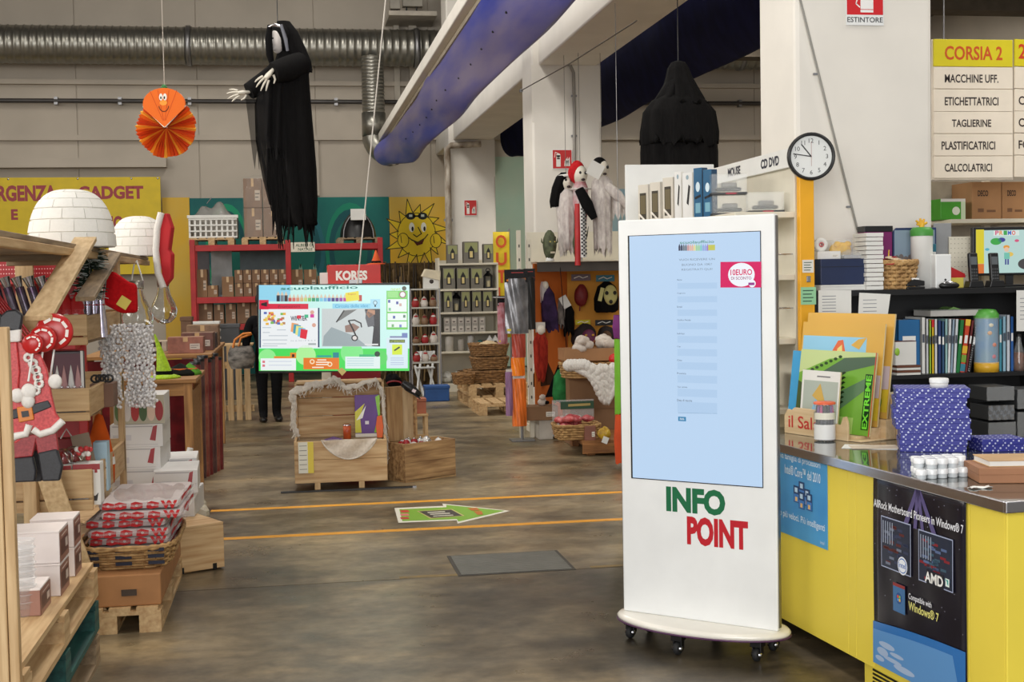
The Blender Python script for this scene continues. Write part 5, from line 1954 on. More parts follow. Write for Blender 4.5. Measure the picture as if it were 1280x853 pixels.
part(t,'box_body',MB().box(-0.12,0.12,-0.08,0.08,0,0.2),BLACK,0.004)
part(t,'print',MB((150,150,150)).box(-0.06,0.06,-0.082,-0.081,0.06,0.12),'print')


def row_box(label,px0,px1,y0,X,draw,m,dep=0.05,rz=-1.15,lift=0.0):
    d = ray((px0 + px1)/2,240)
    Y = X*d.y/d.x
    zt = at((px0 + px1)/2,y0,Y).z
    wpx = (px1 - px0)/FPX*Y
    w = wpx/max(0.35,cos(abs(rz) - radians(20)))
    t = thing('boxed_gadget',label,'box',(X,Y,GZ + lift),rz,'boxed gadgets along the top of the shelf behind the kiosk')
    h = zt - GZ - lift
    part(t,'box_body',MB().box(-w/2,w/2,0,dep,0,h),m,0.002)
    p = MB()
    p.m = Matrix.Translation((0,-0.0006,0))
    draw(p,w,h)
    part(t,'print',p,'gloss_print')
    return t


def gps(p,w,h):
    p.rect(-w/2,0,w/2,h,(214,208,196),1)
    p.rect(-w*0.34,h*0.16,w*0.3,h*0.8,(70,66,58),2)
    p.rect(-w*0.28,h*0.3,w*0.24,h*0.74,(110,100,76),3)
    p.line([(-w*0.4,h*0.3),(-w*0.1,h*0.22),(w*0.3,h*0.1)],h*0.05,(236,230,220),4)


def handle_card(p,w,h):
    p.rect(-w/2,0,w/2,h,(226,226,224),1)
    p.poly([(-w*0.1,h*0.35),(w*0.1,h*0.3),(w*0.3,h*0.7),(w*0.12,h*0.75)],(40,40,44),2)
    p.disc(0,h*0.9,w*0.15,h*0.05,(150,170,180),2)


def blue_card(p,w,h):
    p.rect(-w/2,0,w/2,h,(36,92,130),1)
    p.disc(0,h*0.62,w*0.25,h*0.1,(206,226,236),2)
    p.rect(-w*0.3,h*0.1,w*0.3,h*0.3,(120,170,190),2)
    p.line([(-w*0.3,h*0.4),(w*0.3,h*0.44)],h*0.05,(24,30,40),3)


GRY = mat('card_grey',(196,192,184),0.5)
for i,(a,b_,y,nm) in enumerate(((797,811,231,'farthest of three grey navigator boxes behind the kiosk top'),(812,826,228,'middle of three grey navigator boxes behind the kiosk top'),(828,842,222,'nearest of three grey navigator boxes behind the kiosk top'))):
    row_box(nm,a,b_,y,2.17,gps,GRY)
row_box('white blister card with a pale gadget next to the navigator boxes',843,852,215,2.17,handle_card,WHITE_M,0.02)
row_box('white card with a black handset behind the kiosk top',853,866,216,2.17,handle_card,WHITE_M,0.02)
BLC = mat('card_blue',(30,70,104),0.4)
row_box('blue card box left of its pair behind the kiosk top',867,878,210,2.17,blue_card,BLC,0.04)
row_box('blue card box right of its pair behind the kiosk top',879,890,212,2.17,blue_card,BLC,0.04)


def clear_car(label,x0,y0,x1,y1,Y,z0):
    X,z,w,h = bb(x0,y0,x1,y1,Y)
    t = thing('display_case',label,'case',(X,Y,z0),radians(-12),'clear cases behind the kiosk')
    part(t,'case',MB().box(-w/2,w/2,-0.05,0.05,0.008,h),mat('case_clear',(220,224,224),0.05,alpha=0.22,var=0.01),0.003)
    part(t,'base',MB().box(-w/2 - 0.002,w/2 + 0.002,-0.052,0.052,0,0.012),BLACK,0.002)
    part(t,'model',MB().box(-w*0.36,w*0.36,-0.03,0.03,0.02,h*0.36),mat('model_dark',(60,60,56),0.4,var=0.2,scale=30),0.008)
    part(t,'model_top',MB().box(-w*0.2,w*0.24,-0.025,0.025,h*0.34,h*0.6),mat('model_grey',(120,118,112),0.4),0.008)
    part(t,'plaque',MB((160,40,60)).box(-w*0.1,w*0.2,-0.0535,-0.052,0.002,0.01),'print')


clear_car('clear display case with a dark model at the lower right behind the kiosk',935,237,977,263,6.38,GZ)
clear_car('clear display case with pale contents left of the dark model case',890,237,932,262,6.6,GZ)
z2 = GZ + bb(890,237,932,262,6.6)[3] + 0.002
clear_car('clear display case stacked on top of the other case behind the kiosk',889,210,931,236,6.6,z2)


# ------------------------------------------------------------------ hanging figures
def drape(prof,folds=9,amp=0.12,rag=0.0,n=40,seed=1,sq=0.6):
    """cloth tube; prof = (z, centre x, half width, half depth) from top to bottom"""
    rr = random.Random(seed)
    ph = rr.uniform(0,6)
    k = len(prof)
    rags = [rr.uniform(0,rag) for _ in range(n)]
    sub = 4
    mb = MB()

    def fn(u,v):
        s = v*(k - 1)
        i = min(int(s),k - 2)
        f = s - i
        z,cx,hw,hd = [prof[i][q]*(1 - f) + prof[i + 1][q]*f for q in range(4)]
        a = 2*pi*u
        w = 1 + amp*v*sin(folds*a + ph + 0.6*sin(3*v)) + amp*0.5*v*sin((folds*2 + 1)*a)
        return (cx + hw*w*cos(a),hd*w*sin(a),z + (rags[int(u*n) % n] if v > 0.999 else 0))
    mb.grid(fn,n,(k - 1)*sub,closeu=True)
    return mb


def hand(mb,o,d,L,spread=0.5,curl=0.5,up=(0,0,1)):
    """palm and five separate bent fingers growing from o along d"""
    o,d = Vector(o),Vector(d).normalized()
    s = d.cross(Vector(up))
    if s.length < 0.1:
        s = Vector((1,0,0))
    s.normalize()
    n = s.cross(d).normalized()
    mb.tube([o - d*L*0.15,o,o + d*L*0.25,o + d*L*0.46],[L*0.13,L*0.15,L*0.2,L*0.17],10,sq=0.55)
    for i,(off,ln) in enumerate(((-0.16,0.42),(-0.06,0.52),(0.05,0.5),(0.15,0.38))):
        b0 = o + d*L*0.42 + s*L*off
        f = (d + s*off*spread*4).normalized()
        p1 = b0 + f*L*ln*0.5
        p2 = p1 + (f - n*curl).normalized()*L*ln*0.35
        p3 = p2 + (f - n*curl*1.8).normalized()*L*ln*0.28
        mb.tube([b0,p1,p2,p3],[L*0.05,L*0.046,L*0.038,L*0.02],7)
    b0 = o + d*L*0.1 - s*L*0.17
    f = (d*0.7 - s).normalized()
    mb.tube([b0,b0 + f*L*0.2,b0 + f*L*0.2 + (d - s*0.4).normalized()*L*0.2],[L*0.06,L*0.05,L*0.025],7)
    return mb


SHEER = mat('black_sheer',(20,19,20),0.9,alpha=0.72,var=0.1)
ROBE = mat('black_robe',(12,11,12),0.95,c2=(20,19,19),scale=14,stretch=(6,6,1),bump=0.2)
PALE = mat('pale_latex',(216,210,196),0.5,var=0.05)
u = 11.15/FPX
wl = at(352,300,11.0)
t = thing('witch_figure','black robed witch with white face and clawed hands hanging in the aisle','figure',tuple(wl))


def wp(px,py,y=0.0):
    return ((px - 352)*u,y,(300 - py)*u)


prof = [(z_,x_,h_,d_) for (z_,x_,h_,d_) in [((300 - py)*u,(cx - 352)*u,hw*u,hd*u) for py,cx,hw,hd in ((74,362,9,8),(84,366,16,12),(100,367,22,16),(130,366,24,18),(170,366,26,20),(215,367,27,21),(255,369,25,21),(292,372,20,18))]]
part(t,'robe',drape(prof,8,0.12,0.16,48,3),ROBE)
# outer skirt veil on the left side
prof = [((300 - py)*u,(cx - 352)*u,hw*u,hd*u) for py,cx,hw,hd in ((108,345,14,8),(140,345,20,13),(180,350,24,16),(225,358,24,17),(268,364,20,15))]
part(t,'veil',drape(prof,10,0.16,0.30,48,8),SHEER)
fr = MB()
rf = random.Random(77)
for i in range(60):
    a = 2*pi*i/60
    x = (369 - 352)*u + 22*u*cos(a) + rf.uniform(-0.02,0.02)
    y = 18*u*sin(a)
    L_ = rf.uniform(0.12,0.42)
    fr.tube([(x,y,0.34),(x + rf.uniform(-0.015,0.015),y,0.34 - L_*0.5),(x + rf.uniform(-0.03,0.03),y,0.34 - L_)],[0.014,0.011,0.003],4)
for i in range(40):
    px = 338 + 26*rf.random()
    fr.tube([wp(px,190 + 20*rf.random(),-0.12),wp(px + rf.uniform(-2,4),235,-0.12),wp(px + rf.uniform(0,8),262 + 34*rf.random(),-0.10)],[0.012,0.009,0.003],4)
part(t,'fringe',fr,ROBE,kind='stuff')
# arms: near sleeve across the chest, far arm stretched out left
part(t,'sleeve',MB().tube([wp(380,88,-0.05),wp(364,98,-0.16),wp(348,104,-0.20)],[0.09,0.10,0.085],14),ROBE)
part(t,'sleeve',MB().tube([wp(362,88,0.06),wp(338,108,0.06),wp(318,121,0.02)],[0.08,0.085,0.07],14),ROBE)
part(t,'sleeve_drape',MB().grid(lambda a,b_: (wp(313 + 30*a + 2*sin(9*a),0)[0] + 0.05*b_*(1 - a),0.03*sin(14*a + 3*b_),(300 - (122 - 6*a))*u - b_*u*(86 - 30*abs(a - 0.25) + 14*sin(31*a))),18,10),SHEER)
part(t,'sleeve_drape',MB().grid(lambda a,b_: (wp(335 + 26*a,0)[0],-0.18 + 0.03*sin(14*a + 3*b_),(300 - 108)*u - b_*u*(70 + 40*a + 10*sin(27*a))),18,10),SHEER)
part(t,'hand',hand(MB(),wp(346,102,-0.21),(-0.62,-0.25,-0.75),0.19,0.6,0.5,up=(0,-1,0.3)),PALE)
part(t,'hand',hand(MB(),wp(316,122,0.02),(-1.0,-0.2,-0.15),0.17,0.8,0.3,up=(0,-1,0.5)),PALE)
# head turned to the left
hd_ = MB()


def headfn(a,b_):
    th,ph = 2*pi*a,pi*b_
    x,y,z = sin(ph)*cos(th),sin(ph)*sin(th),cos(ph)
    # the face looks along -x and a little towards the viewer
    fx = -x*0.82 - y*0.57
    sx = 0.070*(1 - 0.18*max(0,-z))
    r_ = 1.0
    side = (x*0.57 - y*0.82)
    if fx > 0.8:
        nose = max(0,1 - abs(side)/0.16)*max(0,1 - abs(z + 0.12)/0.28)
        r_ += 0.30*nose
        eye = max(0,1 - abs(abs(side) - 0.32)/0.2)*max(0,1 - abs(z - 0.12)/0.18)
        r_ -= 0.12*eye
    if fx > 0.6 and z < -0.6:
        r_ += 0.1
    return (x*sx*r_,y*sx*1.1*r_,z*0.10*r_)


hd_.m = Matrix.Translation(wp(353.5,62,-0.03))
hd_.grid(headfn,36,26)
h_ob = part(t,'head',hd_,mat('white_face',(214,208,204),0.5,var=0.03))
fd = Vector((-0.82,-0.57,0))
sd = Vector((0.57,-0.82,0))
hc = Vector(wp(353.5,62,-0.03))
for s_ in (-1,1):
    e = hc + fd*0.064 + sd*(0.026*s_) + Vector((0,0,0.012))
    part(h_ob,'eye',MB((30,24,26)).ell(tuple(e),(0.012,0.012,0.008),10,6),'print')
e = hc + fd*0.066 + Vector((0,0,-0.05))
part(h_ob,'mouth',MB((120,40,44)).ell(tuple(e),(0.014,0.018,0.006),10,6),'print')
# hair and hood
hr = MB()
hr.m = Matrix.Translation(hc + Vector((0.035,0.03,0.03)))
hr.grid(lambda a,b_: (0.098*sin(pi*b_)*cos(2*pi*a)*(1 + 0.05*sin(14*a)),0.105*sin(pi*b_)*sin(2*pi*a)*(1 + 0.05*sin(17*a)),0.125*cos(pi*b_)),28,14)
part(t,'hair',hr,mat('black_hair',(13,12,13),0.9,bump=0.4,scale=40,stretch=(4,4,1)))
part(t,'veil',drape([((300 - py)*u,(cx - 352)*u,hw*u,hd*u) for py,cx,hw,hd in ((38,361,8,8),(50,366,12,12),(70,374,13,13),(86,382,11,13),(101,386,8,10))],7,0.1,0.05,30,5),ROBE)
part(t,'hair_strand',MB().tube([wp(345,45,-0.08),wp(343,62,-0.1),wp(344,80,-0.1),wp(347,95,-0.08)],[0.02,0.03,0.03,0.015],8),MATS['black_hair'])
part(t,'hair_strand',MB().tube([wp(358,45,-0.13),wp(363,62,-0.13),wp(365,76,-0.12)],[0.012,0.016,0.012],8),mat('grey_hair',(110,112,122),0.5))
part(t,'headband',MB().tube([wp(344,47,-0.09),wp(350,45,-0.125),wp(358,47,-0.12)],0.012,8),CHROME)
part(t,'cord',MB().tube([wp(354,38),(wp(354,38)[0],0,8.2 - wl.z)],0.004,5),BLACK)

# second black figure seen from behind
u2 = 9.25/FPX
w2_ = at(850,262,9.0)
t = thing('reaper_figure','black hooded figure hanging with its back turned above the shelf behind the kiosk','figure',tuple(w2_))
prof = [((262 - py)*u2,(cx - 850)*u2,hw*u2,hd*u2) for py,cx,hw,hd in ((112,850,14,12),(122,850,26,20),(134,850,40,24),(150,851,45,26),(190,851,47,27),(225,851,46,27),(258,851,44,26))]
part(t,'robe',drape(prof,13,0.10,0.12,64,4),ROBE)
part(t,'cape',drape([((262 - py)*u2,(cx - 850)*u2,hw*u2,hd*u2) for py,cx,hw,hd in ((116,850,18,16),(126,850,34,25),(140,850,45,29),(165,850,48,31),(186,850,47,31))],11,0.08,0.10,56,9),ROBE)
part(t,'hood',drape([((262 - py)*u2,(cx - 850)*u2,hw*u2,hd*u2) for py,cx,hw,hd in ((77,850,3,3),(79,850,9,9),(86,850,13,13),(97,851,16,16),(110,853,21,20),(124,855,26,24),(136,856,28,27))],8,0.12,0.05,44,6),ROBE)
part(t,'hair',drape([((262 - py)*u2,(cx - 850)*u2,hw*u2,hd*u2) for py,cx,hw,hd in ((92,850,9,14),(110,845,16,17),(124,840,20,19),(134,836,18,16))],7,0.2,0.06,30,7),MATS['black_hair'])
part(t,'cord',MB().tube([(0,0,(262 - 78)*u2),(0,0,6.0 - w2_.z)],0.004,5),BLACK)
part(t,'lower_robe',drape([((262 - py)*u2,0,hw*u2,24*u2) for py,hw in ((250,43),(300,42),(340,36))],9,0.1,0.1,40,12),ROBE)

# paper pumpkin lantern
pc_ = at(208.5,160,9.5)
up_ = 9.6/FPX
t = thing('pumpkin_lantern','orange and yellow pleated paper pumpkin with a smiling face hanging from a string','paper lantern',tuple(pc_),radians(-9.5))
rr = random.Random(4)
n = 38
for i in range(n):
    a0 = radians(128) + i/n*radians(284)
    a1 = radians(128) + (i + 1)/n*radians(284)
    am = (a0 + a1)/2
    r_ = 35*up_*(1 + rr.uniform(-0.03,0.03))
    c = [(226,92,24),(236,120,26),(246,190,60),(216,76,22)][(i*7) % 4]
    vs = [(0.012*cos(am),-0.02,0.012*sin(am)),(r_*cos(a0),0.0,r_*sin(a0)),(r_*1.02*cos(am),-0.035,r_*1.02*sin(am)),(r_*cos(a1),0.0,r_*sin(a1)),(0,0.02,0),
          (r_*0.6*cos(am),-0.055,r_*0.6*sin(am))]
    part(t,'pleat',MB(c).add(vs,[(0,1,2,5),(0,5,2,3),(1,4,3,2),(0,4,1),(0,3,4)]),'matt_print')
fc = [(0,0.0)]
for i in range(17):
    a = radians(196) - radians(212)*i/16
    fc.append((25*up_*cos(a),27*up_ + 19*up_*sin(a)))
o = part(t,'face_card',MB((236,110,26)).prism(fc,-0.062,-0.03),'matt_print')
p = MB()
p.m = Matrix.Translation((0,-0.0625,0))
for a in (-18,-7,7,18):
    p.line([(0.03*sin(radians(a)),0.045),(25*up_*sin(radians(a*2.2)),0.25)],0.004,(206,76,20),1)
for s_ in (-1,1):
    p.disc(s_*0.014 - 0.004,0.205,0.013,0.024,(240,236,226),3)
    p.disc(s_*0.012 - 0.006,0.20,0.005,0.01,(30,24,20),4)
p.disc(-0.002,0.165,0.026,0.018,(250,160,60),4)
p.line([(0.034*cos(radians(a)),0.15 + 0.045*sin(radians(a))) for a in range(190,351,16)],0.006,(110,50,20),3)
part(o,'painted_face',p,'matt_print')
for s_ in (-1,1):
    part(t,'white_edge',MB((232,222,204)).beam((0,-0.055,0.0),(s_*25*up_,-0.05,25*up_),0.012,0.012),'matt_print')
part(t,'stem',MB().lathe([(0.02,0.262),(0.024,0.272),(0.012,0.292),(0.001,0.295)],10,(0,-0.04,0)),mat('stem_green',(50,120,60),0.7))
part(t,'string',MB().tube([(0,-0.03,0.29),(0,-0.03,8.2 - pc_.z)],0.003,5),mat('string',(190,180,168),0.7))

# ------------------------------------------------------------------ wooden chests in the aisle
c1a,c1b = atz(369,617,0),atz(485,609,0)
CX,z0,cw,ch = bb(368,548,484,603,10.35)
zf = at(425,603,10.35).z
zt = at(425,551,10.35).z
t = thing('wooden_chest','open pale wooden chest with cobweb netting standing on blocks in the aisle','chest',(CX,10.35,0),radians(-2))
hw = cw/2
dpt = 0.5
part(t,'front_plank',MB().box(-hw,hw,0,0.018,zf,zf + (zt - zf)*0.55),W_PINE,0.003)
part(t,'front_plank',MB().box(-hw,hw,0,0.018,zf + (zt - zf)*0.555,zt),W_PINE,0.003)
part(t,'side_plank',MB().box(-hw,-hw + 0.018,0.018,dpt,zf,zt),W_PINE,0.003)
part(t,'side_plank',MB().box(hw - 0.018,hw,0.018,dpt,zf,zt),W_PINE,0.003)
part(t,'back_plank',MB().box(-hw,hw,dpt,dpt + 0.018,zf,zt),W_PINE,0.003)
part(t,'floor_plank',MB().box(-hw,hw,0.018,dpt,zf,zf + 0.02),W_PINE)
lt = at(425,474,10.95).z
lid = None
for k in range(3):
    za,zb_ = zt + (lt - zt)*k/3,zt + (lt - zt)*(k + 1)/3 - 0.003
    part(t,'lid_plank',MB().prism([(-hw,za),(hw,za),(hw,zb_),(-hw,zb_)],dpt + 0.02 + 0.03*k,dpt + 0.04 + 0.03*k),W_PINE,0.003)
part(t,'lid_rim',MB().box(-hw,-hw + 0.02,dpt - 0.10,dpt + 0.09,zt,lt),W_PINE,0.003)
part(t,'lid_rim',MB().box(hw - 0.02,hw,dpt - 0.10,dpt + 0.09,zt,lt),W_PINE,0.003)
part(t,'lid_rim',MB().box(-hw,hw,dpt - 0.10,dpt + 0.09,lt - 0.02,lt),W_PINE,0.003)
for px in (397,452):
    x = at(px,610,10.4).x - CX
    part(t,'foot_block',MB().box(x - 0.022,x + 0.022,0.0,0.42,0,zf),W_PALE_Z,0.003)
t = thing('pallet_truck_fork','dark flat bar lying on the floor under the pale chest','bar',(CX + 0.05,10.30,0))
part(t,'bar',MB().box(-0.52,0.5,-0.02,0.02,0.0,0.012),BLACK,0.002)
part(t,'end_cap',MB().box(0.5,0.53,-0.022,0.022,0,0.014),STEEL)
# price tag on the chest front
X,z,w,h = bb(373,553,392,592,10.34)
t = thing('price_sheet','white and yellow price sheet taped on the front of the pale chest','price tag',(X,10.343,z))
part(t,'sheet',MB((222,220,206)).box(-w/2,w*0.12,-0.003,-0.001,0,h).box(w*0.12,w/2,-0.003,-0.001,0,h,(222,200,70)),'print')
p = MB((90,90,84))
p.m = Matrix.Translation((0,-0.0032,0))
for i in range(6):
    p.line([(-w*0.42,h*(0.88 - 0.15*i)),(w*0.05,h*(0.88 - 0.15*i))],0.004,None,1)
part(t,'lettering',p,'print')
# cobweb netting hung on the chest
NET = mat('netting',(238,232,222),0.8,alpha=0.6,c2=(216,208,196),scale=50)


def web(label,pts,wdt,Y,name='cobweb_garland'):
    """rope of ragged white cloth following picture points"""
    P_ = [at(a,b_,Y) for a,b_ in pts]
    o = P_[0]
    t = thing(name,label,'garland',tuple(o),0,'white cobweb cloth on the chest')
    m_ = MB()
    rr = random.Random(len(pts))
    seg = []
    for a,b_ in zip(P_[:-1],P_[1:]):
        for k in range(5):
            seg.append(a + (b_ - a)*k/5)
    seg.append(P_[-1])
    rad = [wdt*(0.6 + 0.6*rr.random()) for _ in seg]
    m_.tube([tuple(q - o + Vector((0,rr.uniform(-0.015,0.015),rr.uniform(-0.01,0.01)))) for q in seg],rad,9,sq=0.5)
    part(t,'cloth',m_,NET)
    st = MB()
    for q,r_ in zip(seg,rad):
        for k in range(2):
            b0 = q - o
            st.tube([tuple(b0),tuple(b0 + Vector((rr.uniform(-0.02,0.02),-0.02,-wdt*0.8))),tuple(b0 + Vector((rr.uniform(-0.03,0.03),-0.02,-wdt*rr.uniform(1.2,2.2))))],0.003,4)
    part(t,'strand',st,NET,kind='stuff')
    return t


web('ragged white cobweb cloth hung along the left side of the chest lid',((372,545),(366,530),(368,505),(364,492),(385,483),(410,476),(420,474)),0.035,10.72)
web('ragged white cobweb cloth swagged on the right of the chest lid',((420,474),(432,486),(450,481),(470,474),(478,490),(480,515),(482,545),(484,575)),0.03,10.68)
X,z,w,h = bb(405,549,468,574,10.32)
t = thing('net_swag','pale net draped over the middle of the chest front','netting',(X,10.33,z))
part(t,'net',MB().grid(lambda a,b_: ((a - 0.5)*w*1.1,-0.012 - 0.01*sin(12*a + 5*b_),h - b_*h*(sin(pi*a) ** 0.7) - 0.002),24,10),NET)
part(t,'hem',MB().tube([((i/20 - 0.5)*w*1.1,-0.015,h - h*(sin(pi*i/20) ** 0.7 if 0 < i < 20 else 0)) for i in range(21)],0.006,6),NET)
# things standing in chest one
X,z,w,h = bb(443,493,474,545,10.80)
t = thing('costume_card','purple and lime costume pack standing in the open chest','pack',(X,10.70,zt - 0.02),radians(-6))
part(t,'backing_card',MB().box(-w/2,w/2,0,0.01,0,h),mat('pack_purple',(92,48,132),0.4),0.002)
p = MB()
p.rect(-w/2,0,w/2,h*0.08,(216,210,200),1)
p.poly([(-w*0.5,h*0.1),(-w*0.25,h*0.1),(-w*0.3,h*0.5),(-w*0.1,h*0.8),(-w*0.5,h*0.6)],(200,196,60),1)
p.poly([(-w*0.45,h*0.4),(-w*0.05,h*0.75),(-w*0.2,h*0.45)],(230,230,220),2)
p.poly([(w*0.25,h*0.1),(w*0.5,h*0.1),(w*0.5,h),(w*0.32,h*0.95),(w*0.42,h*0.5)],(130,190,50),1)
p.rect(-w*0.1,h*0.3,w*0.05,h*0.38,(220,214,220),2)
part(t,'print',p,'gloss_print')
X,z,w,h = bb(429,527,439,545,10.6)
t = thing('orange_can','small orange can standing in the open chest','can',(X,10.62,zt - 0.02))
part(t,'can_body',MB().lathe([(0.001,0),(w/2,0),(w/2,h),(0.001,h)],18),mat('can_orange',(206,92,36),0.4,c2=(160,60,30),scale=20))
part(t,'can_rim',MB().lathe([(w/2 + 0.002,h - 0.008),(w/2 + 0.002,h),(w/2 - 0.003,h + 0.001)],18),CHROME)
X,z,w,h = bb(474,512,480,540,10.58)
t = thing('orange_packet','orange lantern shaped packet at the right end of the open chest','packet',(X - 0.015,10.62,zt - 0.02))
part(t,'packet_body',MB().prism([(-0.02,0),(0.022,0),(0.03,h*0.5),(0.02,h),(-0.018,h*0.95),(-0.03,h*0.5)],-0.01,0.012),mat('packet_orange',(226,96,30),0.4),0.003)
part(t,'packet_face',MB((40,24,20)).disc(0,h*0.5,0.012,0.018),'print')
X,z,w,h = bb(405,540,428,547,10.5)
t = thing('purple_bat','flat purple felt shape lying on the chest edge','felt shape',(X,10.52,zt - 0.018))
part(t,'felt',MB().prism([(-w/2,0.01),(-w*0.2,0.02),(0,0.03),(w*0.3,0.018),(w/2,0.01),(0,0)],-0.05,0.03),mat('felt_purple',(110,84,130),0.9),0.003)
part(t,'stitch',MB((160,140,170)).box(-w*0.3,w*0.3,-0.052,-0.05,0.012,0.016),'print')
t = thing('chest_filling','false wooden floor holding the goods inside the open chest','board',(CX,10.62,zt - 0.05))
part(t,'board',MB().box(-hw + 0.03,hw - 0.03,-0.18,0.2,0,0.03),W_GREY,0.003)
part(t,'batten',MB().box(-hw + 0.03,hw - 0.03,-0.02,0.02,-0.25,0),W_GREY)

# second chest, turned, lid open behind
A_ = atz(507,604,0)
B_ = atz(570,595,0)
rz = math.atan2(B_.y - A_.y,B_.x - A_.x)
wd = (B_ - A_).length
h2_ = at(538,552,(A_.y + B_.y)/2).z
t = thing('wooden_chest','turned wooden chest with dark grain and open lid right of the pale chest','chest',(A_.x,A_.y,0),rz)
W_MAP = wood('wood_mappa',(196,160,112),(126,92,60),scale=2.2)
part(t,'front_plank',MB().box(0,wd,0,0.018,0.005,h2_*0.5),W_MAP,0.003)
part(t,'front_plank',MB().box(0,wd,0,0.018,h2_*0.505,h2_),W_MAP,0.003)
part(t,'side_plank',MB().box(0,0.018,0.018,0.24,0.005,h2_),W_MAP,0.003)
part(t,'side_plank',MB().box(wd - 0.018,wd,0.018,0.24,0.005,h2_),W_MAP,0.003)
part(t,'back_plank',MB().box(0,wd,0.24,0.258,0.005,h2_),W_MAP,0.003)
part(t,'floor_plank',MB().box(0,wd,0.0,0.25,0.0,0.02),W_MAP)
lz_ = at(500,482,10.9).z
part(t,'lid_panel',MB().box(0.0,wd*0.30,0.225,0.255,h2_,lz_),wood('lid_wood',(176,142,100),(140,106,70),axis=2),0.003)
part(t,'lid_panel',MB().box(wd*0.302,wd*0.50,0.225,0.255,h2_,lz_ - 0.02),wood('lid_wood_pale',(196,170,134),(160,132,98),axis=2),0.003)
part(t,'lid_edge',MB().box(wd*0.50,wd*0.53,0.19,0.255,h2_,lz_ - 0.03),W_MAP,0.003)
C2 = Vector((A_.x,A_.y,0))
cr,sr = cos(rz),sin(rz)


def c2(x,y,z):
    return (A_.x + x*cr - y*sr,A_.y + x*sr + y*cr,z)


t = thing('chest_tray','brown card tray filling the turned chest','tray',c2(wd/2,0.13,h2_ - 0.08),rz)
part(t,'tray_floor',MB().box(-wd*0.46,wd*0.46,-0.10,0.10,0,0.02),CARD_D,0.002)
part(t,'tray_leg',MB().box(-wd*0.4,wd*0.4,-0.01,0.01,-(h2_ - 0.1),0),CARD_D)
rr = random.Random(9)
for i in range(16):
    x,y = 0.06 + (wd - 0.14)*rr.random(),0.06 + 0.14*rr.random()
    rdi = rr.uniform(0.026,0.038)
    o = thing('christmas_bauble',['shiny white bauble heaped in the turned chest','shiny red bauble heaped in the turned chest','silver bauble heaped in the turned chest'][i % 3],'bauble',c2(x,y,h2_ - 0.06 + rdi*0.9 + 0.03*rr.random()),0,'baubles in the turned chest')
    part(o,'ball',MB().ell((0,0,0),rdi,14,9),[mat('bauble_white',(226,222,216),0.25),mat('bauble_red',(150,30,36),0.25),mat('bauble_silver',(190,188,184),0.2,0.8)][i % 3])
    part(o,'cap',MB().lathe([(0.008,rdi - 0.003),(0.008,rdi + 0.006),(0.001,rdi + 0.007)],8),CHROME)
# stool with terracotta box, dark shoe
X,z,w,h = bb(510,517,535,560,11.6)
t = thing('slatted_stool','small pale slatted stool behind the turned chest','stool',(X,11.62,0))
zs = at(522,517,11.6).z
part(t,'seat',MB().box(-w/2,w/2,-0.1,0.1,zs - 0.02,zs),W_PALE,0.003)
for sx in (-1,1):
    for sy in (-1,1):
        part(t,'leg',MB().bx(sx*(w/2 - 0.02),sy*0.08,(zs - 0.02)/2,0.03,0.03,zs - 0.02),W_PALE_Z,0.002)
part(t,'slat',MB().box(-w/2,w/2,-0.09,-0.075,zs*0.45,zs*0.6),W_PALE,0.002)
part(t,'slat',MB().box(-w/2,w/2,-0.09,-0.075,zs*0.15,zs*0.28),W_PALE,0.002)
X,z,w,h = bb(512,497,532,516,11.6)
t = thing('terracotta_box','terracotta coloured box on the slatted stool','box',(X,11.62,zs))
part(t,'box_body',MB().box(-w/2,w/2,-0.07,0.07,0,h*0.8),mat('terracotta',(168,100,74),0.7),0.006)
part(t,'lid',MB().box(-w/2 - 0.004,w/2 + 0.004,-0.074,0.074,h*0.8,h),MATS['terracotta'],0.004)
X,z,w,h = bb(484,464,500,482,10.95)
t = thing('black_hat','black fabric bundle lying on the open lid of the turned chest','fabric',(X,10.98,lz_))
part(t,'cloth',MB().grid(blob(random.Random(3),(0.07,0.06,0.05),0.25,1,1),16,10),BLACKM)
t.location.z = lz_ + 0.035
part(t,'band',MB().tube([(0.06*cos(a/8*pi),-0.06,-0.02 + 0.02*sin(a/8*pi)) for a in range(9)],0.008,6),RED_D)
pa,pb = at(502,478,10.72),at(525,494,10.72)
t = thing('black_shoe','black shoe with white label hanging over the turned chest lid','shoe',tuple((pa + pb)/2))
d_ = (pb - pa)/2
part(t,'upper',MB().tube([tuple(-d_*0.9),tuple(-d_*0.3),tuple(d_*0.3),tuple(d_)],[0.025,0.04,0.035,0.02],10),BLACK)
part(t,'sole',MB().beam(tuple(-d_ + Vector((0,0,-0.03))),tuple(d_ + Vector((0,0,-0.03))),0.05,0.012),RUBBER)
part(t,'white_label',MB((222,206,210)).bx(d_.x*0.3,-0.04,d_.z*0.3,0.03,0.004,0.025,rot=(0,0.5,0)),'print')
# ------------------------------------------------------------------ orange costume display
ORG = mat('orange_panel',(206,108,36),0.7,var=0.04,scale=3)
ORY = mat('orange_yellow_panel',(212,146,48),0.7,var=0.04,scale=3)
PA,PB = Vector((2.46,13.25,0)),Vector((2.93,13.86,0))
DX,DZ = 3.72,at(690,330,13.6).z
t = thing('costume_display','orange shop display unit hung with masks in front of the middle column','display unit',(2.46,13.25,0))


def rel(p,q=Vector((2.46,13.25,0))):
    return tuple(Vector(p) - q)


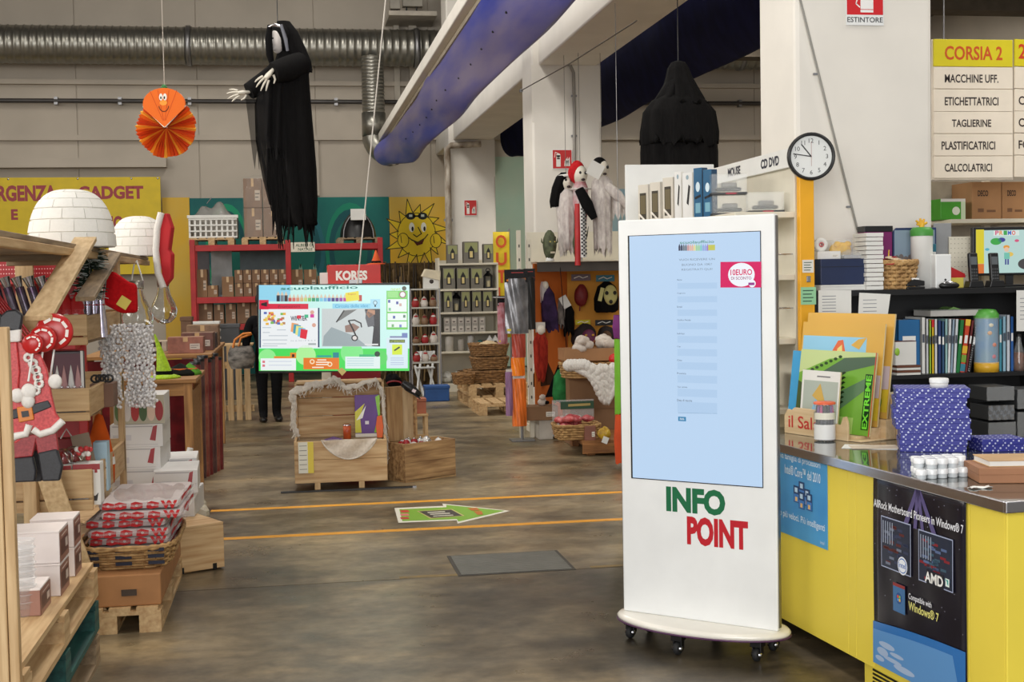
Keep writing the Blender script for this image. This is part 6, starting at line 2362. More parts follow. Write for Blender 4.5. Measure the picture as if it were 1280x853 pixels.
pl_ = (PB - PA).length
ang = math.atan2(PB.y - PA.y,PB.x - PA.x)
m_ = MB()
m_.m = Matrix.Rotation(ang,4,'Z')
part(t,'side_panel',m_.box(0,pl_,0,0.02,0.06,DZ),ORG,0.003)
part(t,'back_panel',MB().box(PB.x - 2.46,DX - 2.46,0.61,0.63,0.06,DZ),ORY,0.003)
hb0,hb1 = at(658,323,13.3).z,at(690,290,13.85).z
part(t,'header_panel',MB().box(at(658,300,13.9).x - 2.46,DX - 2.46,0.64,0.66,DZ,hb1),CREAM,0.003)
sz = at(715,326,13.3).z
part(t,'top_shelf',MB().box(0.02,DX - 2.46,-0.05,0.62,sz - 0.012,sz),CREAM,0.003)
part(t,'valance',MB().box(0.03,DX - 2.46,-0.02,0.0,sz - 0.11,sz - 0.014),mat('dark_valance',(70,64,60),0.7),0.002)
for i in range(2):
    x = at(649 + i*12.5,320,13.2).x - 2.46
    part(t,'upright',MB().box(x - 0.02,x + 0.02,-0.05,0.0,0.0,at(650,288 if i == 0 else 300,13.2).z),CREAM,0.002)
    for k in range(12):
        part(t,'slot',MB().box(x - 0.006,x + 0.006,-0.052,-0.049,0.4 + 0.14*k,0.43 + 0.14*k),mat('slot_dark',(70,66,60),0.8))
part(t,'base_plinth',MB().box(0.0,DX - 2.46,-0.02,0.62,0.0,0.08),CREAM,0.004)
part(t,'base_front',MB().box(0.12,DX - 2.46,-0.26,-0.02,0.05,0.19),ORG,0.004)
part(t,'base_front',MB().box(-0.02,0.12,-0.24,0.3,0.0,0.20),mat('plinth_white',(206,200,188),0.6),0.004)


# monster heads on the top shelf
def ogre(label,px,py0,py1,Y,ears,seed,rz=0.0):
    X,z,w,h = bb(px - 9,py0,px + 9,py1,Y)
    hh = at(px,py0,Y).z - sz
    t = thing('monster_mask',label,'mask',(X,Y,sz),rz,'monster masks on the display shelf')
    g = mat('ogre_green',(96,104,74),0.7,c2=(52,56,40),scale=18,bump=0.4)
    rr = random.Random(seed)

    def fn(a,b_):
        th,ph = 2*pi*a,pi*b_
        x,y,zz = sin(ph)*cos(th),sin(ph)*sin(th),cos(ph)
        k = 1 + 0.03*sin(9*th + seed)*sin(7*ph)
        f = -y
        if f > 0.6:
            k += 0.22*max(0,1 - abs(x)/0.2)*max(0,1 - abs(zz - 0.0)/0.25)
            k -= 0.14*max(0,1 - abs(abs(x) - 0.34)/0.2)*max(0,1 - abs(zz - 0.28)/0.18)
            k += 0.10*max(0,1 - abs(zz - 0.5)/0.16)
            k -= 0.12*max(0,1 - abs(x)/0.4)*max(0,1 - abs(zz + 0.45)/0.14)
        return (x*w*0.46*k*(1 - 0.16*max(0,-zz)),y*w*0.5*k,h_*(0.5 + 0.5*zz*k))
    h_ = hh
    o = part(t,'head',MB().grid(fn,32,24),g)
    for s_ in (-1,1):
        part(o,'eye',MB((210,196,110)).ell((s_*w*0.17,-w*0.40,h_*0.62),(w*0.07,w*0.05,w*0.05),10,6),'print')
        part(o,'ear',MB().tube([(s_*w*0.4,0,h_*0.55),(s_*w*0.6,0.0,h_*(0.62 + 0.1*ears)),(s_*w*(0.62 + 0.1*ears),0,h_*(0.75 + 0.25*ears))],[w*0.12,w*0.10,w*0.02],8,sq=0.5),g)
    part(o,'teeth',MB((214,204,180)).box(-w*0.16,w*0.16,-w*0.46,-w*0.40,h_*0.24,h_*0.30),'print')
    part(t,'collar',MB().lathe([(w*0.3,0),(w*0.26,h_*0.1),(w*0.22,h_*0.14)],16),WHITE_M)


ogre('green ogre mask with round ears at the left of the display shelf',687,288,322,13.22,0,2,0.3)
ogre('green ogre mask with pointed ears in the middle of the display shelf',723,283,322,13.30,1,5)


# three hanging ghouls above the display
def ghoul(name,label,px,py0,py1,Y,hair,face,cloth,hw0,hw1,extra=None,seed=1):
    s = (Y + 0.3)/FPX
    o = at(px,py1,Y)
    t = thing(name,label,'figure',tuple(o),0,'ghouls hanging above the costume display')
    H = at(px,py0,Y).z - o.z
    hr_ = 0.075
    part(t,'gown',drape([(H - 2*hr_ - 0.0,0,0.05,0.05),(H - 2*hr_ - 0.06,0,hw0*s,0.07),(H*0.62,0,hw0*s*1.05,0.09),(H*0.42,0,(hw0 + hw1)/2*s,0.09),(0.06,0,hw1*s,0.08)],9,0.14,0.14,40,seed),cloth)
    hd = MB()
    hd.m = Matrix.Translation((0.0,0,H - hr_*1.15))

    def fn(a,b_):
        th,ph = 2*pi*a,pi*b_
        x,y,zz = sin(ph)*cos(th),sin(ph)*sin(th),cos(ph)
        k = 1.0
        if -y > 0.5:
            k += 0.2*max(0,1 - abs(x - 0.25)/0.18)*max(0,1 - abs(zz)/0.25)
            k -= 0.14*max(0,1 - abs(abs(x - 0.25) - 0.32)/0.18)*max(0,1 - abs(zz - 0.2)/0.2)
        return (x*hr_*k,y*hr_*1.05*k,zz*hr_*1.3*k)
    ho = part(t,'head',hd.grid(fn,28,20),face)
    for e in (-0.014,0.044):
        part(ho,'eye_socket',MB((24,20,22)).ell((e,-hr_*0.92,H - hr_*0.95),(0.014,0.012,0.018),10,6),'print')
    part(ho,'mouth',MB((40,20,24)).ell((0.016,-hr_*0.85,H - hr_*1.85),(0.022,0.016,0.014),10,6),'print')
    part(t,'cord',MB().tube([(0,0,H),(0,0,3.9 - o.z)],0.003,5),mat('cord_grey',(120,116,110),0.7))
    if extra:
        extra(t,H,s,hr_,hair)
    return t


GW = mat('gauze',(228,222,216),0.85,c2=(192,182,180),scale=16,stretch=(2,2,1),alpha=0.93)
FW = mat('mask_white',(222,216,202),0.5,var=0.06)


def bride(t,H,s,r_,hair):
    part(t,'hair',drape([(H + 0.01,-0.02,0.03,0.03),(H - 0.03,-0.03,0.07,0.08),(H - 0.14,-0.07,0.075,0.06),(H - 0.28,-0.10,0.07,0.05),(H - 0.36,-0.11,0.05,0.04)],7,0.12,0.05,26,4),BLACKM)
    part(t,'headband',MB().tube([(-0.075,-0.03,H - 0.03),(-0.02,-0.085,H - 0.025),(0.05,-0.07,H - 0.03)],0.014,8),WHITE_M)


ghoul('bride_ghoul','pale gauze ghoul with long black hair left of the hanging trio',709,217,330,13.35,None,FW,GW,12,9,bride,11)


def clown(t,H,s,r_,hair):
    part(t,'hair',MB().grid(lambda a,b_: (-0.025 + 0.085*sin(pi*b_)*cos(2*pi*a)*(1 + 0.12*sin(23*a)*sin(9*b_)),0.03 + 0.08*sin(pi*b_)*sin(2*pi*a),H - 0.06 + 0.115*cos(pi*b_)*(1 + 0.08*sin(17*a))),28,14),mat('clown_red',(190,34,40),0.9,bump=0.5,scale=50))
    part(t,'ruff',MB().lathe([(0.03,H - 0.21),(0.11,H - 0.23),(0.05,H - 0.25)],28,wob=lambda a,i: 1 + 0.12*sin(9*a)),GW)
    part(t,'sleeve',MB().tube([(-0.03,-0.08,H - 0.24),(0.04,-0.13,H - 0.40),(0.11,-0.14,H - 0.54)],[0.05,0.062,0.035],12),BLACKM)
    part(t,'trouser',MB().tube([(-0.0,-0.09,H*0.62),(0.0,-0.1,0.08)],0.03,10,(214,214,212)),'print')
    ck = MB((26,26,28))
    for i in range(26):
        for j in range(3):
            if (i + j) % 2:
                ck.bx(-0.022 + 0.02*j + 0.002,-0.132,0.1 + (H*0.6 - 0.12)*i/26,0.017,0.004,(H*0.6 - 0.12)/28)
    part(t,'check',ck,'print',kind='stuff')
    part(t,'trouser',MB().tube([(-0.045,-0.06,H*0.62),(-0.055,-0.07,0.0)],0.03,10),RED)


ghoul('clown_ghoul','clown ghoul with red hair and checked trousers in the middle of the trio',727,208,332,13.2,None,FW,mat('clown_gown',(200,190,192),0.85,c2=(160,60,70),scale=8),9,3,clown,13)


def reap(t,H,s,r_,hair):
    part(t,'hood',MB().grid(lambda a,b_: (-0.02 + 0.085*sin(pi*b_)*cos(2*pi*a),0.02 + 0.085*sin(pi*b_)*sin(2*pi*a),H - 0.06 + 0.10*cos(pi*b_)),20,12),BLACKM)
    part(t,'sleeve',MB().tube([(0.04,-0.05,H - 0.26),(0.14,-0.09,H - 0.36),(0.23,-0.10,H - 0.47)],[0.05,0.055,0.035],12),GW)
    part(t,'sleeve_drape',MB().grid(lambda a,b_: (0.08 + 0.14*a,-0.10 + 0.02*sin(9*a),H - 0.34 - 0.10*a - b_*(0.24 - 0.1*a + 0.04*sin(19*a))),12,6),GW)
    part(t,'hand',hand(MB(),(0.235,-0.10,H - 0.475),(0.7,-0.2,-0.7),0.11,0.6,0.5),FW)
    part(t,'card_tag',MB().bx(-0.09,-0.10,H - 0.10,0.15,0.003,0.15,rot=(0,0.5,0)),WHITE_M)


ghoul('mummy_ghoul','white gauze ghoul with black hood and outstretched hand, right of the trio',754,201,330,13.2,None,FW,GW,13,10,reap,17)


# masks and costumes hung on the panels
def hung(name,label,px0,py0,px1,py1,Y,cat='mask'):
    X,z,w,h = bb(px0,py0,px1,py1,Y)
    return thing(name,label,cat,(X,Y,z),0,'masks and costumes hung on the orange display'),w,h


def side_y(px):
    """depth of the angled side panel under a picture column"""
    d = ray(px,400)
    # PA + k (PB-PA) on the ray
    e = PB - PA
    k = (PA.x*d.y - PA.y*d.x)/(e.y*d.x - e.x*d.y)
    return PA.y + k*e.y


PUR = mat('cloth_purple',(62,44,80),0.9,c2=(34,24,44),scale=10)
RCL = mat('cloth_red',(170,52,36),0.9,c2=(120,30,24),scale=10,stretch=(3,3,1))
t,w,h = hung('hanging_costume','small purple and black reaper doll with long white hair on the orange side panel',671,350,697,420,side_y(684) - 0.10)
part(t,'gown',drape([(h*0.9,-0.02,0.04,0.03),(h*0.75,0.0,w*0.35,0.05),(h*0.4,0.02,w*0.4,0.05),(h*0.05,0.05,w*0.3,0.05)],7,0.15,0.06,30,2),PUR)
part(t,'head',MB().ell((-0.02,-0.02,h*0.9),(0.035,0.035,0.045),12,8),FW)
part(t,'hair',drape([(h*0.97,-0.03,0.03,0.03),(h*0.85,-0.04,0.045,0.05),(h*0.55,-0.045,0.03,0.03)],6,0.15,0.06,20,2),mat('hair_white',(190,184,184),0.8))
t,w,h = hung('hanging_costume','grey haired and black ragged doll with a white tag on the orange side panel',692,368,718,424,side_y(705) - 0.09)
part(t,'grey_gown',drape([(h*0.9,-0.03,0.03,0.03),(h*0.7,-0.04,w*0.3,0.04),(h*0.2,-0.05,w*0.22,0.04)],7,0.2,0.1,26,3),mat('cloth_grey',(150,144,140),0.9,c2=(100,96,94),scale=14,stretch=(3,3,1)))
part(t,'black_gown',drape([(h*0.85,0.03,0.03,0.03),(h*0.6,0.045,w*0.28,0.04),(h*0.02,0.05,w*0.2,0.04)],7,0.2,0.1,26,4),BLACKM)
part(t,'card_tag',MB().bx(-0.0,-0.06,h*0.83,0.085,0.003,0.13,rot=(0,-0.5,0)),WHITE_M)
t,w,h = hung('hanging_costume','red skeleton ghost doll hanging low on the orange side panel',664,403,688,482,13.16)
part(t,'gown',drape([(h*0.86,0,0.03,0.02),(h*0.7,0,w*0.38,0.05),(h*0.35,0,w*0.34,0.05),(0.02,0.0,w*0.14,0.03)],7,0.14,0.08,30,5),RCL)
part(t,'head',MB().ell((0,-0.03,h*0.88),(0.04,0.035,0.05),12,8),FW)
part(t,'card',MB((196,190,182)).box(-0.05,0.05,0.0,0.003,h*0.84,h),'print')
t,w,h = hung('hanging_cape','dark brown pointed cape low on the orange side panel',659,446,697,484,side_y(678) - 0.04,'cape')
part(t,'cape',MB().prism([(-w/2,0),(-w*0.25,h*0.55),(-w*0.05,h*0.15),(w*0.1,h),(w*0.5,h*0.1),(0,0.01)],-0.012,0.0),mat('cloth_brown',(66,44,30),0.9),0.003)
part(t,'fold',MB().tube([(w*0.1,-0.014,h*0.95),(w*0.15,-0.016,h*0.1)],0.008,6),MATS['cloth_brown'])
YB_ = 13.82


def pack_head(px0,py0,px1,py1,c,lbl):
    X,z,w,h = bb(px0,py0,px1,py1,YB_)
    t = thing('header_card',lbl,'card',(X,YB_,z),0,'header cards of the masks')
    part(t,'card',MB(c).box(-w/2,w/2,-0.004,0,0,h),'gloss_print')
    p = MB((236,232,226))
    p.m = Matrix.Translation((0,-0.0042,0))
    p.line([(-w*0.35,h*0.4),(-w*0.1,h*0.7),(w*0.1,h*0.4),(w*0.35,h*0.65)],h*0.14,None,1)
    part(t,'print',p,'print')


pack_head(714,343,738,351,(110,90,100),'grey header card above the red mask')
pack_head(745,344,768,352,(50,120,140),'teal header card above the yellow faced hood')
pack_head(719,400,738,406,(206,190,40),'yellow header card above the purple mask')
pack_head(744,400,766,407,(36,34,34),'black header card above the dark mask')
t,w,h = hung('rubber_mask','dark red shrivelled mask on the yellow orange back panel',718,352,735,391,YB_ - 0.07)
part(t,'face',MB().grid(blob(random.Random(4),(w*0.5,0.06,h*0.34),0.08,1,1),20,14),mat('mask_red',(120,26,30),0.6,bump=0.4,scale=30))
t.location.z += h*0.55
part(t,'tie',MB().tube([(-w*0.1,0,-h*0.3),(-w*0.15,-0.01,-h*0.5)],0.008,6),MATS['mask_red'])
t,w,h = hung('hooded_mask','yellow skull like face in a black hood on the back panel',742,352,775,394,YB_ - 0.10)
part(t,'hood',drape([(h,0,0.03,0.03),(h*0.85,0,w*0.34,0.07),(h*0.5,0,w*0.46,0.08),(h*0.15,0,w*0.44,0.07),(0.02,-w*0.06,w*0.3,0.05)],5,0.1,0.05,30,6),BLACKM)
f = part(t,'face',MB().ell((w*0.08,-0.075,h*0.6),(w*0.26,0.04,h*0.30),16,10),mat('mask_yellow',(206,200,130),0.6))
for dx,dz in ((-0.09,0.66),(0.21,0.66),(0.06,0.40)):
    part(f,'socket',MB((24,22,20)).ell((w*dx,-0.11,h*dz),(w*0.07,0.02,h*0.06),10,6),'print')
part(f,'stripe',MB((206,200,130)).bx(-w*0.28,-0.08,h*0.62,0.04,0.01,h*0.4,rot=(0,0.25,0)),'print')
t,w,h = hung('hairy_mask','purple zombie mask with dark hair on the back panel',715,406,746,438,YB_ - 0.09)
part(t,'hair',MB().grid(blob(random.Random(7),(w*0.5,0.07,h*0.5),0.1,1,1),20,14),mat('hair_brown',(34,24,26),0.8,bump=0.5,scale=40))
t.location.z += h*0.5
f = part(t,'face',MB().ell((w*0.12,-0.06,-0.01),(w*0.3,0.05,h*0.36),16,10),mat('mask_purple',(110,46,84),0.6,bump=0.3,scale=30))
for dx in (-0.02,0.26):
    part(f,'eye',MB((206,160,60)).ell((w*dx,-0.105,h*0.1),(0.016,0.01,0.012),8,6),'print')
t,w,h = hung('hairy_mask','dark brown mask partly behind the white plush box',746,408,768,434,YB_ - 0.08)
part(t,'hair',MB().grid(blob(random.Random(8),(w*0.5,0.06,h*0.5),0.1,1,1),20,14),MATS['hair_brown'])
t.location.z += h*0.5
part(t,'face',MB().ell((0,-0.05,-0.01),(w*0.3,0.04,h*0.34),16,10),mat('mask_brown',(90,60,36),0.7,bump=0.3,scale=30))
t,w,h = hung('green_tunic','bright green ragged cloth on a hanger beside the packed basket',690,462,718,505,12.7,'cloth')
part(t,'cloth',drape([(h,0,0.05,0.02),(h*0.8,0,w*0.4,0.05),(h*0.3,0,w*0.46,0.06),(0.0,0,w*0.4,0.05)],8,0.14,0.06,30,9),mat('cloth_green',(50,130,70),0.9,c2=(34,92,48),scale=12))
part(t,'fringe',MB().grid(blob(random.Random(5),(0.05,0.04,0.07),0.2,1,1),14,10),mat('hair_white',(190,184,184),0.8))
t.children[1].location = (0.02,-0.03,h*0.95)
t,w,h = hung('black_cape','black cape spread behind the green cloth',681,452,722,500,12.95,'cape')
part(t,'cape',MB().prism([(-w/2,0.03),(-w*0.1,h*0.9),(w*0.2,h),(w*0.5,h*0.2),(w*0.3,0),(0,h*0.1)],-0.012,0.0),BLACKM,0.003)
part(t,'collar',MB().tube([(-w*0.05,-0.01,h*0.92),(w*0.22,-0.01,h)],0.014,6),BLACKM)
part(t,'strap',MB().tube([(w*0.2,0,h),(w*0.2,0.3,sz - t.location.z - 0.013)],0.004,5),BLACKM)

# costume bags on the rack left of the display
BAGP = mat('bag_silver',(74,74,78),0.22,0.3,c2=(150,150,154),scale=9,stretch=(1,1,0.6))


def bag(label,px0,py0,px1,py1,Y,m,head):
    X,z,w,h = bb(px0,py0,px1,py1,Y)
    t = thing('costume_bag',label,'costume bag',(X,Y,z),0,'costume bags hung beside the display')
    part(t,'bag',MB().grid(lambda a,b_: ((a - 0.5)*w,-0.03*sin(pi*a) - 0.004*sin(21*a + 9*b_),h*b_*0.86),16,14).box(-w/2,w/2,0.0,0.01,0,h*0.86),m)
    part(t,'header',MB((24,22,24)).box(-w/2,w/2,-0.012,0.006,h*0.80,h),'gloss_print')
    p = MB(head)
    p.m = Matrix.Translation((0,-0.013,0))
    p.line([(-w*0.4,h*0.83),(w*0.38,h*0.85)],h*0.03,None,1)
    p.line([(-w*0.2,h*0.95),(w*0.3,h*0.95)],h*0.015,(150,60,60),1)
    part(t,'print',p,'gloss_print')
    p = MB()
    p.m = Matrix.Translation((0,-0.035,0))
    p.rect(-w*0.45,h*0.04,-w*0.28,h*0.075,(220,200,60),1)
    part(t,'price_sticker',p,'print')


bag('large shiny costume bag with black header at the left of the orange display',631,337,660,417,12.7,BAGP,(206,120,40))
bag('narrower black costume bag hanging behind the shiny one',655,336,669,412,12.95,BLACK,(120,60,60))
bag('small pink and red bag column left of the shiny costume bag',622,370,634,430,13.3,mat('bag_pink',(150,60,70),0.4,c2=(190,150,160),scale=12),(206,180,190))
for i,(a,b_,c_,d_,col,lb) in enumerate(((640,416,657,447,(150,60,46),'red cellophane pack in the column under the shiny bag'),(639,446,656,470,(236,110,24),'bright orange pack in the column under the shiny bag'),(640,470,658,533,(190,96,36),'long brown orange pack reaching down to the floor'),(632,462,641,520,(120,90,120),'slim grey purple pack left of the long orange pack'))):
    X,z,w,h = bb(a,b_,c_,d_,12.85)
    t = thing('hanging_pack',lb,'pack',(X,12.85,z),0,'packs hung in a column beside the display')
    mm = mat('pack_%d' % i,col,0.3,c2=tuple(min(255,int(v*1.35)) for v in col),scale=10,stretch=(3,3,0.6))
    part(t,'film',MB().grid(lambda a_,b2: ((a_ - 0.5)*w,-0.03*sin(pi*a_) - 0.005*sin(25*a_ + 7*b2),h*b2*0.95),14,10).box(-w/2,w/2,0.0,0.008,0,h*0.95),mm)
    part(t,'header',MB((206,196,190)).box(-w*0.4,w*0.4,-0.01,0.004,h*0.93,h),'print')
X,z,w,h = bb(632,530,664,540,12.9)
t = thing('rack_stand','thin steel stand holding the column of costume bags','stand',(at(650,400,13.0).x,13.0,0))
part(t,'pole',MB().tube([(0,0,0),(0,0,at(650,336,13.0).z)],0.015,8),STEEL)
part(t,'foot',MB().box(-0.12,0.12,-0.1,0.1,0,0.015),STEEL,0.004)
part(t,'arm',MB().tube([(-0.14,-0.3,at(650,338,13.0).z),(0.1,0,at(650,338,13.0).z)],0.008,6),STEEL)
part(t,'arm',MB().tube([(-0.22,0.3,at(628,372,13.3).z),(0.0,0,at(628,372,13.3).z)],0.008,6),STEEL)

# box of soft toys, fur basket, packed basket, bench
BY = 12.0
b0,b1 = atz(712,550,0),atz(772,582,0)
zb_ = at(740,545,BY).z
t = thing('timber_bench','rough timber bench under the baskets beside the kiosk','bench',(3.0,12.1,0))
for k in range(4):
    part(t,'plank',MB().box(-0.42,0.62,-0.45 + k*0.2,-0.26 + k*0.2,zb_ - 0.04,zb_),wood('bench_wood',(160,108,58),(112,72,38)),0.004)
for x in (-0.36,0.5):
    for y in (-0.4,0.28):
        part(t,'leg',MB().box(x,x + 0.07,y,y + 0.07,0,zb_ - 0.04),wood('bench_leg',(150,100,56),(110,70,38),axis=2),0.004)
part(t,'rail',MB().box(-0.42,0.62,-0.46,-0.44,zb_ - 0.12,zb_ - 0.03),MATS['bench_wood'],0.004)
X,z,w,h = bb(696,527,753,545,11.7)
basket('shallow wicker basket of red packs on the timber bench',X,11.86,zb_,w,0.34,h,0.85,6)
rr = random.Random(21)
for i in range(14):
    o = thing('red_pack',['shiny red sweet pack heaped in the shallow basket','pinkish sweet pack heaped in the shallow basket'][i % 2],'pack',(X + rr.uniform(-0.17,0.17),11.86 + rr.uniform(-0.1,0.1),zb_ + 0.09 + rr.uniform(0,0.10)),rr.uniform(0,3),'packs in the shallow basket')
    part(o,'pack',MB().grid(blob(rr,(0.06,0.045,0.03),0.15,1,1),12,8),[mat('sweet_red',(170,44,50),0.25,c2=(210,120,120),scale=16),mat('sweet_pink',(196,110,112),0.25,c2=(150,40,50),scale=16)][i % 2])
    part(o,'twist',MB().tube([(0.05,0,0),(0.08,0,0.012)],[0.012,0.02],8),PLASTIC)
X,z,w,h = bb(697,496,750,540,11.8)
t = thing('clear_crate','clear plastic crate wall with green label standing in the shallow basket','crate',(X,12.05,zb_))
part(t,'clear_wall',MB().box(-w/2,w/2,0,0.006,0,h*1.05),PLASTIC)
part(t,'label',MB((44,76,56)).box(-w*0.3,w/2,-0.004,0.0,h*0.78,h*1.0),'print')
p = MB((170,150,90))
p.m = Matrix.Translation((0,-0.0045,0))
p.line([(-w*0.1,h*0.89),(w*0.4,h*0.9)],h*0.07,None,1)
part(t,'lettering',p,'print')
# round fur basket, on a tall plinth
X,z,w,h = bb(703,452,790,470,12.3)
zr = at(740,462,12.2).z
t = thing('plinth_box','tall brown carton standing behind the packed basket','carton',(X + 0.02,12.62,0))
part(t,'carton_body',MB().box(-0.26,0.3,-0.15,0.2,0,zr - 0.09),CARD_D,0.006)
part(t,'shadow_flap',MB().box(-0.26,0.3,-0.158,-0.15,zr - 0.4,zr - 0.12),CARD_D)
basket('wide round wicker basket trimmed with white fur',X,12.45,zr - 0.09,w,0.5,0.14,0.9,6,rect=False)
fur = mat('white_fur',(226,222,216),0.95,bump=0.6,scale=60)
t = thing('fur_boa','long white fluffy boa spilling over the round basket','boa',(X,12.2,zr))
rrf = random.Random(41)
for k in range(26):
    u_ = k/25
    x_ = -w*0.47 + w*0.9*u_
    dz_ = -0.34*max(0,1 - abs(u_ - 0.55)/0.28) + 0.03
    for q_ in range(1 + int(-dz_/0.07) if dz_ < 0 else 1):
        part(t,'fur',MB().grid(blob(rrf,(0.05,0.045,0.055),0.14,1,1),12,8),fur).location = (x_,-0.08 - 0.05*sin(pi*u_),0.02 + dz_ + 0.07*q_)
pts = [(-w*0.47,-0.02,0.05),(-w*0.36,-0.09,0.02),(-w*0.2,-0.13,-0.04),(-w*0.06,-0.15,-0.13),(w*0.0,-0.15,-0.24),(w*0.06,-0.15,-0.32),(w*0.12,-0.15,-0.22),(w*0.2,-0.14,-0.1),(w*0.3,-0.12,-0.06),(w*0.42,-0.08,-0.02)]
part(t,'fur',MB().tube(pts,[0.03,0.035,0.035,0.03,0.03,0.02,0.03,0.035,0.03,0.03],12),fur)
X,z,w,h = bb(706,436,790,458,12.5)
zc_ = at(740,456,12.5).z
t = thing('open_carton','open brown carton holding white soft toys behind the fur basket','carton',(X,12.62,zr + 0.06))
hh = at(740,436,12.5).z - zr - 0.06
part(t,'front_wall',MB().box(-w/2,w/2,-0.10,-0.092,0,hh),CARD,0.002)
part(t,'back_wall',MB().box(-w/2,w/2,0.2,0.208,0,hh),CARD,0.002)
part(t,'side_wall',MB().box(-w/2,-w/2 + 0.008,-0.092,0.2,0,hh),CARD,0.002)
part(t,'side_wall',MB().box(w/2 - 0.008,w/2,-0.092,0.2,0,hh),CARD,0.002)
part(t,'floor',MB().box(-w/2,w/2,-0.092,0.2,0.0,0.008),CARD)
rr = random.Random(31)
for i in range(9):
    o = thing('soft_toy','white soft toy with brown patches heaped in the open carton','soft toy',(X + rr.uniform(-0.18,0.24),12.58 + rr.uniform(-0.03,0.12),zr + 0.06 + hh + rr.uniform(-0.04,0.08)),rr.uniform(0,3),'soft toys in the open carton')
    part(o,'toy_body',MB().grid(blob(rr,(0.08,0.06,0.05),0.2,1,1),14,9),mat('plush_white',(220,212,204),0.95,c2=(190,176,164),scale=14))
    part(o,'toy_limb',MB().tube([(0.05,0,0),(0.10,0.01,-0.03)],[0.025,0.015],8),mat('plush_brown',(130,80,56),0.95))
t = thing('red_ball','shiny red ball at the right of the open carton','ball',tuple(at(768,449,12.35)))
part(t,'ball',MB().ell((0,0,0),0.055,16,10),mat('ball_red',(206,40,36),0.35))
part(t,'knot',MB().tube([(0,-0.05,0),(0.01,-0.07,0.01)],0.01,6),RED_D)
# carton on the display base and yellow packs under the bench
X,z,w,h = bb(655,509,694,526,13.0)
carton('low brown carton with white toys on the display base',X + 0.02,13.08,0.20,w,0.24,0.14,CARD_D,tape=False)
o = thing('plush_panda','small black and white plush on the low carton','soft toy',(at(679,503,13.0).x,13.05,0.341))
part(o,'toy_body',MB().ell((0,0,0.035),(0.05,0.04,0.036),12,8),mat('plush_white',(220,212,204),0.95))
part(o,'toy_head',MB().ell((0.0,-0.02,0.085),(0.035,0.032,0.03),12,8),mat('plush_white',(220,212,204),0.95))
part(o,'toy_limb',MB().ell((0.04,-0.02,0.03),(0.03,0.02,0.02),10,6),BLACKM)
X,z,w,h = bb(752,535,770,560,11.35)
t = thing('yellow_pack','shiny yellow pack with a white tag under the bench edge','pack',(at(760,555,11.5).x,11.62,zb_))
part(t,'pack',MB().grid(blob(random.Random(6),(0.06,0.05,0.06),0.2,1,1),14,10),mat('pack_gold',(206,170,50),0.25,c2=(150,110,30),scale=16))
t.location.z = zb_ + 0.06
part(t,'card_tag',MB().bx(-0.01,-0.06,-0.05,0.055,0.003,0.06,rot=(0,0.4,0)),WHITE_M)
X,z,w,h = bb(735,530,751,548,11.5)
carton('small brown and purple box at the bench front beside the red packs',X,11.7,zb_,0.1,0.08,0.13,mat('brown_purple',(140,90,76),0.6),tape=False)
# long striped costume hanging right beside the kiosk
hx = at(771.5,480,10.8)
t = thing('tricolour_costume','purple, green and orange costume hanging right beside the kiosk','costume',(hx.x,10.8,at(771,580,10.8).z))
z3 = [at(771,y,10.8).z - t.location.z for y in (580,518,424,394)]
for k,c in enumerate(((214,80,32),(120,190,50),(120,44,120))):
    part(t,['trouser_leg','tunic','sleeve'][k],drape([(z3[k + 1],0.03,0.05,0.05),(z3[k] + (z3[k + 1] - z3[k])*0.5,0.03,0.065 if k != 1 else 0.05,0.06),(z3[k] - 0.01,0.035,0.055,0.05)],6,0.1,0.02,24,k),mat('costume_%d' % k,c,0.8))
part(t,'hanger',MB().tube([(0.03,0,z3[3]),(0.03,0,3.9 - t.location.z)],0.003,5),STEEL)

# ------------------------------------------------------------------ baskets on pallets
for i,(px,py,Y,z,lb) in enumerate(((605,498,17.2,0.0,'lower pallet of the pair under the wicker baskets'),(605,484,17.2,0.145,'upper pallet of the pair under the wicker baskets'),(622,515,15.9,0.0,'single pallet in front of the basket pallets'))):
    pallet(lb,at(px,500,Y).x + 0.12,Y,z,0.8,1.2 if i < 2 else 0.7,0,W_PALE_Y,group='pallets along the aisle')
zp = 0.29
bz = zp
WK = mat('wicker_dark',(160,120,74),0.7,c2=(104,74,44),scale=30)
for i,(x0,x1,y0,y1,lb) in enumerate(((582,634,462,478,'lowest of the stacked wicker baskets'),(590,636,453,466,'middle of the stacked wicker baskets'),(588,636,437,455,'topmost stacked wicker basket heaped with pale chips'))):
    X,z,w,h = bb(x0,y0,x1,y1,16.9)
    h = 0.15
    basket(lb,X,17.0,bz,w,0.5,h,0.84,6,WK,group='wicker baskets on the pallets')
    bz += h + 0.022
t = thing('chip_heap','heap of pale wood chips in the topmost basket','wood chips',(at(612,440,16.9).x,17.0,bz - 0.09))
part(t,'chips',MB().grid(lambda a,b_: ((a - 0.5)*0.4,(b_ - 0.5)*0.36,0.11*sin(pi*a)*sin(pi*b_) + 0.012*sin(31*a)*sin(27*b_)),26,18),mat('chips',(206,184,148),0.9,bump=0.5,scale=40),kind='stuff')
t['kind'] = 'stuff'
basket('small wicker basket at the left edge of the pallets',at(586,470,16.6).x - 0.05,16.75,zp,0.28,0.3,0.13,0.85,6,WK)

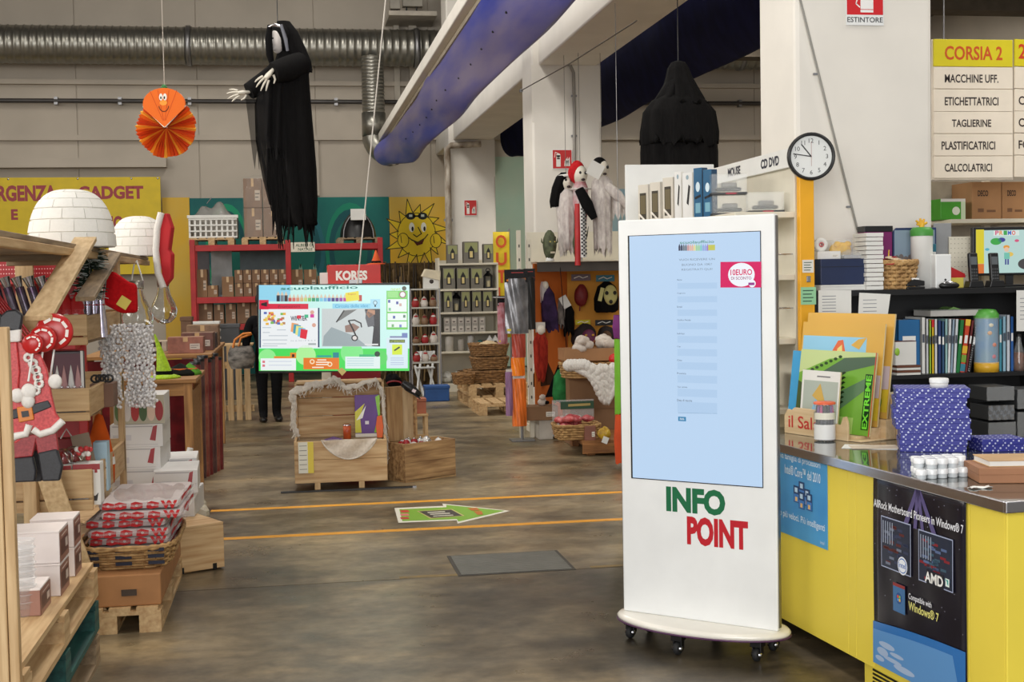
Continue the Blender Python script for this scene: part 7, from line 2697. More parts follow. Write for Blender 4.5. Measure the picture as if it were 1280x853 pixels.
# ------------------------------------------------------------------ white lantern shelf
LY = 19.0
lx0,lx1 = at(550,400,LY).x,at(623,400,LY).x
t = thing('lantern_shelf','tall cream shelf unit of boxed lanterns in front of the farthest column','shelf',((lx0 + lx1)/2,LY,0))
hw = (lx1 - lx0)/2
SZ = [at(586,y,LY).z for y in (329,361,390,415,439,488)]
for z in SZ[:5]:
    o = part(t,'shelf_board',MB().box(-hw,hw,-0.02,0.38,z - 0.03,z),CREAM,0.004)
part(t,'base',MB().box(-hw,hw,-0.02,0.38,0,0.12),CREAM,0.004)
part(t,'back_panel',MB().box(-hw,hw,0.38,0.4,0,SZ[0] + 0.05),CREAM)
for s_ in (-1,1):
    part(t,'side_upright',MB().box(s_*hw - 0.012,s_*hw + 0.012,0.0,0.38,0,SZ[0] + (0.08 if s_ < 0 else 0)),CREAM,0.003)


def lantern_print(p,w,h):
    p.rect(-w/2,0,w/2,h,(120,116,106),1)
    p.rect(-w*0.42,h*0.5,w*0.42,h*0.95,(158,162,110),2)
    p.poly([(-w*0.2,h*0.2),(w*0.2,h*0.2),(w*0.2,h*0.6),(0,h*0.82),(-w*0.2,h*0.6)],(30,30,30),3)
    p.rect(-w*0.1,h*0.26,w*0.1,h*0.55,(226,206,140),4)


def candle_print(p,w,h):
    p.rect(-w/2,0,w/2,h,(176,172,166),1)
    p.rect(-w*0.3,h*0.2,w*0.3,h*0.8,(212,206,198),2)
    p.rect(-w*0.2,h*0.3,w*0.2,h*0.5,(120,110,106),3)


LBX = mat('lantern_card',(110,106,98),0.5)
CBX = mat('candle_card',(170,166,160),0.5)


def shelf_box(label,x0,x1,y0,row,draw,m,grp,depth=0.16):
    a,b_ = at(x0,380,LY),at(x1,380,LY)
    h = at((x0 + x1)/2,y0,LY).z - SZ[row]
    w = b_.x - a.x
    T = thing('lantern_box' if draw is lantern_print else 'candle_box',label,'box',((a.x + b_.x)/2,LY + 0.1,SZ[row]),0,grp)
    part(T,'box_body',MB().box(-w/2,w/2,-0.08,depth - 0.08,0,h),m,0.004)
    p = MB()
    p.m = Matrix.Translation((0,-0.081,0))
    draw(p,w,h)
    part(T,'print',p,'print')


for x0,x1,y0,lb in ((560.5,574,306,'left lantern box on top of the lantern shelf'),(581,600,302,'wide middle lantern box on top of the lantern shelf'),(606,618,305,'right lantern box on top of the lantern shelf')):
    shelf_box(lb,x0,x1,y0,0,lantern_print,LBX,'boxed lanterns')
for i,(x0,x1) in enumerate(((554.5,569.5),(572,587.5),(589.5,604.5))):
    shelf_box('%s of three lantern boxes on the second level of the lantern shelf' % ['left','middle','right'][i],x0,x1,335,1,lantern_print,LBX,'boxed lanterns')
for i,(x0,x1) in enumerate(((555,566),(577,588),(590.5,602),(604,616))):
    shelf_box('%s lantern box on the third level of the lantern shelf' % ['first','second','third','fourth'][i],x0,x1,364,2,lantern_print,LBX,'boxed lanterns')


def lantern(label,px,py0,row):
    h = at(px,py0,LY).z - SZ[row]
    t = thing('black_lantern',label,'lantern',(at(px,380,LY).x,LY + 0.1,SZ[row]),0,'black metal lanterns')
    w = h*0.42
    part(t,'base',MB().box(-w/2,w/2,-w/2,w/2,0,h*0.08),BLACK,0.003)
    for sx in (-1,1):
        for sy in (-1,1):
            part(t,'bar',MB().bx(sx*w*0.44,sy*w*0.44,h*0.35,0.014,0.014,h*0.58),BLACK)
    part(t,'candle',MB().lathe([(0.03,h*0.08),(0.03,h*0.4),(0.001,h*0.4)],12),mat('candle',(222,210,170),0.6))
    part(t,'roof',MB().lathe([(w*0.66,h*0.64),(w*0.2,h*0.84),(w*0.12,h*0.92),(0.001,h*0.93)],4,smooth=False),BLACK)
    part(t,'ring',MB().tube([(0.03*cos(2*pi*i/12),0,h*0.96 + 0.03*sin(2*pi*i/12)) for i in range(13)],0.006,6),BLACK)


lantern('black lantern at the right of the second level',612,337,1)
lantern('black lantern standing between boxes on the third level',571.5,364,2)
for j in range(2):
    for i in range(6):
        x0 = 555 + i*8.8
        w = at(x0 + 8,400,LY).x - at(x0,400,LY).x
        T = thing('candle_box','small grey candle box, %s in the %s row of the fourth level' % (['first','second','third','fourth','fifth','sixth'][i],['bottom','upper'][j]),'box',(at(x0 + 4,400,LY).x,LY + 0.1,SZ[3] + j*0.108),0,'candle boxes on the lantern shelf')
        part(T,'box_body',MB().box(-w/2,w/2,-0.06,0.06,0,0.105),CBX,0.003)
        p = MB()
        p.m = Matrix.Translation((0,-0.061,0))
        candle_print(p,w,0.105)
        part(T,'print',p,'print')
# bottom level: jars and little white houses
for i,(px,y0,r_,c,lb) in enumerate(((562,420,5.5,(206,202,194),'large white metal jar on the fifth level'),(577,424,4.5,(186,180,172),'grey jar beside the large white jar'),(589,419,4,(196,196,196),'tall silver jar on the fifth level'),(594,428,4,(214,210,204),'short white jar on the fifth level'),(601,425,3,(40,110,110),'small teal jar on the fifth level'),(608,426,3,(130,40,46),'small dark red jar on the fifth level'))):
    h = at(px,y0,LY).z - SZ[4]
    r0 = r_*19.2/FPX
    T = thing('metal_jar',lb,'jar',(at(px,420,LY).x,LY + 0.08 + 0.04*(i % 2),SZ[4]),0,'jars on the lantern shelf')
    part(T,'jar_body',MB().lathe([(0.001,0),(r0,0),(r0,h*0.82),(r0*0.9,h*0.86)],18),mat('jar_%d' % i,c,0.4))
    part(T,'lid',MB().lathe([(r0,h*0.84),(r0*0.95,h*0.93),(r0*0.2,h*0.96),(r0*0.15,h),(0.001,h)],18),MATS['jar_%d' % i])
for i,px in enumerate((615,622)):
    h = at(px,419,LY).z - SZ[4]
    w = 0.08
    T = thing('white_house',['left little white house candle holder on the fifth level','right little white house candle holder on the fifth level'][i],'candle holder',(at(px,420,LY).x - 0.03,LY + 0.06,SZ[4]),0,'white house candle holders')
    part(T,'house_body',MB().prism([(-w/2,0),(w/2,0),(w/2,h*0.7),(0,h),(-w/2,h*0.7)],-0.04,0.04),WHITE,0.003)
    for k in range(3):
        part(T,'window',MB((50,46,44)).box(-0.018,0.018,-0.043,-0.040,h*(0.12 + 0.2*k),h*(0.22 + 0.2*k)),'print')
X,z,w,h = bb(580,462,612,486,LY)
basket('wicker basket on the floor of the lantern shelf',X - 0.05,LY + 0.16,0.12,0.42,0.3,0.16,0.85,6,WK)
for i,px in enumerate((560,574)):
    t = thing('white_cushion',['white bundle on the bottom level at the left','white bundle on the bottom level beside the basket'][i],'bundle',(at(px,470,LY).x,LY + 0.15,0.21),0,'white bundles on the lantern shelf')
    part(t,'cloth',MB().grid(blob(random.Random(i),(0.09,0.09,0.08),0.1,1,1),16,10),WHITE_M)
    part(t,'ribbon',MB().tube([(0.092*cos(2*pi*i2/12),0.092*sin(2*pi*i2/12),0) for i2 in range(13)],0.006,6),mat('ribbon_grey',(150,146,140),0.6))

# ------------------------------------------------------------------ brush fence and glass shelves beside it
X,z,w,h = bb(474,326,552,470,20.3)
t = thing('brushwood_screen','brown brushwood screen between the sun mural and the television','screen',(X,20.3,0))
H_ = at(512,327,20.3).z
br = MB()
rr = random.Random(12)
for i in range(190):
    x = -w/2 + w*rr.random()
    z0_ = rr.uniform(0.02,H_ - 0.8)
    br.tube([(x,rr.uniform(-0.04,0.04),z0_),(x + rr.uniform(-0.07,0.07),rr.uniform(-0.05,0.05),min(H_,z0_ + rr.uniform(0.6,1.0)))],0.012,4,[(92,72,46),(60,46,30),(120,98,62),(44,36,26)][i % 4])
part(t,'twigs',br,'matt_print',kind='stuff')
part(t,'backing',MB().box(-w/2,w/2,0.05,0.07,0,H_ - 0.02),mat('brush_back',(52,42,28),0.95,c2=(92,74,46),scale=16))
GY = 18.2
X,z,w,h = bb(513,365,549,490,GY)
t = thing('glass_shelf_unit','narrow open shelf of red and white goods right of the television','shelf',(X,GY,0))
GZs = [at(530,y,GY).z for y in (361,384,406,429,452)]
for zz in GZs:
    part(t,'shelf_board',MB().box(-w/2,w/2,-0.15,0.2,zz - 0.02,zz),mat('shelf_pale',(190,190,182),0.3),0.002)
for s_ in (-1,1):
    for y in (-0.15,0.2):
        part(t,'post',MB().bx(s_*w/2,y,GZs[0]/2,0.02,0.02,GZs[0]),STEEL)
X2,z2,w2,h2 = bb(527,336,550,361,GY)
t = thing('birdhouse','white card birdhouse on top of the narrow shelf','birdhouse',(X2,GY,GZs[0]))
part(t,'walls',MB().prism([(-w2*0.4,0),(w2*0.4,0),(w2*0.4,h2*0.5),(-w2*0.4,h2*0.7)],-0.08,0.1),WHITE_M,0.003)
part(t,'roof',MB().prism([(-w2*0.5,h2*0.62),(-w2*0.3,h2*0.98),(w2*0.5,h2*0.86),(w2*0.46,h2*0.40)],-0.11,0.12),mat('roof_cream',(226,216,190),0.7),0.003)
part(t,'hole',MB((50,40,36)).ell((0,-0.081,h2*0.35),(0.03,0.004,0.03),12,6),'print')
rr = random.Random(5)
lev = ['top','second','third','fourth','lowest']
for k,zz in enumerate(GZs[1:]):
    for i in range(3):
        c = [(170,40,44),(222,214,206),(140,110,84)][(i + k) % 3]
        cn = ['red','white','tan'][(i + k) % 3]
        o = thing('gift_item','%s ornament on the %s level of the narrow shelf' % (cn,lev[k + 1]),'ornament',(X - w*0.3 + w*0.3*i,GY - 0.02,zz))
        hh = rr.uniform(0.10,0.17)
        part(o,'ornament_body',MB().lathe([(0.001,0),(0.045,0),(0.055,hh*0.4),(0.03,hh*0.8),(0.001,hh)],14),mat('gift_%s' % cn,c,0.5))
        part(o,'bow',MB().ell((0,-0.03,hh*0.7),(0.03,0.015,0.015),8,6),[WHITE_M,RED,RED_D][(i + k) % 3])
X,z,w,h = bb(523,470,551,489,18.6)
t = thing('blue_crate','blue plastic crate on the floor right of the television','crate',(X,17.7,0))
part(t,'crate_body',MB().box(-w/2,w/2,-0.12,0.15,0,0.20),mat('crate_blue',(36,84,150),0.5),0.01)
part(t,'crate_rim',MB().box(-w/2 - 0.01,w/2 + 0.01,-0.13,0.16,0.17,0.21),MATS['crate_blue'],0.006)
X,z,w,h = bb(530,440,546,470,17.9)
t = thing('white_chair','small white folding chair standing by the blue crate','chair',(X,18.6,0))
for sx in (-1,1):
    part(t,'leg',MB().beam((sx*0.09 - 0.05,-0.1,0),(sx*0.09 + 0.05,0.1,0.62),0.025,0.025),WHITE)
    part(t,'leg',MB().beam((sx*0.09 + 0.05,-0.1,0),(sx*0.09 - 0.05,0.1,0.42),0.025,0.025),WHITE)
part(t,'seat',MB().box(-0.13,0.13,-0.08,0.1,0.38,0.40),WHITE,0.004)
part(t,'backrest',MB().box(-0.12,0.12,0.09,0.11,0.5,0.62),WHITE,0.004)

# ------------------------------------------------------------------ red pallet rack at the back
RY = 22.0
rx = [at(p,350,RY).x for p in (241.5,361,476)]
zr_ = [at(300,y,RY).z for y in (306,371,405)]
t = thing('pallet_rack','red steel pallet rack against the teal mural','rack',((rx[0] + rx[2])/2,RY,0))
ox = t.location.x
RK = mat('rack_red',(176,32,34),0.5)
for i,x in enumerate(rx):
    top = at((241,361,476)[i],(300,300,297)[i],RY).z
    for y in (0,0.8):
        part(t,'upright',MB().bx(x - ox,y,top/2,0.085,0.085,top),RK,0.006)
    part(t,'brace',MB().beam((x - ox,0,0.2),(x - ox,0.8,1.0),0.03,0.03),RK)
for a,b_ in ((0,1),(1,2)):
    for k,z in enumerate(zr_):
        if k == 2 and a == 1:
            continue
        for y in (0,0.8):
            part(t,'beam',MB().box(rx[a] - ox + 0.04,rx[b_] - ox - 0.04,y - 0.025,y + 0.025,z - 0.10,z),RK,0.006)
        part(t,'deck',MB().box(rx[a] - ox + 0.04,rx[b_] - ox - 0.04,0.03,0.77,z - 0.03,z - 0.005),STEEL)
# cartons on the rack
SM = mat('carton_small',(128,96,70),0.7,var=0.06)


def rack_box(label,x0,x1,y0,zsh,Y=None,m=None,d=0.3,grp='cartons on the red rack',lab=(190,170,150)):
    Y = Y or RY + 0.12
    a,b_ = at(x0,350,Y),at(x1,350,Y)
    h = at((x0 + x1)/2,y0,Y).z - zsh
    return carton(label,(a.x + b_.x)/2,Y + d/2,zsh + 0.0,(b_.x - a.x)*0.97,d,h,m or SM,group=grp,lab=lab),h


for x0,x1,y0,lb in ((246,259,337,'tall brown carton at the left of the middle rack shelf'),(259,272,357,'low brown carton on the middle rack shelf'),(277,292,346,'square brown carton on the middle rack shelf')):
    rack_box(lb,x0,x1,y0,zr_[1],m=CARD_D)
ordn = ['first','second','third','fourth','fifth','sixth']
for j in range(2):
    for i in range(6):
        x0 = 293 + i*11
        zz = zr_[1] + j*0.22
        a,b_ = at(x0,350,RY + 0.12),at(x0 + 10.6,350,RY + 0.12)
        carton('small labelled carton, %s in the %s row of the middle rack shelf' % (ordn[i],['lower','upper'][j]),(a.x + b_.x)/2,RY + 0.25,zz,(b_.x - a.x)*0.96,0.26,0.215,SM,group='small cartons on the red rack',lab=(196,180,164))
for x0,x1,y0,lb in ((364,379,337,'brown carton at the left of the right rack bay'),(380,396,337,'brown carton in the right rack bay'),(397,411,345,'brown carton beside the red advertising box')):
    rack_box(lb,x0,x1,y0,zr_[1],m=CARD_D)
for x0,x1,y0,lb in ((247,265,380,'first brown carton on the lowest rack shelf'),(266,279,381,'second brown carton on the lowest rack shelf'),(280.5,294,380,'third brown carton on the lowest rack shelf'),(295,312,375,'fourth brown carton on the lowest rack shelf'),(312.5,330,375,'fifth brown carton on the lowest rack shelf')):
    rack_box(lb,x0,x1,y0,zr_[2],m=SM)
# top: pallets, lattice crate, wrapped cartons, black bundle
zt_ = zr_[0]
pa = pallet('pallet under the white lattice crate on the red rack',at(266,300,RY + 0.4).x,RY + 0.4,zt_,0.72,0.8,0,W_PALE_Y,h=0.12)
X,z,w,h = bb(237,271,297,295,RY + 0.3)
zc_ = zt_ + 0.121
hh = at(266,271,RY + 0.2).z - zc_
t = thing('lattice_crate','white lattice crate on a pallet on top of the red rack','crate',(X,RY + 0.4,zc_))
hw = w/2
for k in range(9):
    part(t,'upright_slat',MB().box(-hw + w*k/9,-hw + w*k/9 + 0.03,-0.32,-0.30,0,hh),WHITE_M)
for k in range(4):
    part(t,'cross_slat',MB().box(-hw,hw,-0.33,-0.32,hh*k/3.6,hh*k/3.6 + 0.025),WHITE_M)
part(t,'crate_wall',MB().box(-hw,hw,0.28,0.30,0,hh).box(-hw,-hw + 0.02,-0.3,0.28,0,hh).box(hw - 0.02,hw,-0.3,0.28,0,hh),mat('crate_grey',(176,172,164),0.6))
part(t,'rim',MB().box(-hw - 0.02,hw + 0.02,-0.34,-0.29,hh - 0.03,hh + 0.02),WHITE_M,0.004)
t = thing('plastic_sheet_bundle','crumpled clear plastic bundle in the white lattice crate','plastic',(X,RY + 0.4,zc_ + hh + 0.02))
part(t,'film',MB().grid(lambda a,b_: ((a - 0.5)*w*0.8,(b_ - 0.5)*0.4,0.26*sin(pi*a)*sin(pi*b_)*(0.8 + 0.3*sin(11*a)) + 0.01*sin(31*a + 20*b_)),24,14),mat('film_grey',(176,172,168),0.2,alpha=0.6))
part(t,'tie',MB().tube([(-0.1,-0.1,0.2),(-0.02,-0.1,0.3)],0.008,5),STEEL)
pa = pallet('pallet under the wrapped cartons on the red rack',at(329,300,RY + 0.4).x,RY + 0.4,zt_,0.68,0.8,0,W_PALE_Y,h=0.12)
WR = mat('wrapped_card',(128,98,72),0.35,var=0.08,scale=6)
for r_ in range(2):
    for c in range(2):
        a,b_ = at(304.5 + 24*c,260,RY + 0.2),at(328 + 24*c,260,RY + 0.2)
        z0_ = zt_ + 0.121 + r_*0.485
        carton('film wrapped carton, %s %s of the four on the red rack' % (['lower','upper'][r_],['left','right'][c]),(a.x + b_.x)/2,RY + 0.4,z0_,(b_.x - a.x)*0.98,0.5,0.48,WR,group='wrapped cartons on the red rack',lab=(190,176,160))
rr = random.Random(8)
X = at(328.5,260,RY).x
t = thing('stretch_film','glossy crumpled stretch film around the carton stack on the red rack','plastic film',(X,RY + 0.4,zt_ + 0.125))
wv = at(353,260,RY + 0.2).x - at(304,260,RY + 0.2).x
part(t,'film',MB().grid(lambda a,b_: ((wv/2 + 0.012 + 0.008*sin(40*a + 11*b_))*max(-1,min(1,1.25*cos(2*pi*a))),(0.262 + 0.008*sin(33*a + 17*b_))*max(-1,min(1,1.25*sin(2*pi*a))),0.98*b_),48,16,closeu=True,smooth=False),mat('film_clear',(236,236,234),0.06,alpha=0.07))
part(t,'top_film',MB().grid(lambda a,b_: ((a - 0.5)*wv,(b_ - 0.5)*0.5,0.985 + 0.06*sin(pi*a)*sin(pi*b_) + 0.006*sin(29*a)),16,8),MATS['film_clear'])
X,z,w,h = bb(425,262,470,300,RY + 0.3)
t = thing('black_bundle','round black bundle with a white carton on top of the rack','bundle',(X,RY + 0.4,zt_ + 0.10))
part(t,'bundle',MB().grid(lambda a,b_: (w/2*sin(pi*b_/2 + 0.02) ** 0.6*cos(2*pi*a)*(1 + 0.03*sin(13*a)),0.33*sin(pi*b_/2 + 0.02) ** 0.6*sin(2*pi*a),h*0.92*(1 - b_)),28,10),BLACK)
part(t,'strap',MB().tube([(w*0.42*cos(a/10*pi),-0.2,h*0.8*sin(a/10*pi)) for a in range(11)],0.012,6),STEEL)
X2,z2,w2,h2 = bb(439,261,458,275,RY + 0.0)
part(t,'white_carton',MB().box(at(448,268,RY).x - X - w2/2,at(448,268,RY).x - X + w2/2,-0.36,-0.3,z2 - zt_ - 0.1,z2 - zt_ - 0.1 + h2),WHITE_M,0.004)
pallet('pallet under the black bundle on the red rack',X,RY + 0.4,zt_,0.72,0.8,0,W_GREY_Y,h=0.095)
# small sign on the beam
X,z,w,h = bb(363.5,303,393.5,315,RY - 0.06)
t = thing('rack_sign','small cream sign with green letters on the red rack beam','sign',(X,RY - 0.06,z))
part(t,'plate',MB().box(-w/2,w/2,0,0.012,0,h),CREAM,0.002)
part(t,'lettering',MB((50,90,60)).text('ALBERI DI',-w*0.3,h*0.55,w*0.44,h*0.85,None,1,0.02),'print')
part(t,'lettering',MB((50,90,60)).text('NATALE',-w*0.2,h*0.12,w*0.40,h*0.42,None,1,0.02),'print')
# grey sheets standing behind the goods on the rack
for i,(x0,x1,y0,y1,c,lb) in enumerate(((247,262,312,336,(96,92,96),'dark panel leaning behind the left rack bay'),(264,290,310,345,(176,176,176),'pale panel leaning behind the left rack bay'),(300,358,314,336,(92,104,108),'grey blue panel behind the small cartons'))):
    X,z,w,h = bb(x0,y0,x1,y1,RY + 0.7)
    t = thing('leaning_panel',lb,'sheet',(X,RY + 0.66,zr_[1]),0,'panels behind the rack goods')
    part(t,'sheet',MB().box(-w/2,w/2,0,0.02,0,at(x0,y0,RY + 0.7).z - zr_[1]),mat('lean_%d' % i,c,0.6),0.003)
    part(t,'edge',MB().box(-w/2,w/2,-0.006,0.0,0,0.03),STEEL)

# red advertising box and witch hat behind the television
X,z,w,h = bb(410,330,476,356,11.8)
t = thing('red_display_box','red display carton with white KORES lettering above the television','display carton',(X,11.9,0))
zk0,zk1 = at(443,357,11.8).z,at(443,331,11.8).z
part(t,'stand',MB().box(-w*0.46,w*0.46,-0.04,0.2,0,zk0 - 0.03),RED_D,0.004)
part(t,'header_box',MB().box(-w/2,w/2,-0.1,0.2,zk0 - 0.03,zk1),mat('kores_red',(206,44,38),0.45),0.004)
part(t,'lip',MB().box(-w/2 - 0.01,w/2 + 0.01,-0.12,-0.09,zk0 - 0.04,zk0 + 0.02),mat('kores_red',(206,44,38),0.45),0.003)
a,b_ = onp(420,351,(X,11.8,0),0),onp(459,336,(X,11.8,0),0)
part(t,'lettering',MB((240,236,230)).text('KORES',a[0],a[1],b_[0],b_[1] - 0.015,k=252,bold=0.05),'print')
X,z,w,h = bb(463,313,482,331,11.8)
t = thing('orange_witch_hat','small orange and black witch hat on the red display carton','hat',(X - 0.01,11.92,zk1))
part(t,'brim',MB().lathe([(0.001,0.004),(w*0.62,0.0),(w*0.62,0.008),(w*0.3,0.014)],20),mat('hat_orange',(206,84,30),0.8))
part(t,'cone',MB().lathe([(w*0.36,0.01),(w*0.2,h*0.5),(w*0.04,h),(0.001,h)],16),MATS['hat_orange'])
part(t,'band',MB().lathe([(w*0.37,0.014),(w*0.30,h*0.25)],16),BLACKM)
X,z,w,h = bb(400,341,410,355,11.9)
t = thing('white_card_box','small white carton left of the red display carton','carton',(X,11.95,0))
part(t,'stand',MB().box(-0.04,0.04,-0.04,0.04,0,z - 0.01),CREAM)
part(t,'carton_body',MB().box(-w/2,w/2,-0.05,0.05,z - 0.01,z + h),WHITE_M,0.003)

# ------------------------------------------------------------------ shopper behind the television
s = 15.95/FPX
po = at(338,525,15.75)
t = thing('person','person in black clothes standing behind the television with a patterned bag','person',(po.x,15.75,0),radians(8))
V = {'pel': (0,0,0.80),'ch': (-0.02,0,1.06),'nk': (-0.03,-0.02,1.28),'hd': (-0.04,-0.05,1.36),'hd2': (-0.05,-0.07,1.47),
     'hipl': (-0.09,0,0.77),'knl': (-0.085,0.01,0.44),'anl': (-0.075,0.03,0.08),'tol': (-0.09,-0.12,0.035),
     'hipr': (0.09,0,0.77),'knr': (0.085,0.0,0.44),'anr': (0.08,0.05,0.08),'tor': (0.10,-0.10,0.035),
     'shl': (-0.19,0,1.22),'ell': (-0.25,0.03,0.98),'wrl': (-0.27,-0.04,0.78),
     'shr': (0.15,0,1.22),'elr': (0.21,0.0,0.97),'wrr': (0.2,-0.1,0.78)}
Rr = {'pel': 0.145,'ch': 0.15,'nk': 0.06,'hd': 0.085,'hd2': 0.095,'hipl': 0.10,'knl': 0.07,'anl': 0.055,'tol': 0.04,'hipr': 0.10,'knr': 0.07,'anr': 0.055,'tor': 0.04,'shl': 0.08,'ell': 0.055,'wrl': 0.035,'shr': 0.08,'elr': 0.055,'wrr': 0.035}
E_ = [('pel','ch'),('ch','nk'),('nk','hd'),('hd','hd2'),('pel','hipl'),('hipl','knl'),('knl','anl'),('anl','tol'),('pel','hipr'),('hipr','knr'),('knr','anr'),('anr','tor'),('ch','shl'),('shl','ell'),('ell','wrl'),('ch','shr'),('shr','elr'),('elr','wrr')]


def skin_body(T,name,V,Rr,E_,root,m):
    ks = list(V)
    me = bpy.data.meshes.new(name)
    me.from_pydata([V[k] for k in ks],[(ks.index(a),ks.index(b_)) for a,b_ in E_],[])
    o = link(bpy.data.objects.new(name,me),T)
    o.modifiers.new('skin','SKIN')
    for i,k in enumerate(ks):
        r_ = Rr[k]
        me.skin_vertices[0].data[i].radius = (r_,r_)
        me.skin_vertices[0].data[i].use_root = (k == root)
    o.modifiers.new('smooth','SUBSURF').levels = 2
    o.modifiers['smooth'].render_levels = 2
    o.modifiers['skin'].use_smooth_shade = True
    me.materials.append(m)
    return o


skin_body(t,'body',V,Rr,E_,'pel',mat('black_clothes',(18,18,20),0.9,var=0.1))
part(t,'hair',MB().ell((-0.045,-0.03,1.44),(0.10,0.11,0.10),16,10),mat('hair_dark',(30,24,20),0.7))
part(t,'face',MB().ell((-0.05,-0.105,1.42),(0.072,0.07,0.095),16,10),mat('skin_tone',(196,150,124),0.6))
for sx in (-1,1):
    part(t,'shoe',MB().ell((sx*0.09,-0.06,0.035),(0.05,0.13,0.036),12,8),BLACK)
    part(t,'hand',hand(MB(),(-0.27 if sx < 0 else 0.2,-0.05 if sx < 0 else -0.11,0.77),(0,-0.15,-1),0.15,0.3,0.5,up=(1,0,0)),MATS['skin_tone'])
X,z,w,h = bb(285,428,318,461,15.6)
t = thing('patterned_bag','black and white patterned bag with orange handles left of the television','bag',(X,15.62,z))
part(t,'bag_body',MB().grid(lambda a,b_: (w/2*cos(2*pi*a)*(0.8 + 0.25*sin(pi*b_)),0.09*sin(2*pi*a)*(0.7 + 0.4*sin(pi*b_)),h*0.85*b_),28,10,closeu=True).box(-w*0.36,w*0.36,-0.06,0.06,0.0,0.01),mat('bag_zebra',(30,28,28),0.6,c2=(150,144,136),scale=9,stretch=(1,1,2)))
part(t,'handle',MB().tube([(-w*0.3,-0.05,h*0.8),(-w*0.22,-0.05,h*1.1),(w*0.1,-0.05,h*1.32),(w*0.4,-0.05,h*1.34)],0.014,8),mat('handle_orange',(206,120,40),0.5))
part(t,'handle',MB().tube([(-w*0.1,0.05,h*0.8),(0,0.05,h*1.15),(w*0.42,0.05,h*1.3)],0.014,8),MATS['handle_orange'])
t = thing('slatted_crate','pale slatted crate on the floor under the patterned bag','crate',(at(285,470,16.2).x,16.2,0))
for k in range(6):
    part(t,'slat',MB().box(-0.30 + k*0.1,-0.23 + k*0.1,-0.2,-0.18,0,at(285,432,16.2).z),W_PALE_Z,0.003)
part(t,'rail',MB().box(-0.31,0.31,-0.18,-0.16,0.1,0.18),W_PALE,0.003)
part(t,'rail',MB().box(-0.31,0.31,-0.18,-0.16,0.62,0.70),W_PALE,0.003)
part(t,'top_board',MB().box(-0.31,0.31,-0.2,0.2,at(285,432,16.2).z,at(285,432,16.2).z + 0.02),W_PALE,0.003)
t.children[8].location = (0,0,0)
# ------------------------------------------------------------------ timber christmas display on the left
FX = -0.95
t = thing('timber_display','rough timber display frame with slatted roof on the left of the aisle','display stand',(FX,6.6,0))
zr0 = 1.765
for k in range(6):
    part(t,'roof_board',MB().box(-0.13*k - 0.125,-0.13*k,-2.4,2.75,zr0 + 0.03,zr0 + 0.052),[W_GREY_Y,W_PALE_Y][k % 2],0.004)
part(t,'edge_beam',MB().box(-0.03,0.005,-2.45,2.78,zr0 - 0.005,zr0 + 0.03),W_PALE_Y,0.005)
for y in (-2.2,-0.9,0.6,2.0):
    part(t,'cross_bar',MB().box(-0.78,-0.03,y,y + 0.07,zr0 - 0.005,zr0 + 0.03),W_GREY,0.004)


def br_(pa,pb,w,X,m,nm='brace'):
    a,b_ = atx(pa[0],pa[1],X),atx(pb[0],pb[1],X)
    part(t,nm,MB().beam((a.x - FX,a.y - 6.6,a.z),(b_.x - FX,b_.y - 6.6,b_.z),0.022,w,up=(1,0,0)),m,0.003)


W_BR = wood('wood_brace',(210,182,138),(178,146,102),axis=1)
br_((107,299),(48,398),0.10,FX + 0.02,W_BR)
br_((141,318),(106,374),0.085,FX + 0.02,W_GREY_Y)
for y in (-0.2,1.2):
    for x in (-0.72,):
        part(t,'post',MB().box(x - 0.03,x + 0.03,y - 0.04,y + 0.04,0,zr0 - 0.005),W_PALE_Z,0.004)
part(t,'post',MB().box(-0.03,0.0,1.12,1.2,0,zr0),W_PALE_Z,0.004)
# near post at the picture edge
pl,pr = at(-14,600,4.15).x,at(17,600,4.15).x
zt_ = at(8,409,4.15).z
part(t,'post',MB().box(pl - FX,(pl + pr)/2 + 0.005 - FX,-2.47,-2.42,0,zt_ - 0.03),W_PALE_Z,0.004)
part(t,'post',MB().box((pl + pr)/2 + 0.006 - FX,pr - FX,-2.46,-2.42,0,zt_),W_PALE_Z,0.004)
part(t,'post',MB().box(-0.5,-0.44,-2.3,-2.23,0.44,zr0 - 0.005),W_PALE_Z,0.004)
a,b_ = at(44,545,6.38),atz(136,775,0.0)
part(t,'brace',MB().beam((a.x - FX,-0.24,a.z),(b_.x - FX,-0.22,0.005),0.10,0.022,up=(0,1,0)),W_BR,0.003)


# the three trays made of pallet boards
def tray(label,z,h,yend=7.75):
    T = thing('board_tray',label,'tray',(FX,6.48,z),0,'board trays of the timber display')
    ln = yend - 6.48
    part(T,'front_board',MB().box(-0.52,0,0,0.022,h*0.30,h),W_PALE,0.003)
    part(T,'front_board',MB().box(-0.52,0,0.0,0.022,0.0,h*0.26),W_PALE,0.003)
    part(T,'side_board',MB().box(-0.022,0,0.022,ln,0.02,h*0.95),W_PALE_Y,0.003)
    part(T,'back_board',MB().box(-0.52,0,ln,ln + 0.022,0,h),W_PALE,0.003)
    part(T,'inner_board',MB().box(-0.52,-0.5,0.022,ln,0,h*0.95),W_PALE_Y,0.003)
    for k in range(5):
        part(T,'floor_board',MB().box(-0.52 + 0.1*k,-0.43 + 0.1*k if k < 4 else -0.024,0.022,ln,0.0,0.018),W_GREY_Y,0.002)
    return T


TR = [(at(90,432,6.48).z,0.145),(at(90,527,6.48).z,0.155),(at(75,640,6.48).z,0.195)]
for (z,h),lb in zip(TR,('topmost board tray of the timber display','middle board tray of the timber display','lowest board tray of the timber display')):
    tray(lb,z,h)
part(t,'post',MB().box(-0.3,-0.24,-0.20,-0.13,0,TR[0][0]),W_PALE_Z,0.004)
part(t,'post',MB().box(-0.46,-0.40,-0.20,-0.13,0,zr0 - 0.005),W_PALE_Z,0.004)

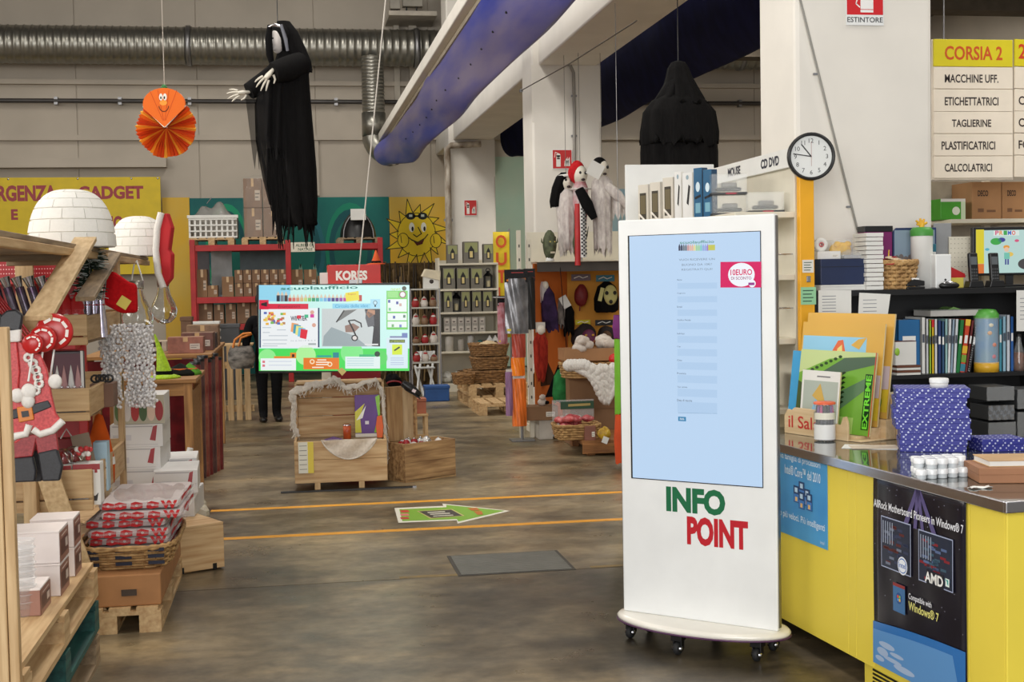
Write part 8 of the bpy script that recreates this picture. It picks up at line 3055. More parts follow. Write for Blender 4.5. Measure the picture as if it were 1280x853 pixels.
# ------------------------------------------------------------------ foam igloos
FOAM = mat('styrofoam',(238,236,230),0.85,bump=0.15,scale=60,var=0.01)


def make_igloo(label,X,Y,z,R_):
    T = thing('foam_igloo',label,'igloo',(X,Y,z),0.35,'foam igloos on the display roof')
    part(T,'core',MB().lathe([(R_*0.965*cos(a*pi/2/10) ** 0.66,R_*1.36*sin(a*pi/2/10)*0.98) for a in range(10)] + [(0.001,R_*1.36*0.975)],32),FOAM)
    rows,per = 6,11
    for r_ in range(rows):
        e0,e1 = pi/2*r_/(rows + 0.5) + 0.015,pi/2*(r_ + 1)/(rows + 0.5) - 0.015
        npr = per if r_ < 4 else 6
        me = None
        for k in range(npr):
            if me is None:
                b_ = MB()
                half = pi/npr*0.975

                def fn(u,v,rr):
                    e = e0 + (e1 - e0)*v
                    a = -half + 2*half*u
                    return (rr*R_*cos(e) ** 0.66*cos(a),rr*R_*cos(e) ** 0.66*sin(a),rr*R_*1.36*sin(e))
                b_.grid(lambda u,v: fn(u,v,1.0),4,2)
                for (ua,va,ub,vb) in ((0,0,1,0),(1,0,1,1),(1,1,0,1),(0,1,0,0)):
                    b_.grid(lambda u,v: fn(ua + (ub - ua)*u,va + (vb - va)*u,0.95 + 0.05*(v if True else 0)),4,1)
                o = part(T,'brick',b_,FOAM)
                me = o.data
            else:
                o = link(bpy.data.objects.new('brick',me),T)
            o.rotation_euler = (0,0,2*pi*(k + 0.5*(r_ % 2))/npr)
    part(T,'cap',MB().lathe([(R_*0.24,R_*1.32),(R_*0.18,R_*1.355),(0.001,R_*1.36)],12),FOAM)
    return T


ZR = zr0 + 0.0525
ig = at(90,297,6.85)
IG = make_igloo('large white foam igloo nearest on the display roof',ig.x,6.85,ZR,0.212)
i2 = at(174,316,9.05)
dup(IG,(i2.x,9.05,ZR),0.8,'white foam igloo farther along the display roof behind the near one').scale = (0.92,0.92,0.92)
dup(IG,(at(-66,285,5.2).x - 0.06,5.2,ZR),0.1,'white foam igloo cut off at the left picture edge')

# ------------------------------------------------------------------ glitter santas on the near post
GR = mat('glitter_red',(170,32,38),0.4,c2=(206,70,70),scale=120)
GWH = mat('glitter_white',(226,222,216),0.5,var=0.03,scale=80)
GBK = mat('glitter_black',(20,20,24),0.45,c2=(34,35,42),scale=140)
GOR = mat('buckle_orange',(222,130,40),0.4)
SYP = 5.12
us = 5.2/FPX


def spx(px,py,ox,oy):
    return ((px - ox)*us,(oy - py)*us)


def santa(label,ox,Y,dx):
    base = at(ox,600,Y)
    T = thing('santa_figure',label,'santa',(base.x,Y,base.z),0,'glitter santas hung on the near post')
    q = lambda pts: [spx(a + dx,b_,ox,600) for a,b_ in pts]
    part(T,'coat',MB().prism(q([(14,436),(30,432),(42,448),(55,452),(62,470),(66,500),(70,522),(78,535),(60,548),(44,540),(24,556),(14,550),(16,515),(12,480)]),-0.012,0.012),GR,0.004)
    part(T,'arm',MB().prism(q([(9,438),(30,436),(32,470),(28,505),(16,508),(10,480)]),-0.026,-0.008),GR,0.004)
    part(T,'mitten',MB().prism(q([(10,421),(12,406),(20,399),(30,398),(38,405),(36,416),(34,424)]),-0.03,0.0),GBK,0.006)
    part(T,'cuff',MB().prism(q([(8,424),(35,421),(34,436),(10,437)]),-0.032,0.002),GWH,0.006)
    part(T,'trousers',MB().prism(q([(15,550),(44,546),(70,544),(72,566),(48,570),(46,556),(42,572),(14,574)]),-0.01,0.01),mat('glitter_dark_red',(124,20,28),0.4,c2=(160,50,54),scale=120),0.004)
    part(T,'boot',MB().prism(q([(14,574),(43,572),(46,590),(44,602),(16,602)]),-0.016,0.012),GBK,0.006)
    part(T,'boot',MB().prism(q([(48,568),(70,564),(76,585),(72,602),(52,602)]),-0.016,0.012),GBK,0.006)
    part(T,'belt',MB().prism(q([(13,518),(30,514),(62,506),(66,514),(40,524),(14,528)]),-0.018,-0.008),GBK,0.003)
    b_ = part(T,'buckle',MB().prism(q([(27,513),(44,511),(46,528),(29,531)]),-0.024,-0.01),GOR,0.003)
    part(b_,'buckle_pin',MB().prism(q([(32,518),(40,517),(41,524),(33,525)]),-0.0265,-0.023),GBK)
    for (x,y) in ((42,455),(47,462),(50,470),(52,478),(53,486),(49,494)):
        c = spx(x + dx,y,ox,600)
        part(T,'beard_curl',MB().tube([(c[0] + 0.013*cos(a/10*2*pi),-0.02,c[1] + 0.013*sin(a/10*2*pi)) for a in range(11)],0.0065,7),GWH)
    for (x,y,r_) in ((28,499,8),(41,495,9),(40,506,8),(71,484,8)):
        c = spx(x + dx,y,ox,600)
        part(T,'pompom',MB().ell((c[0],-0.02,c[1]),(r_*us,0.018,r_*us*1.1),14,9),GWH)
    for pts in (((14,554),(24,547),(36,545),(40,534)),((44,540),(52,546),(66,542),(78,531))):
        part(T,'fur_trim',MB().tube([(spx(a + dx,b2,ox,600)[0],-0.014,spx(a + dx,b2,ox,600)[1]) for a,b2 in pts],0.014,8),GWH)
    return T


santa('glittery red santa with raised black mitten hung in front on the near post',40,SYP,0)
santa('second glittery santa mostly hidden behind the front one by the post',40,SYP + 0.09,-20)
for i,(px,py,r_,y,lb) in enumerate(((70,415,22,0.10,'large red and white lollipop disc above the front santa'),(55,424,16,0.05,'middle red and white lollipop disc above the front santa'),(42,430,12,0.0,'small red and white lollipop disc on the santa'))):
    c = at(px - r_*0.1,py,SYP - 0.05 + y)
    T = thing('lollipop_disc',lb,'lollipop',tuple(c),0,'lollipop discs of the glitter santas')
    m_ = MB()
    m_.m = Matrix.Rotation(pi/2,4,'X')
    R0 = r_*us
    part(T,'disc',m_.lathe([(0.001,0.008),(R0*0.9,0.008),(R0,0.0),(R0*0.9,-0.008),(0.001,-0.008)],32),mat('lolly_red',(188,34,34),0.3))
    for k in range(5):
        a = radians(-50 + 42*k)
        part(T,'white_dash',MB((230,222,214)).bx(R0*0.68*cos(a),-0.009,R0*0.68*sin(a),R0*0.16,0.003,R0*0.4,rot=(0,-a + 0.0,0)),'print')
    part(T,'stick',MB().beam((0,0.0,-R0*0.8),(-0.02,0.0,-R0 - 0.1),0.008,0.006),WHITE_M)

# ------------------------------------------------------------------ goods in the trays
z1 = TR[0][0] + 0.0185
z2 = TR[1][0] + 0.0185
z3 = TR[2][0] + 0.0185
rr = random.Random(17)
for i in range(9):
    a = at(6 + i*5,398,6.05)
    t = thing('candy_stick','long red candy stick, %s from the left in the bunch by the top tray' % (ordn + ['seventh','eighth','ninth'])[i],'candy stick',(a.x - 0.05,6.30 + 0.012*i,z1 + 0.10),0,'red candy sticks by the top tray')
    part(t,'stick',MB().tube([(0.0,0,-0.12),(-0.13 - 0.01*i,0,0.17)],0.006,6),mat('candy_red',(190,36,42),0.3))
    part(t,'hook',MB().tube([(-0.13 - 0.01*i,0,0.17),(-0.15 - 0.01*i,0,0.19),(-0.17 - 0.01*i,0,0.18)],0.006,6),WHITE_M)
for i in range(6):
    X = -1.34 + 0.055*i
    t = thing('silver_cracker','silver and purple christmas cracker, %s from the left behind the brace' % ordn[i],'cracker',(X,6.75,z1),0,'crackers in the top tray')
    part(t,'tube',MB().tube([(0,0,0.0),(-0.07,0,0.26)],0.022,10),mat('cracker_silver',(120,116,128),0.25,0.6,c2=(80,50,80),scale=20))
    part(t,'ruffle',MB().tube([(-0.07,0,0.26),(-0.085,0,0.31)],[0.016,0.028],10),CHROME)
for i,px in enumerate((72,84,96)):
    X = at(px,388,6.62).x
    t = thing('santa_jar','%s of the santa faced jars in the top tray' % ['left','middle','right'][i],'jar',(X,6.62,z1),0,'santa jars in the top tray')
    part(t,'jar_body',MB().lathe([(0.001,0),(0.035,0),(0.04,0.05),(0.036,0.12),(0.03,0.15)],16),GR)
    part(t,'face_band',MB().ell((0,-0.03,0.10),(0.026,0.015,0.03),12,8),WHITE_M)
    part(t,'hat',MB().lathe([(0.038,0.15),(0.03,0.18),(0.004,0.23),(0.001,0.232)],14),RED)
for i,px in enumerate((109,117,126)):
    X = at(px,390,6.95).x
    t = thing('silver_pouch','%s shiny silver pouch at the front right of the top tray' % ['left','middle','right'][i],'pouch',(X,6.95,z1),0,'silver pouches in the top tray')
    part(t,'pouch',MB().grid(lambda a,b_: (0.03*cos(2*pi*a)*(1 + 0.1*sin(9*a + 5*b_))*(1 - 0.3*b_),0.022*sin(2*pi*a),0.19*b_),18,10,closeu=True),mat('pouch_silver',(196,190,206),0.18,0.8,var=0.1,scale=30))
    part(t,'tie',MB().tube([(0.023*cos(a/8*2*pi),0.02*sin(a/8*2*pi),0.165) for a in range(9)],0.004,5),RED)
# snowy fir branch
o = at(112,345,6.9)
t = thing('fir_branch','snowy dark fir branch hanging under the display roof','fir branch',tuple(o))
part(t,'stem',MB().tube([(0,0,zr0 - o.z - 0.005),(0,0,0.05),(0.01,0,-0.1)],0.006,6),W_GREY)
nd = MB()
for i in range(420):
    zz = rr.uniform(-0.10,0.12)
    a = rr.uniform(0,2*pi)
    L_ = rr.uniform(0.05,0.10)
    nd.tube([(0,0,zz),(L_*cos(a),L_*sin(a),zz + rr.uniform(-0.03,0.03))],[0.004,0.002],3,(206,212,206) if i % 3 == 0 else (34,56,40),cap=False)
part(t,'needles',nd,'matt_print',kind='stuff')
# red stocking hat with tag
o = at(150,345,7.6)
t = thing('santa_hat','red felt santa hat with a yellow price tag hanging under the roof','hat',(o.x,7.6,at(150,392,7.6).z))
H_ = at(150,338,7.6).z - t.location.z
part(t,'felt',MB().prism([(-0.10,0.06),(-0.08,H_*0.9),(-0.04,H_),(0.05,H_*0.72),(0.09,H_*0.68),(0.09,0.0),(0.0,0.0)],-0.03,0.03),mat('felt_red',(196,24,30),0.95,bump=0.2,scale=60),0.02)
part(t,'price_tag',MB((226,206,90)).bx(0.02,-0.036,0.06,0.06,0.003,0.06,rot=(0,0.6,0)),'print')
part(t,'loop',MB().tube([(-0.04,0,H_ - 0.01),(-0.04,0,zr0 - t.location.z - 0.005)],0.003,5),WHITE_M)
# clear glass bulbs
BG = mat('bulb_glass',(246,248,248),0.01,kind='glass')
BG.node_tree.nodes['Principled BSDF'].inputs['Transmission Weight'].default_value = 1.0
for i,(px,pyc,Y,r_,lb) in enumerate(((172,397,8.5,19,'nearer clear glass bulb ornament hanging from the roof corner'),(205,388,9.05,16,'farther clear glass bulb ornament hanging from the roof corner'))):
    c = at(px,pyc,Y)
    R0 = r_*Y*1.01/FPX
    t = thing('glass_bulb',lb,'glass ornament',tuple(c),0,'glass bulbs under the display roof')
    part(t,'bulb',MB().lathe([(0.001,-R0*1.05),(R0*0.5,-R0*0.92),(R0*0.9,-R0*0.5),(R0,0),(R0*0.85,R0*0.5),(R0*0.55,R0*1.1),(R0*0.42,R0*1.7),(R0*0.42,R0*2.2)],28),BG,solid=0.004)
    part(t,'collar',MB().lathe([(R0*0.46,R0*1.85),(R0*0.46,R0*2.3),(0.001,R0*2.32)],20),mat('collar_grey',(166,160,150),0.35,0.7))
    part(t,'rope',MB().tube([(-R0*0.3,0,R0*2.3),(-R0*0.1,0,R0*3.4),(-0.01,0,ZR - c.z - 0.05)],0.005,6),WHITE_M)
    part(t,'rope',MB().tube([(R0*0.4,0,R0*2.3),(R0*0.05,0,R0*3.6),(0.0,0,ZR - c.z - 0.05)],0.005,6),WHITE_M)
    part(t,'inner_light',MB().lathe([(R0*0.3,-R0*0.9),(R0*0.32,-R0*0.7),(0.001,-R0*0.68)],12),CHROME)
# red santa board at the roof corner, seen edge on
o = at(205,360,8.6)
t = thing('santa_board','thick red santa board edged in white fur at the end of the roof','santa board',(at(207,360,8.75).x,8.75,at(202,360,8.75).z),radians(-20))
H_ = at(202,268,8.9).z - t.location.z
part(t,'board',MB().prism([(-0.01,0.0),(0.045,0.06),(0.055,H_*0.45),(0.035,H_*0.5),(0.06,H_*0.8),(0.03,H_),(-0.02,H_*0.96),(-0.03,H_*0.5)],-0.02,0.04),mat('board_red',(192,28,36),0.7),0.01)
part(t,'fur_edge',MB().tube([(0.0,-0.03,0.0),(-0.035,-0.03,H_*0.2),(-0.045,-0.03,H_*0.5),(-0.03,-0.03,H_*0.8),(0.0,-0.03,H_)],0.022,9),GWH)
part(t,'hook',MB().tube([(0,0.0,H_*0.5),(-0.02,0,H_*0.55)],0.006,5),STEEL)
# sparkling bead garland
t = thing('bead_garland','bunch of sparkling clear bead strands hanging below the glass bulbs','bead garland',(at(152,470,7.3).x,7.3,at(152,470,7.3).z))
bd = MB()
o = t.location
ztop = at(150,408,7.3).z - o.z
for i in range(46):
    px = 124 + 66*(i + 0.5)/46
    x0 = at(px,420,7.3).x - o.x
    x1 = at(155 + (px - 155)*0.8 + (10 if px > 150 else 0),480,7.3).x - o.x
    n = 26 if i % 4 else 22
    L_ = 0.34 if px < 145 else 0.43
    y = rr.uniform(-0.05,0.05)
    for k in range(n):
        f = k/(n - 1)
        bd.ell((x0 + (x1 - x0)*f + rr.uniform(-0.012,0.012),y + rr.uniform(-0.02,0.02),ztop - L_*f + rr.uniform(-0.008,0.008)),0.009,6,4)
part(t,'beads',bd,mat('bead_clear',(244,242,242),0.1,alpha=0.8,var=0.02),kind='stuff')
t['kind'] = 'stuff'
part(t,'rail',MB().tube([(at(122,412,7.3).x - o.x,0,ztop),(at(191,412,7.3).x - o.x,0,ztop)],0.006,6),CHROME)
part(t,'hanger',MB().tube([(-0.1,0,ztop),(FX + 0.003 - o.x,0,zr0 - o.z + 0.01)],0.003,5),STEEL)

# middle tray
X,z,w,h = bb(66,439,105,476,6.62)
t = thing('gnome_box','black framed box showing four pale gnomes in the middle tray','boxed set',(X,6.62,z2))
hh = at(85,439,6.62).z - z2
part(t,'frame',MB().box(-w/2,w/2,-0.02,0.03,0,hh),mat('frame_dark',(50,30,40),0.4),0.004)
part(t,'window',MB((84,24,44)).box(-w/2 + 0.01,w/2 - 0.01,-0.022,-0.02,hh*0.30,hh - 0.012),'print')
part(t,'edge',MB().box(w/2 - 0.012,w/2,-0.024,-0.02,hh*0.1,hh),WHITE_M)
for i in range(4):
    x = -w*0.34 + w*0.22*i
    part(t,'gnome',MB().lathe([(0.014,hh*0.34),(0.016,hh*0.46),(0.010,hh*0.62),(0.001,hh*0.78)],10,(x,-0.024,0),sq=0.5),[WHITE_M,mat('gnome_pink',(196,150,150),0.7)][i % 2])
for i in range(5):
    X = at(70 + 8*i,485,6.55).x
    t = thing('tree_bauble','%s small patterned bauble in the middle tray' % ordn[i],'bauble',(X,6.535,z2 + 0.1),0,'baubles in the middle tray')
    part(t,'ball',MB().ell((0,0,0.02),0.02,12,8),mat('bauble_pat',(190,180,176),0.4,c2=(120,40,44),scale=60))
    part(t,'cap',MB().lathe([(0.006,0.039),(0.006,0.046),(0.001,0.047)],8),CHROME)
t = thing('padding_board','grey packing block under the small baubles in the middle tray','block',(at(86,490,6.55).x,6.545,z2))
part(t,'block',MB().box(-0.09,0.09,-0.035,0.035,0,0.09),mat('pack_block',(130,124,118),0.8),0.004)
part(t,'edge',MB().box(-0.09,0.09,-0.037,-0.035,0.07,0.09),WHITE_M)
X,z,w,h = bb(113,470,142,492,7.0)
t = thing('spectacle_box','open box of black spectacles at the right of the middle tray','box',(X,7.05,z2))
part(t,'box_body',MB().box(-w/2,w/2,-0.08,0.1,0,0.12),mat('box_brownish',(120,90,74),0.7),0.003)
for i in range(4):
    x = -w*0.3 + w*0.2*i
    part(t,'spectacles',MB().tube([(x + 0.02*cos(a/10*2*pi),-0.04,0.145 + 0.018*sin(a/10*2*pi)) for a in range(11)],0.006,6),BLACK)
# lowest tray
for i,(px,lb) in enumerate(((78,'nearer red snow globe santa in the lowest tray'),(88,'second snow globe santa in the lowest tray'))):
    t = thing('snow_globe',lb,'snow globe',(at(px,570,6.62).x,6.62 + 0.09*i,z3 + 0.13),0,'snow globes in the lowest tray')
    part(t,'foot',MB().lathe([(0.001,0),(0.045,0),(0.04,0.04),(0.001,0.04)],16),BLACK)
    part(t,'globe',MB().ell((0,0,0.085),0.05,18,12),BG,solid=0.003)
    part(t,'santa',MB().lathe([(0.025,0.045),(0.03,0.07),(0.012,0.11),(0.001,0.12)],12),GR)


def sleigh(p,w,h):
    p.rect(-w/2,0,w/2,h,(222,220,214),1)
    p.rect(-w/2,h*0.86,w/2,h,(150,40,44),2)
    for k in range(5):
        p.rect(-w*0.46 + w*0.19*k,h*0.78,-w*0.36 + w*0.19*k,h*0.86,(150,40,44),2)
    p.line([(-w*0.36,h*0.62),(w*0.12,h*0.63)],h*0.07,(170,70,74),2)
    p.line([(-w*0.36,h*0.46),(w*0.12,h*0.47)],h*0.07,(170,70,74),2)
    p.poly([(w*0.1,h*0.1),(w*0.36,h*0.1),(w*0.42,h*0.3),(w*0.3,h*0.22),(w*0.14,h*0.24)],(40,34,36),2)


for i,(x0,x1,lb) in enumerate(((66,90,'left white sleigh printed carton in the lowest tray'),(92,126,'right white sleigh printed carton in the lowest tray'))):
    X,z,w,h = bb(x0,580,x1,640,6.53)
    hh = at(90,581,6.53).z - z3
    carton(lb,X,6.585,z3,w,0.12,hh if i else hh*0.98,WHITE_M,tape=False,prints=sleigh,group='sleigh cartons in the lowest tray')
t = thing('berry_ornament','cluster of red and white berries on the right sleigh carton','ornament',(at(104,575,6.55).x,6.6,z3 + 0.235))
hh = at(90,581,6.53).z
t.location.z = hh
for i in range(14):
    part(t,'berry',MB().ell((rr.uniform(-0.035,0.035),rr.uniform(-0.03,0.03),0.012 + rr.uniform(0,0.07)),0.013,10,6),[GR,GWH][i % 3 == 0])
X,z,w,h = bb(117,572,131,600,6.9)
carton('pale blue and white carton at the back right of the lowest tray',X + 0.0,7.0,z3,0.07,0.1,0.25,mat('pale_blue',(176,206,222),0.6),tape=False)
o = at(123,560,7.05)
t = thing('orange_figure','orange and white plush figure under the middle tray','plush',(o.x - 0.02,7.25,z3))
part(t,'plush_body',MB().lathe([(0.001,0),(0.07,0.0),(0.075,0.12),(0.05,0.25),(0.02,0.36),(0.001,0.37)],18),mat('plush_orange',(214,92,30),0.9))
part(t,'white_band',MB().lathe([(0.077,0.10),(0.074,0.14)],18),WHITE_M)
o = at(98,545,6.9)
t = thing('red_bag','dark red gift bag under the middle tray','gift bag',(o.x - 0.06,6.95,z3))
part(t,'bag_body',MB().box(-0.06,0.06,-0.04,0.04,0,0.28),RED_D,0.004)
part(t,'handle',MB().tube([(-0.03,-0.03,0.28),(0,-0.03,0.33),(0.03,-0.03,0.28)],0.004,5),WHITE_M)
t = thing('grey_card_sheet','grey brown card sheet leaning under the middle tray','card',(at(108,550,6.8).x - 0.01,6.85,z3))
part(t,'sheet',MB().bx(0,0,0.16,0.09,0.006,0.3,rot=(0,-0.2,0)),mat('grey_brown',(150,134,116),0.8))
part(t,'edge',MB().bx(0,-0.004,0.02,0.09,0.003,0.02),WHITE_M)

# ------------------------------------------------------------------ stacked pallets at the near left, with photo boxes
NX = -1.25
for i,(m,lb) in enumerate(((W_GREY_Y,'lowest of the three stacked pallets at the near left'),(W_TEAL,'teal painted pallet in the middle of the near left stack'),(W_PALE_Y,'topmost pale pallet of the near left stack'))):
    pallet(lb,NX,5.07,i*0.1445,0.8,1.6,0,m,group='stacked pallets at the near left')
zpz = 0.434


def photo_print(p,w,h):
    p.rect(-w/2,0,w/2,h,(150,106,92),1)
    p.rect(-w*0.4,h*0.2,w*0.4,h*0.75,(90,54,50),2)
    p.rect(w*0.1,h*0.35,w*0.36,h*0.65,(206,190,180),3)
    p.line([(-w*0.3,h*0.85),(w*0.3,h*0.88)],h*0.04,(226,210,200),3)


PKW = mat('white_lid',(230,220,216),0.6,var=0.03)
for i,(px,py,Y,w,d,h,zo,lb) in enumerate(((44,712,5.35,0.20,0.2,0.125,0.0,'lower photo printed box at the front of the near pallets'),(44,670,5.36,0.2,0.2,0.125,0.1265,'upper photo printed box with white lid on the near pallets'),(72,690,5.68,0.17,0.17,0.12,0.0,'lower photo printed box farther along the near pallets'),(72,655,5.68,0.17,0.17,0.12,0.1215,'upper photo printed box farther along the near pallets'),(18,740,5.05,0.16,0.2,0.10,0.0,'open brown photo box nearest the post on the near pallets'),(88,668,5.86 - 0.09,0.0,0.0,0.0,0.0,''))):
    if not lb:
        continue
    X = -0.90 - w/2 if i < 4 else -0.92 - w/2
    T = thing('photo_box',lb,'box',(X,Y,zpz + zo),0,'photo printed boxes on the near pallets')
    part(T,'box_body',MB().box(-w/2,w/2,-d/2,d/2,0,h - 0.008),PKW if i < 4 else mat('photo_box_brown',(152,108,92),0.5),0.002)
    part(T,'lid',MB().box(-w/2 - 0.001,w/2 + 0.001,-d/2 - 0.001,d/2 + 0.001,h - 0.008,h),PKW,0.002)
    for rzz,ww in ((pi/2,d),):
        p = MB()
        p.m = Matrix.Rotation(rzz,4,'Z') @ Matrix.Translation((0,-(d if rzz == 0 else w)/2 - 0.001,0))
        photo_print(p,ww,h - 0.01)
        part(T,'print',p,'print')
for k in range(9):
    t = thing('clear_tub','clear plastic tub, %s from the bottom of the stack beside the near post' % (ordn + ['seventh','eighth','ninth'])[k],'tub',(-0.985,4.98,zpz + k*0.028),0,'clear tubs beside the near post')
    part(t,'tub',MB().lathe([(0.001,0.0),(0.04,0.0),(0.045,0.05),(0.048,0.05)],16),PLASTIC)
    part(t,'rim',MB().lathe([(0.045,0.048),(0.05,0.049),(0.05,0.052),(0.045,0.053)],16),PLASTIC)

# ------------------------------------------------------------------ basket of red letter packs on a carton and pallet
PX0,PX1 = -1.06,-0.63
pc = ((PX0 + PX1)/2,6.92)
pallet('low pallet under the cardboard carton by the aisle',pc[0] - 0.04,pc[1],0,0.5,1.22,0,W_PALE_Y,h=0.12,nb=4)
zc0 = 0.121
zc1 = at(165,720,6.32).z
t = thing('cardboard_plinth','brown carton under the basket of red letter packs','carton',(pc[0] - 0.1,pc[1],zc0))
part(t,'carton_body',MB().box(-0.21,0.31,-0.58,0.55,0,zc1 - zc0),mat('card_brown',(168,118,72),0.7),0.006)
part(t,'hand_hole',MB((60,44,30)).box(-0.05,0.02,-0.584,-0.579,0.05,0.08),'print')
part(t,'hand_hole',MB((60,44,30)).box(0.13,0.2,-0.584,-0.579,0.05,0.08),'print')
bk = basket('long wicker basket of red letter packs on the carton',-0.80,6.80,zc1 + 0.001,0.46,0.80,0.11,0.84,8)
zb0 = zc1 + 0.05
for i in range(6):
    t = thing('letter_pack','clear bag of red felt letters, %s in the basket stack' % (['lowest','second from the bottom','third from the bottom','third from the top','second from the top','topmost'][i]),'bag',((-0.80 if i < 4 else -0.735) + 0.008*sin(i*2),6.86 + 0.03*(i % 2),zb0 + i*0.043),radians(rr.uniform(-3,3)),'letter packs in the basket')
    part(t,'film',MB().grid(lambda a,b_: ((a - 0.5)*0.41,(b_ - 0.5)*0.68,0.022 + 0.028*(sin(pi*a)*sin(pi*b_)) ** 0.4 + 0.004*sin(23*a + 9*b_)),20,14),mat('pack_film',(226,216,214),0.12,alpha=0.35,c2=(206,180,180),scale=20))
    part(t,'padding',MB().box(-0.19,0.19,-0.31,0.31,0.003,0.040),mat('pad_white',(206,196,194),0.8),0.015)
    p = MB()
    p.m = Matrix.Translation((0,-0.31,0))
    p.m = Matrix.Translation((0,-0.312,-0.004))
    for k in range(4):
        x_ = -0.185 + 0.07*k + 0.006*((i + k) % 3)
        p.poly([(x_,0.012),(x_ + 0.025,0.007),(x_ + 0.058,0.014),(x_ + 0.06,0.036),(x_ + 0.025,0.045),(x_ + 0.004,0.038)],(188,34,38),3)
        p.disc(x_ + 0.03,0.026,0.007,0.006,(206,196,194),4)
    p.text('W',0.105,0.006,0.185,0.046,(196,36,38),3,0.06)
    part(t,'felt_letters',p,'matt_print')
    p = MB()
    p.m = Matrix.Translation((0.192,0,0)) @ Matrix.Rotation(pi/2,4,'Z')
    p.line([(-0.2,0.03),(-0.1,0.036),(0.0,0.028),(0.12,0.034),(0.2,0.03)],0.02,(188,34,38),3)
    part(t,'felt_edge',p,'matt_print')

for k in range(3):
    for j in range(3):
        part(bk,'ribbon',MB().bx(-0.16 + 0.15*k,-0.375 - 0.006*j,0.035 + 0.032*j,0.075,0.006,0.016),mat('navy_ribbon',(30,34,52),0.7))
# ------------------------------------------------------------------ wooden box and white cartons
wa,wb_ = atz(217,721,0),atz(281,711,0)
t = thing('plank_box','low pale plank box under the white cartons','plank box',(wb_.x,wb_.y,0),math.atan2(wb_.y - wa.y,wb_.x - wa.x))
hb = at(275,656,wb_.y).z
lw = (wb_ - wa).length
part(t,'front_plank',MB().box(-lw - 0.12,0,0,0.02,0.01,hb),W_PINE,0.003)
part(t,'side_plank',MB().box(-0.02,0,0.02,1.25,0.01,hb),W_PINE,0.003)
part(t,'lid_plank',MB().box(-lw - 0.3,0,0.0,0.6,hb,hb + 0.015),W_PINE,0.003)
part(t,'lid_plank',MB().box(-lw - 0.3,0,0.605,1.25,hb,hb + 0.015),W_PINE,0.003)
for x in (-lw + 0.05,-0.06):
    part(t,'notch',MB().box(x - 0.012,x + 0.012,-0.002,0.0,0.005,0.04),BLACK)
ZW = hb + 0.016
WC = mat('white_carton',(216,214,212),0.55,var=0.03)


def ornament_print(p,w,h):
    p.rect(-w/2,0,w/2,h,(214,212,210),1)
    p.line([(-w*0.45,h*0.92),(w*0.3,h*0.9)],h*0.05,(170,168,170),2)
    p.rect(-w*0.45,h*0.3,-w*0.1,h*0.55,(196,194,198),2)
    p.poly([(w*0.25,h*0.3),(w*0.32,h*0.9),(w*0.4,h*0.95),(w*0.36,h*0.25)],(160,60,66),3)
    p.line([(-w*0.4,h*0.12),(w*0.4,h*0.1)],h*0.02,(180,178,180),2)


for i in range(4):
    w,d,h = 0.30,0.42,0.133
    X = at(172 + (1 if i % 2 else -1),600,8.0).x
    carton('white printed carton, %s in the tall stack behind the basket' % (['lowest','second from the bottom','second from the top','topmost'][i]),X,8.22,ZW + 0.0 + i*(h + 0.001),w,d,h,WC,radians(-3 + 2*(i % 2)),'white printed cartons',tape=False,prints=ornament_print)
for i in range(2):
    w,d,h = 0.25,0.42,0.135
    X = at(215,630,7.9).x
    carton('white printed carton, %s of the low pair nearest the aisle' % ['lower','upper'][i],X + 0.02,8.08,ZW + i*(h + 0.001),w,d,h,WC,radians(-4 + 6*i),'white printed cartons',tape=False,prints=ornament_print)
for i in range(2):
    carton('white printed carton, %s of the pair behind the aisle corner' % ['lower','upper'][i],at(215,600,8.5).x + 0.02,8.52,ZW + i*0.141,0.28,0.36,0.14,WC,radians(2),'white printed cartons',tape=False,prints=ornament_print)
X,z,w,h = bb(141,495,203,522,8.0)
t = thing('ornament_box','picture carton with christmas figures on top of the white stack','box',(at(172,510,8.0).x,8.2,ZW + 4*0.134 + 0.001))
hh = at(172,495,8.0).z - t.location.z
part(t,'box_body',MB().box(-0.14,0.15,-0.18,0.18,0,max(0.1,hh)),WC,0.003)
p = MB()
p.m = Matrix.Translation((0,-0.181,0))
hh = max(0.1,hh)
p.rect(-0.14,0,0.15,hh,(176,170,150),1)
for k,c in enumerate(((90,120,70),(206,200,196),(170,50,50),(70,96,60),(216,190,170),(150,40,44))):
    p.disc(-0.11 + 0.046*k,hh*0.45,0.024,hh*0.36,c,2)
part(t,'print',p,'print')

# ------------------------------------------------------------------ tables farther back on the left
t = thing('sales_table','wooden sales table with halloween goods behind the bead garland','table',(at(205,480,9.9).x - 0.05,9.9,0))
zt_ = at(205,475,9.6).z
TW = wood('table_wood',(176,128,74),(128,88,48))
part(t,'tabletop',MB().box(-0.45,0.30,-0.3,0.7,zt_ - 0.03,zt_),TW,0.004)
part(t,'apron',MB().box(-0.42,0.26,-0.27,-0.25,zt_ - 0.12,zt_ - 0.03),TW,0.003)
for x in (-0.42,0.21):
    for y in (-0.28,0.62):
        part(t,'leg',MB().box(x,x + 0.06,y,y + 0.06,0,zt_ - 0.03),wood('table_leg',(186,136,80),(136,94,52),axis=2),0.004)
part(t,'side_board',MB().box(0.24,0.26,-0.2,0.6,0.25,zt_ - 0.1),TW)
X,z,w,h = bb(186,417,222,474,9.7)
t = thing('lime_witch_hat','bright lime green glitter witch hat on the sales table','hat',(X,9.75,zt_))
LIM = mat('lime_glitter',(190,230,40),0.5,c2=(150,190,30),scale=60)
part(t,'brim',MB().lathe([(0.001,0.006),(w*0.55,0.0),(w*0.56,0.012),(w*0.3,0.03)],26,wob=lambda a,i: 1 + 0.06*sin(3*a)),LIM)
cn = MB()
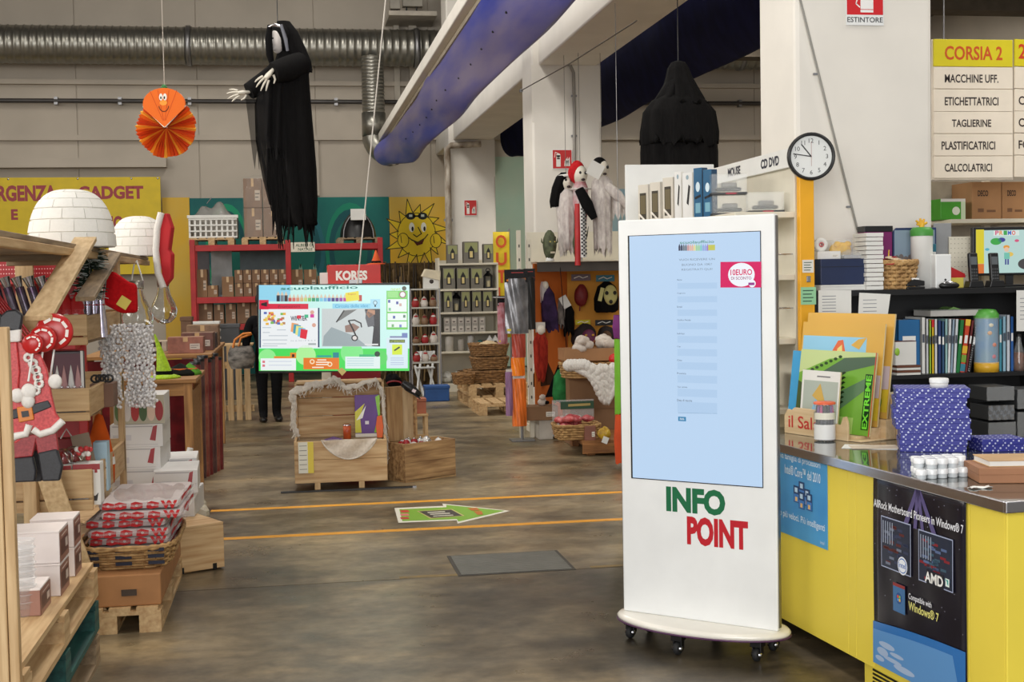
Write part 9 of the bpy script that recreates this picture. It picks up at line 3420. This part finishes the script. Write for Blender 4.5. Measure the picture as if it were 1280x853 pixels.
part(t,'cone',cn.tube([(0,0,0.01),(-0.01,0,h*0.3),(-0.03,0,h*0.65),(-0.06,0,h*0.98)],[w*0.32,w*0.22,w*0.1,0.006],18),LIM)
part(t,'band',MB().lathe([(w*0.325,0.02),(w*0.30,0.055)],20),BLACKM)
for i,(px,py,c,lb,r0) in enumerate(((225,463,(24,26,22),'black felt hat brim on the sales table beside the lime hat',0.13),(236,452,(90,150,50),'green and black toy frog shape at the right of the sales table',0.08))):
    o = at(px,py,10.0)
    t = thing('felt_novelty',lb,'novelty',(o.x,10.05,zt_),0,'felt novelties on the sales table')
    part(t,'felt',MB().lathe([(0.001,0.0),(r0,0.0),(r0,0.02),(r0*0.6,0.05),(0.001,0.09)],20,wob=lambda a,i: 1 + 0.12*sin(5*a)),mat('felt_%d' % i,c,0.9))
    part(t,'trim',MB().tube([(r0*0.62*cos(a/12*2*pi),r0*0.62*sin(a/12*2*pi),0.045) for a in range(13)],0.008,6),mat('felt_orange',(206,100,40),0.8))
# second long table with packed goods
t = thing('goods_table','long table piled with packed goods farther along the left side','table',(-0.95,12.4,0))
zg = at(225,440,12.0).z
part(t,'tabletop',MB().box(-0.8,0.28,-0.9,1.4,zg - 0.03,zg),TW,0.004)
for y in (-0.86,1.3):
    for x in (-0.76,0.2):
        part(t,'leg',MB().box(x,x + 0.06,y,y + 0.06,0,zg - 0.03),MATS['table_leg'],0.004)
part(t,'front_cloth',MB().grid(lambda a,b_: (-0.78 + 1.04*a,-0.9 - 0.01*sin(30*a),(zg - 0.04)*b_),40,4),mat('cloth_dark_red',(110,30,34),0.9,c2=(70,24,28),scale=8))
goods = [(-0.30,-0.6,0.26,0.2,0.10,(70,56,60),'flat dark tray of small packs on the goods table'),(0.05,-0.6,0.3,0.25,0.14,(150,96,80),'brownish carton at the near end of the goods table'),(0.12,-0.15,0.28,0.3,0.16,(110,70,60),'dull brown box in the middle of the goods table'),(-0.3,-0.1,0.3,0.3,0.09,(190,176,160),'flat pale box on the goods table'),(0.12,0.3,0.28,0.3,0.14,(60,46,50),'dark box toward the far end of the goods table'),(0.11,0.75,0.3,0.3,0.2,(130,100,76),'tan carton at the far end of the goods table')]
for x,y,w,d,h,c,lb in goods:
    carton(lb,-0.95 + x,12.4 + y,zg,w,d,h,mat('goods_%d_%d_%d' % c,c,0.5,var=0.1,scale=20),group='cartons on the goods table',lab=(190,180,170))
for i in range(7):
    t = thing('dark_red_roll','tall dark red wrapped roll standing at the goods table end, %s' % (['first','second','third','fourth','fifth','sixth','seventh'][i]),'roll',(at(243 + 3.6*i,540,11.3).x + 0.02,11.2 + 0.10*i,0),0,'wrapped rolls at the goods table')
    H_ = at(250,452 - 3*(i % 3),11.3).z
    part(t,'roll',MB().tube([(0,0,0),(0.01,0,H_)],0.045,12),mat('roll_%d' % (i % 3),[(96,24,32),(60,30,36),(120,40,40)][i % 3],0.35,c2=[(140,60,60),(110,80,80),(170,110,90)][i % 3],scale=12))
    part(t,'end_cap',MB().lathe([(0.046,H_ - 0.02),(0.046,H_ + 0.004),(0.001,H_ + 0.006)],12,(0.01,0,0)),BLACK)
o = atz(246,566,0)
t = thing('clear_sleeve','tall yellowish clear sleeve leaning at the goods table corner','plastic sleeve',(o.x,o.y,0))
H_ = at(238,452,o.y).z
part(t,'sleeve',MB().grid(lambda a,b_: (0.05*cos(2*pi*a) - 0.06*b_,0.05*sin(2*pi*a),H_*b_ + 0.001),16,12,closeu=True,smooth=False),mat('sleeve_clear',(206,190,150),0.15,alpha=0.45,var=0.1))
part(t,'core',MB().tube([(0,0,0.001),(-0.055,0,H_*0.95)],0.02,8),TW)
o = atz(226,545,0)
t = thing('black_bottle','black bottle shaped item leaning by the sales table leg','bottle',(at(228,530,9.6).x,9.45,0))
part(t,'bottle_body',MB().tube([(0,0,0.0),(0,0,0.2),(0.02,0,0.32),(0.05,0,0.44)],[0.05,0.055,0.04,0.02],14),BLACK)
part(t,'cap',MB().tube([(0.05,0,0.44),(0.062,0,0.48)],0.022,10),WHITE_M)
t = thing('crumpled_bag','crumpled cream plastic bag on the floor by the white cartons','plastic bag',(at(236,560,9.0).x - 0.02,9.1,0.10))
part(t,'film',MB().grid(blob(random.Random(12),(0.12,0.11,0.11),0.22,1,1),20,14,smooth=False),mat('bag_cream',(206,196,176),0.3,alpha=0.85))
part(t,'knot',MB().tube([(0,0,0.08),(0.03,-0.02,0.16)],[0.03,0.012],8),MATS['bag_cream'])
# red perforated rack behind the display and its wooden upright
X,z,w,h = bb(-60,303,98,352,9.6)
t = thing('perforated_rack','red perforated metal rack behind the timber display','rack',(X,9.6,0))
part(t,'panel',MB().box(-w/2,w/2,0,0.02,0.2,z + h),mat('perf_red',(158,28,34),0.5),0.003)
for k in range(3):
    part(t,'shelf_lip',MB().box(-w/2,w/2,-0.25,0.0,z - 0.02 - 0.45*k,z + 0.02 - 0.45*k),RED,0.003)
ph = MB((226,190,186))
for i in range(46):
    for j in range(5):
        ph.disc(-w/2 + w*(i + 0.5)/46,z + h*0.2 + h*0.11*j,0.0045,None,None,1,6)
part(t,'perforation',ph,'print',kind='stuff')
for s_ in (-1,1):
    part(t,'upright',MB().box(s_*w/2 - 0.03,s_*w/2 + 0.03,-0.02,0.04,0,z + h + 0.02),RED,0.004)
X,z,w,h = bb(16,306,39,338,9.2)
t = thing('pale_upright','pale wooden upright board in front of the red perforated rack','board',(X,9.25,0))
part(t,'board',MB().box(-w/2,w/2,0,0.03,0,z + h),W_PALE_Z,0.004)
part(t,'batten',MB().box(-w*0.8,w*0.8,0.03,0.05,0.3,0.4),W_PALE,0.004)
# plain background goods between the tables and the rack
for i,(x0,x1,y0,Y,c,lb) in enumerate(((238,276,401,18.5,(196,190,180),'stack of pale papers on a stand near the rack foot'),(276,300,405,19.0,(90,92,96),'grey plastic bin near the rack foot'),(228,241,396,17.5,(110,78,56),'narrow brown carton left of the pale paper stack'))):
    X,z,w,h = bb(x0,y0,x1,470,Y)
    H_ = at((x0 + x1)/2,y0,Y).z
    t = thing(['paper_stack','grey_bin','tall_carton'][i],lb,['paper stack','bin','carton'][i],(X,Y,0))
    if i == 0:
        part(t,'stand',MB().box(-w*0.45,w*0.45,-0.15,0.15,0,H_ - 0.26),CARD_D,0.004)
        for k in range(7):
            part(t,'sheaf',MB().box(-w/2 + 0.01*(k % 2),w/2 - 0.012*(k % 3),-0.18,0.16,H_ - 0.26 + 0.036*k,H_ - 0.228 + 0.036*k),WHITE_M,0.003)
    else:
        part(t,'body',MB().box(-w/2,w/2,-0.15,0.15,0,H_ - 0.02),mat('bgd_%d' % i,c,0.6),0.006)
        part(t,'rim',MB().box(-w/2 - 0.01,w/2 + 0.01,-0.16,0.16,H_ - 0.05,H_),mat('bgd_%d' % i,c,0.6),0.004)
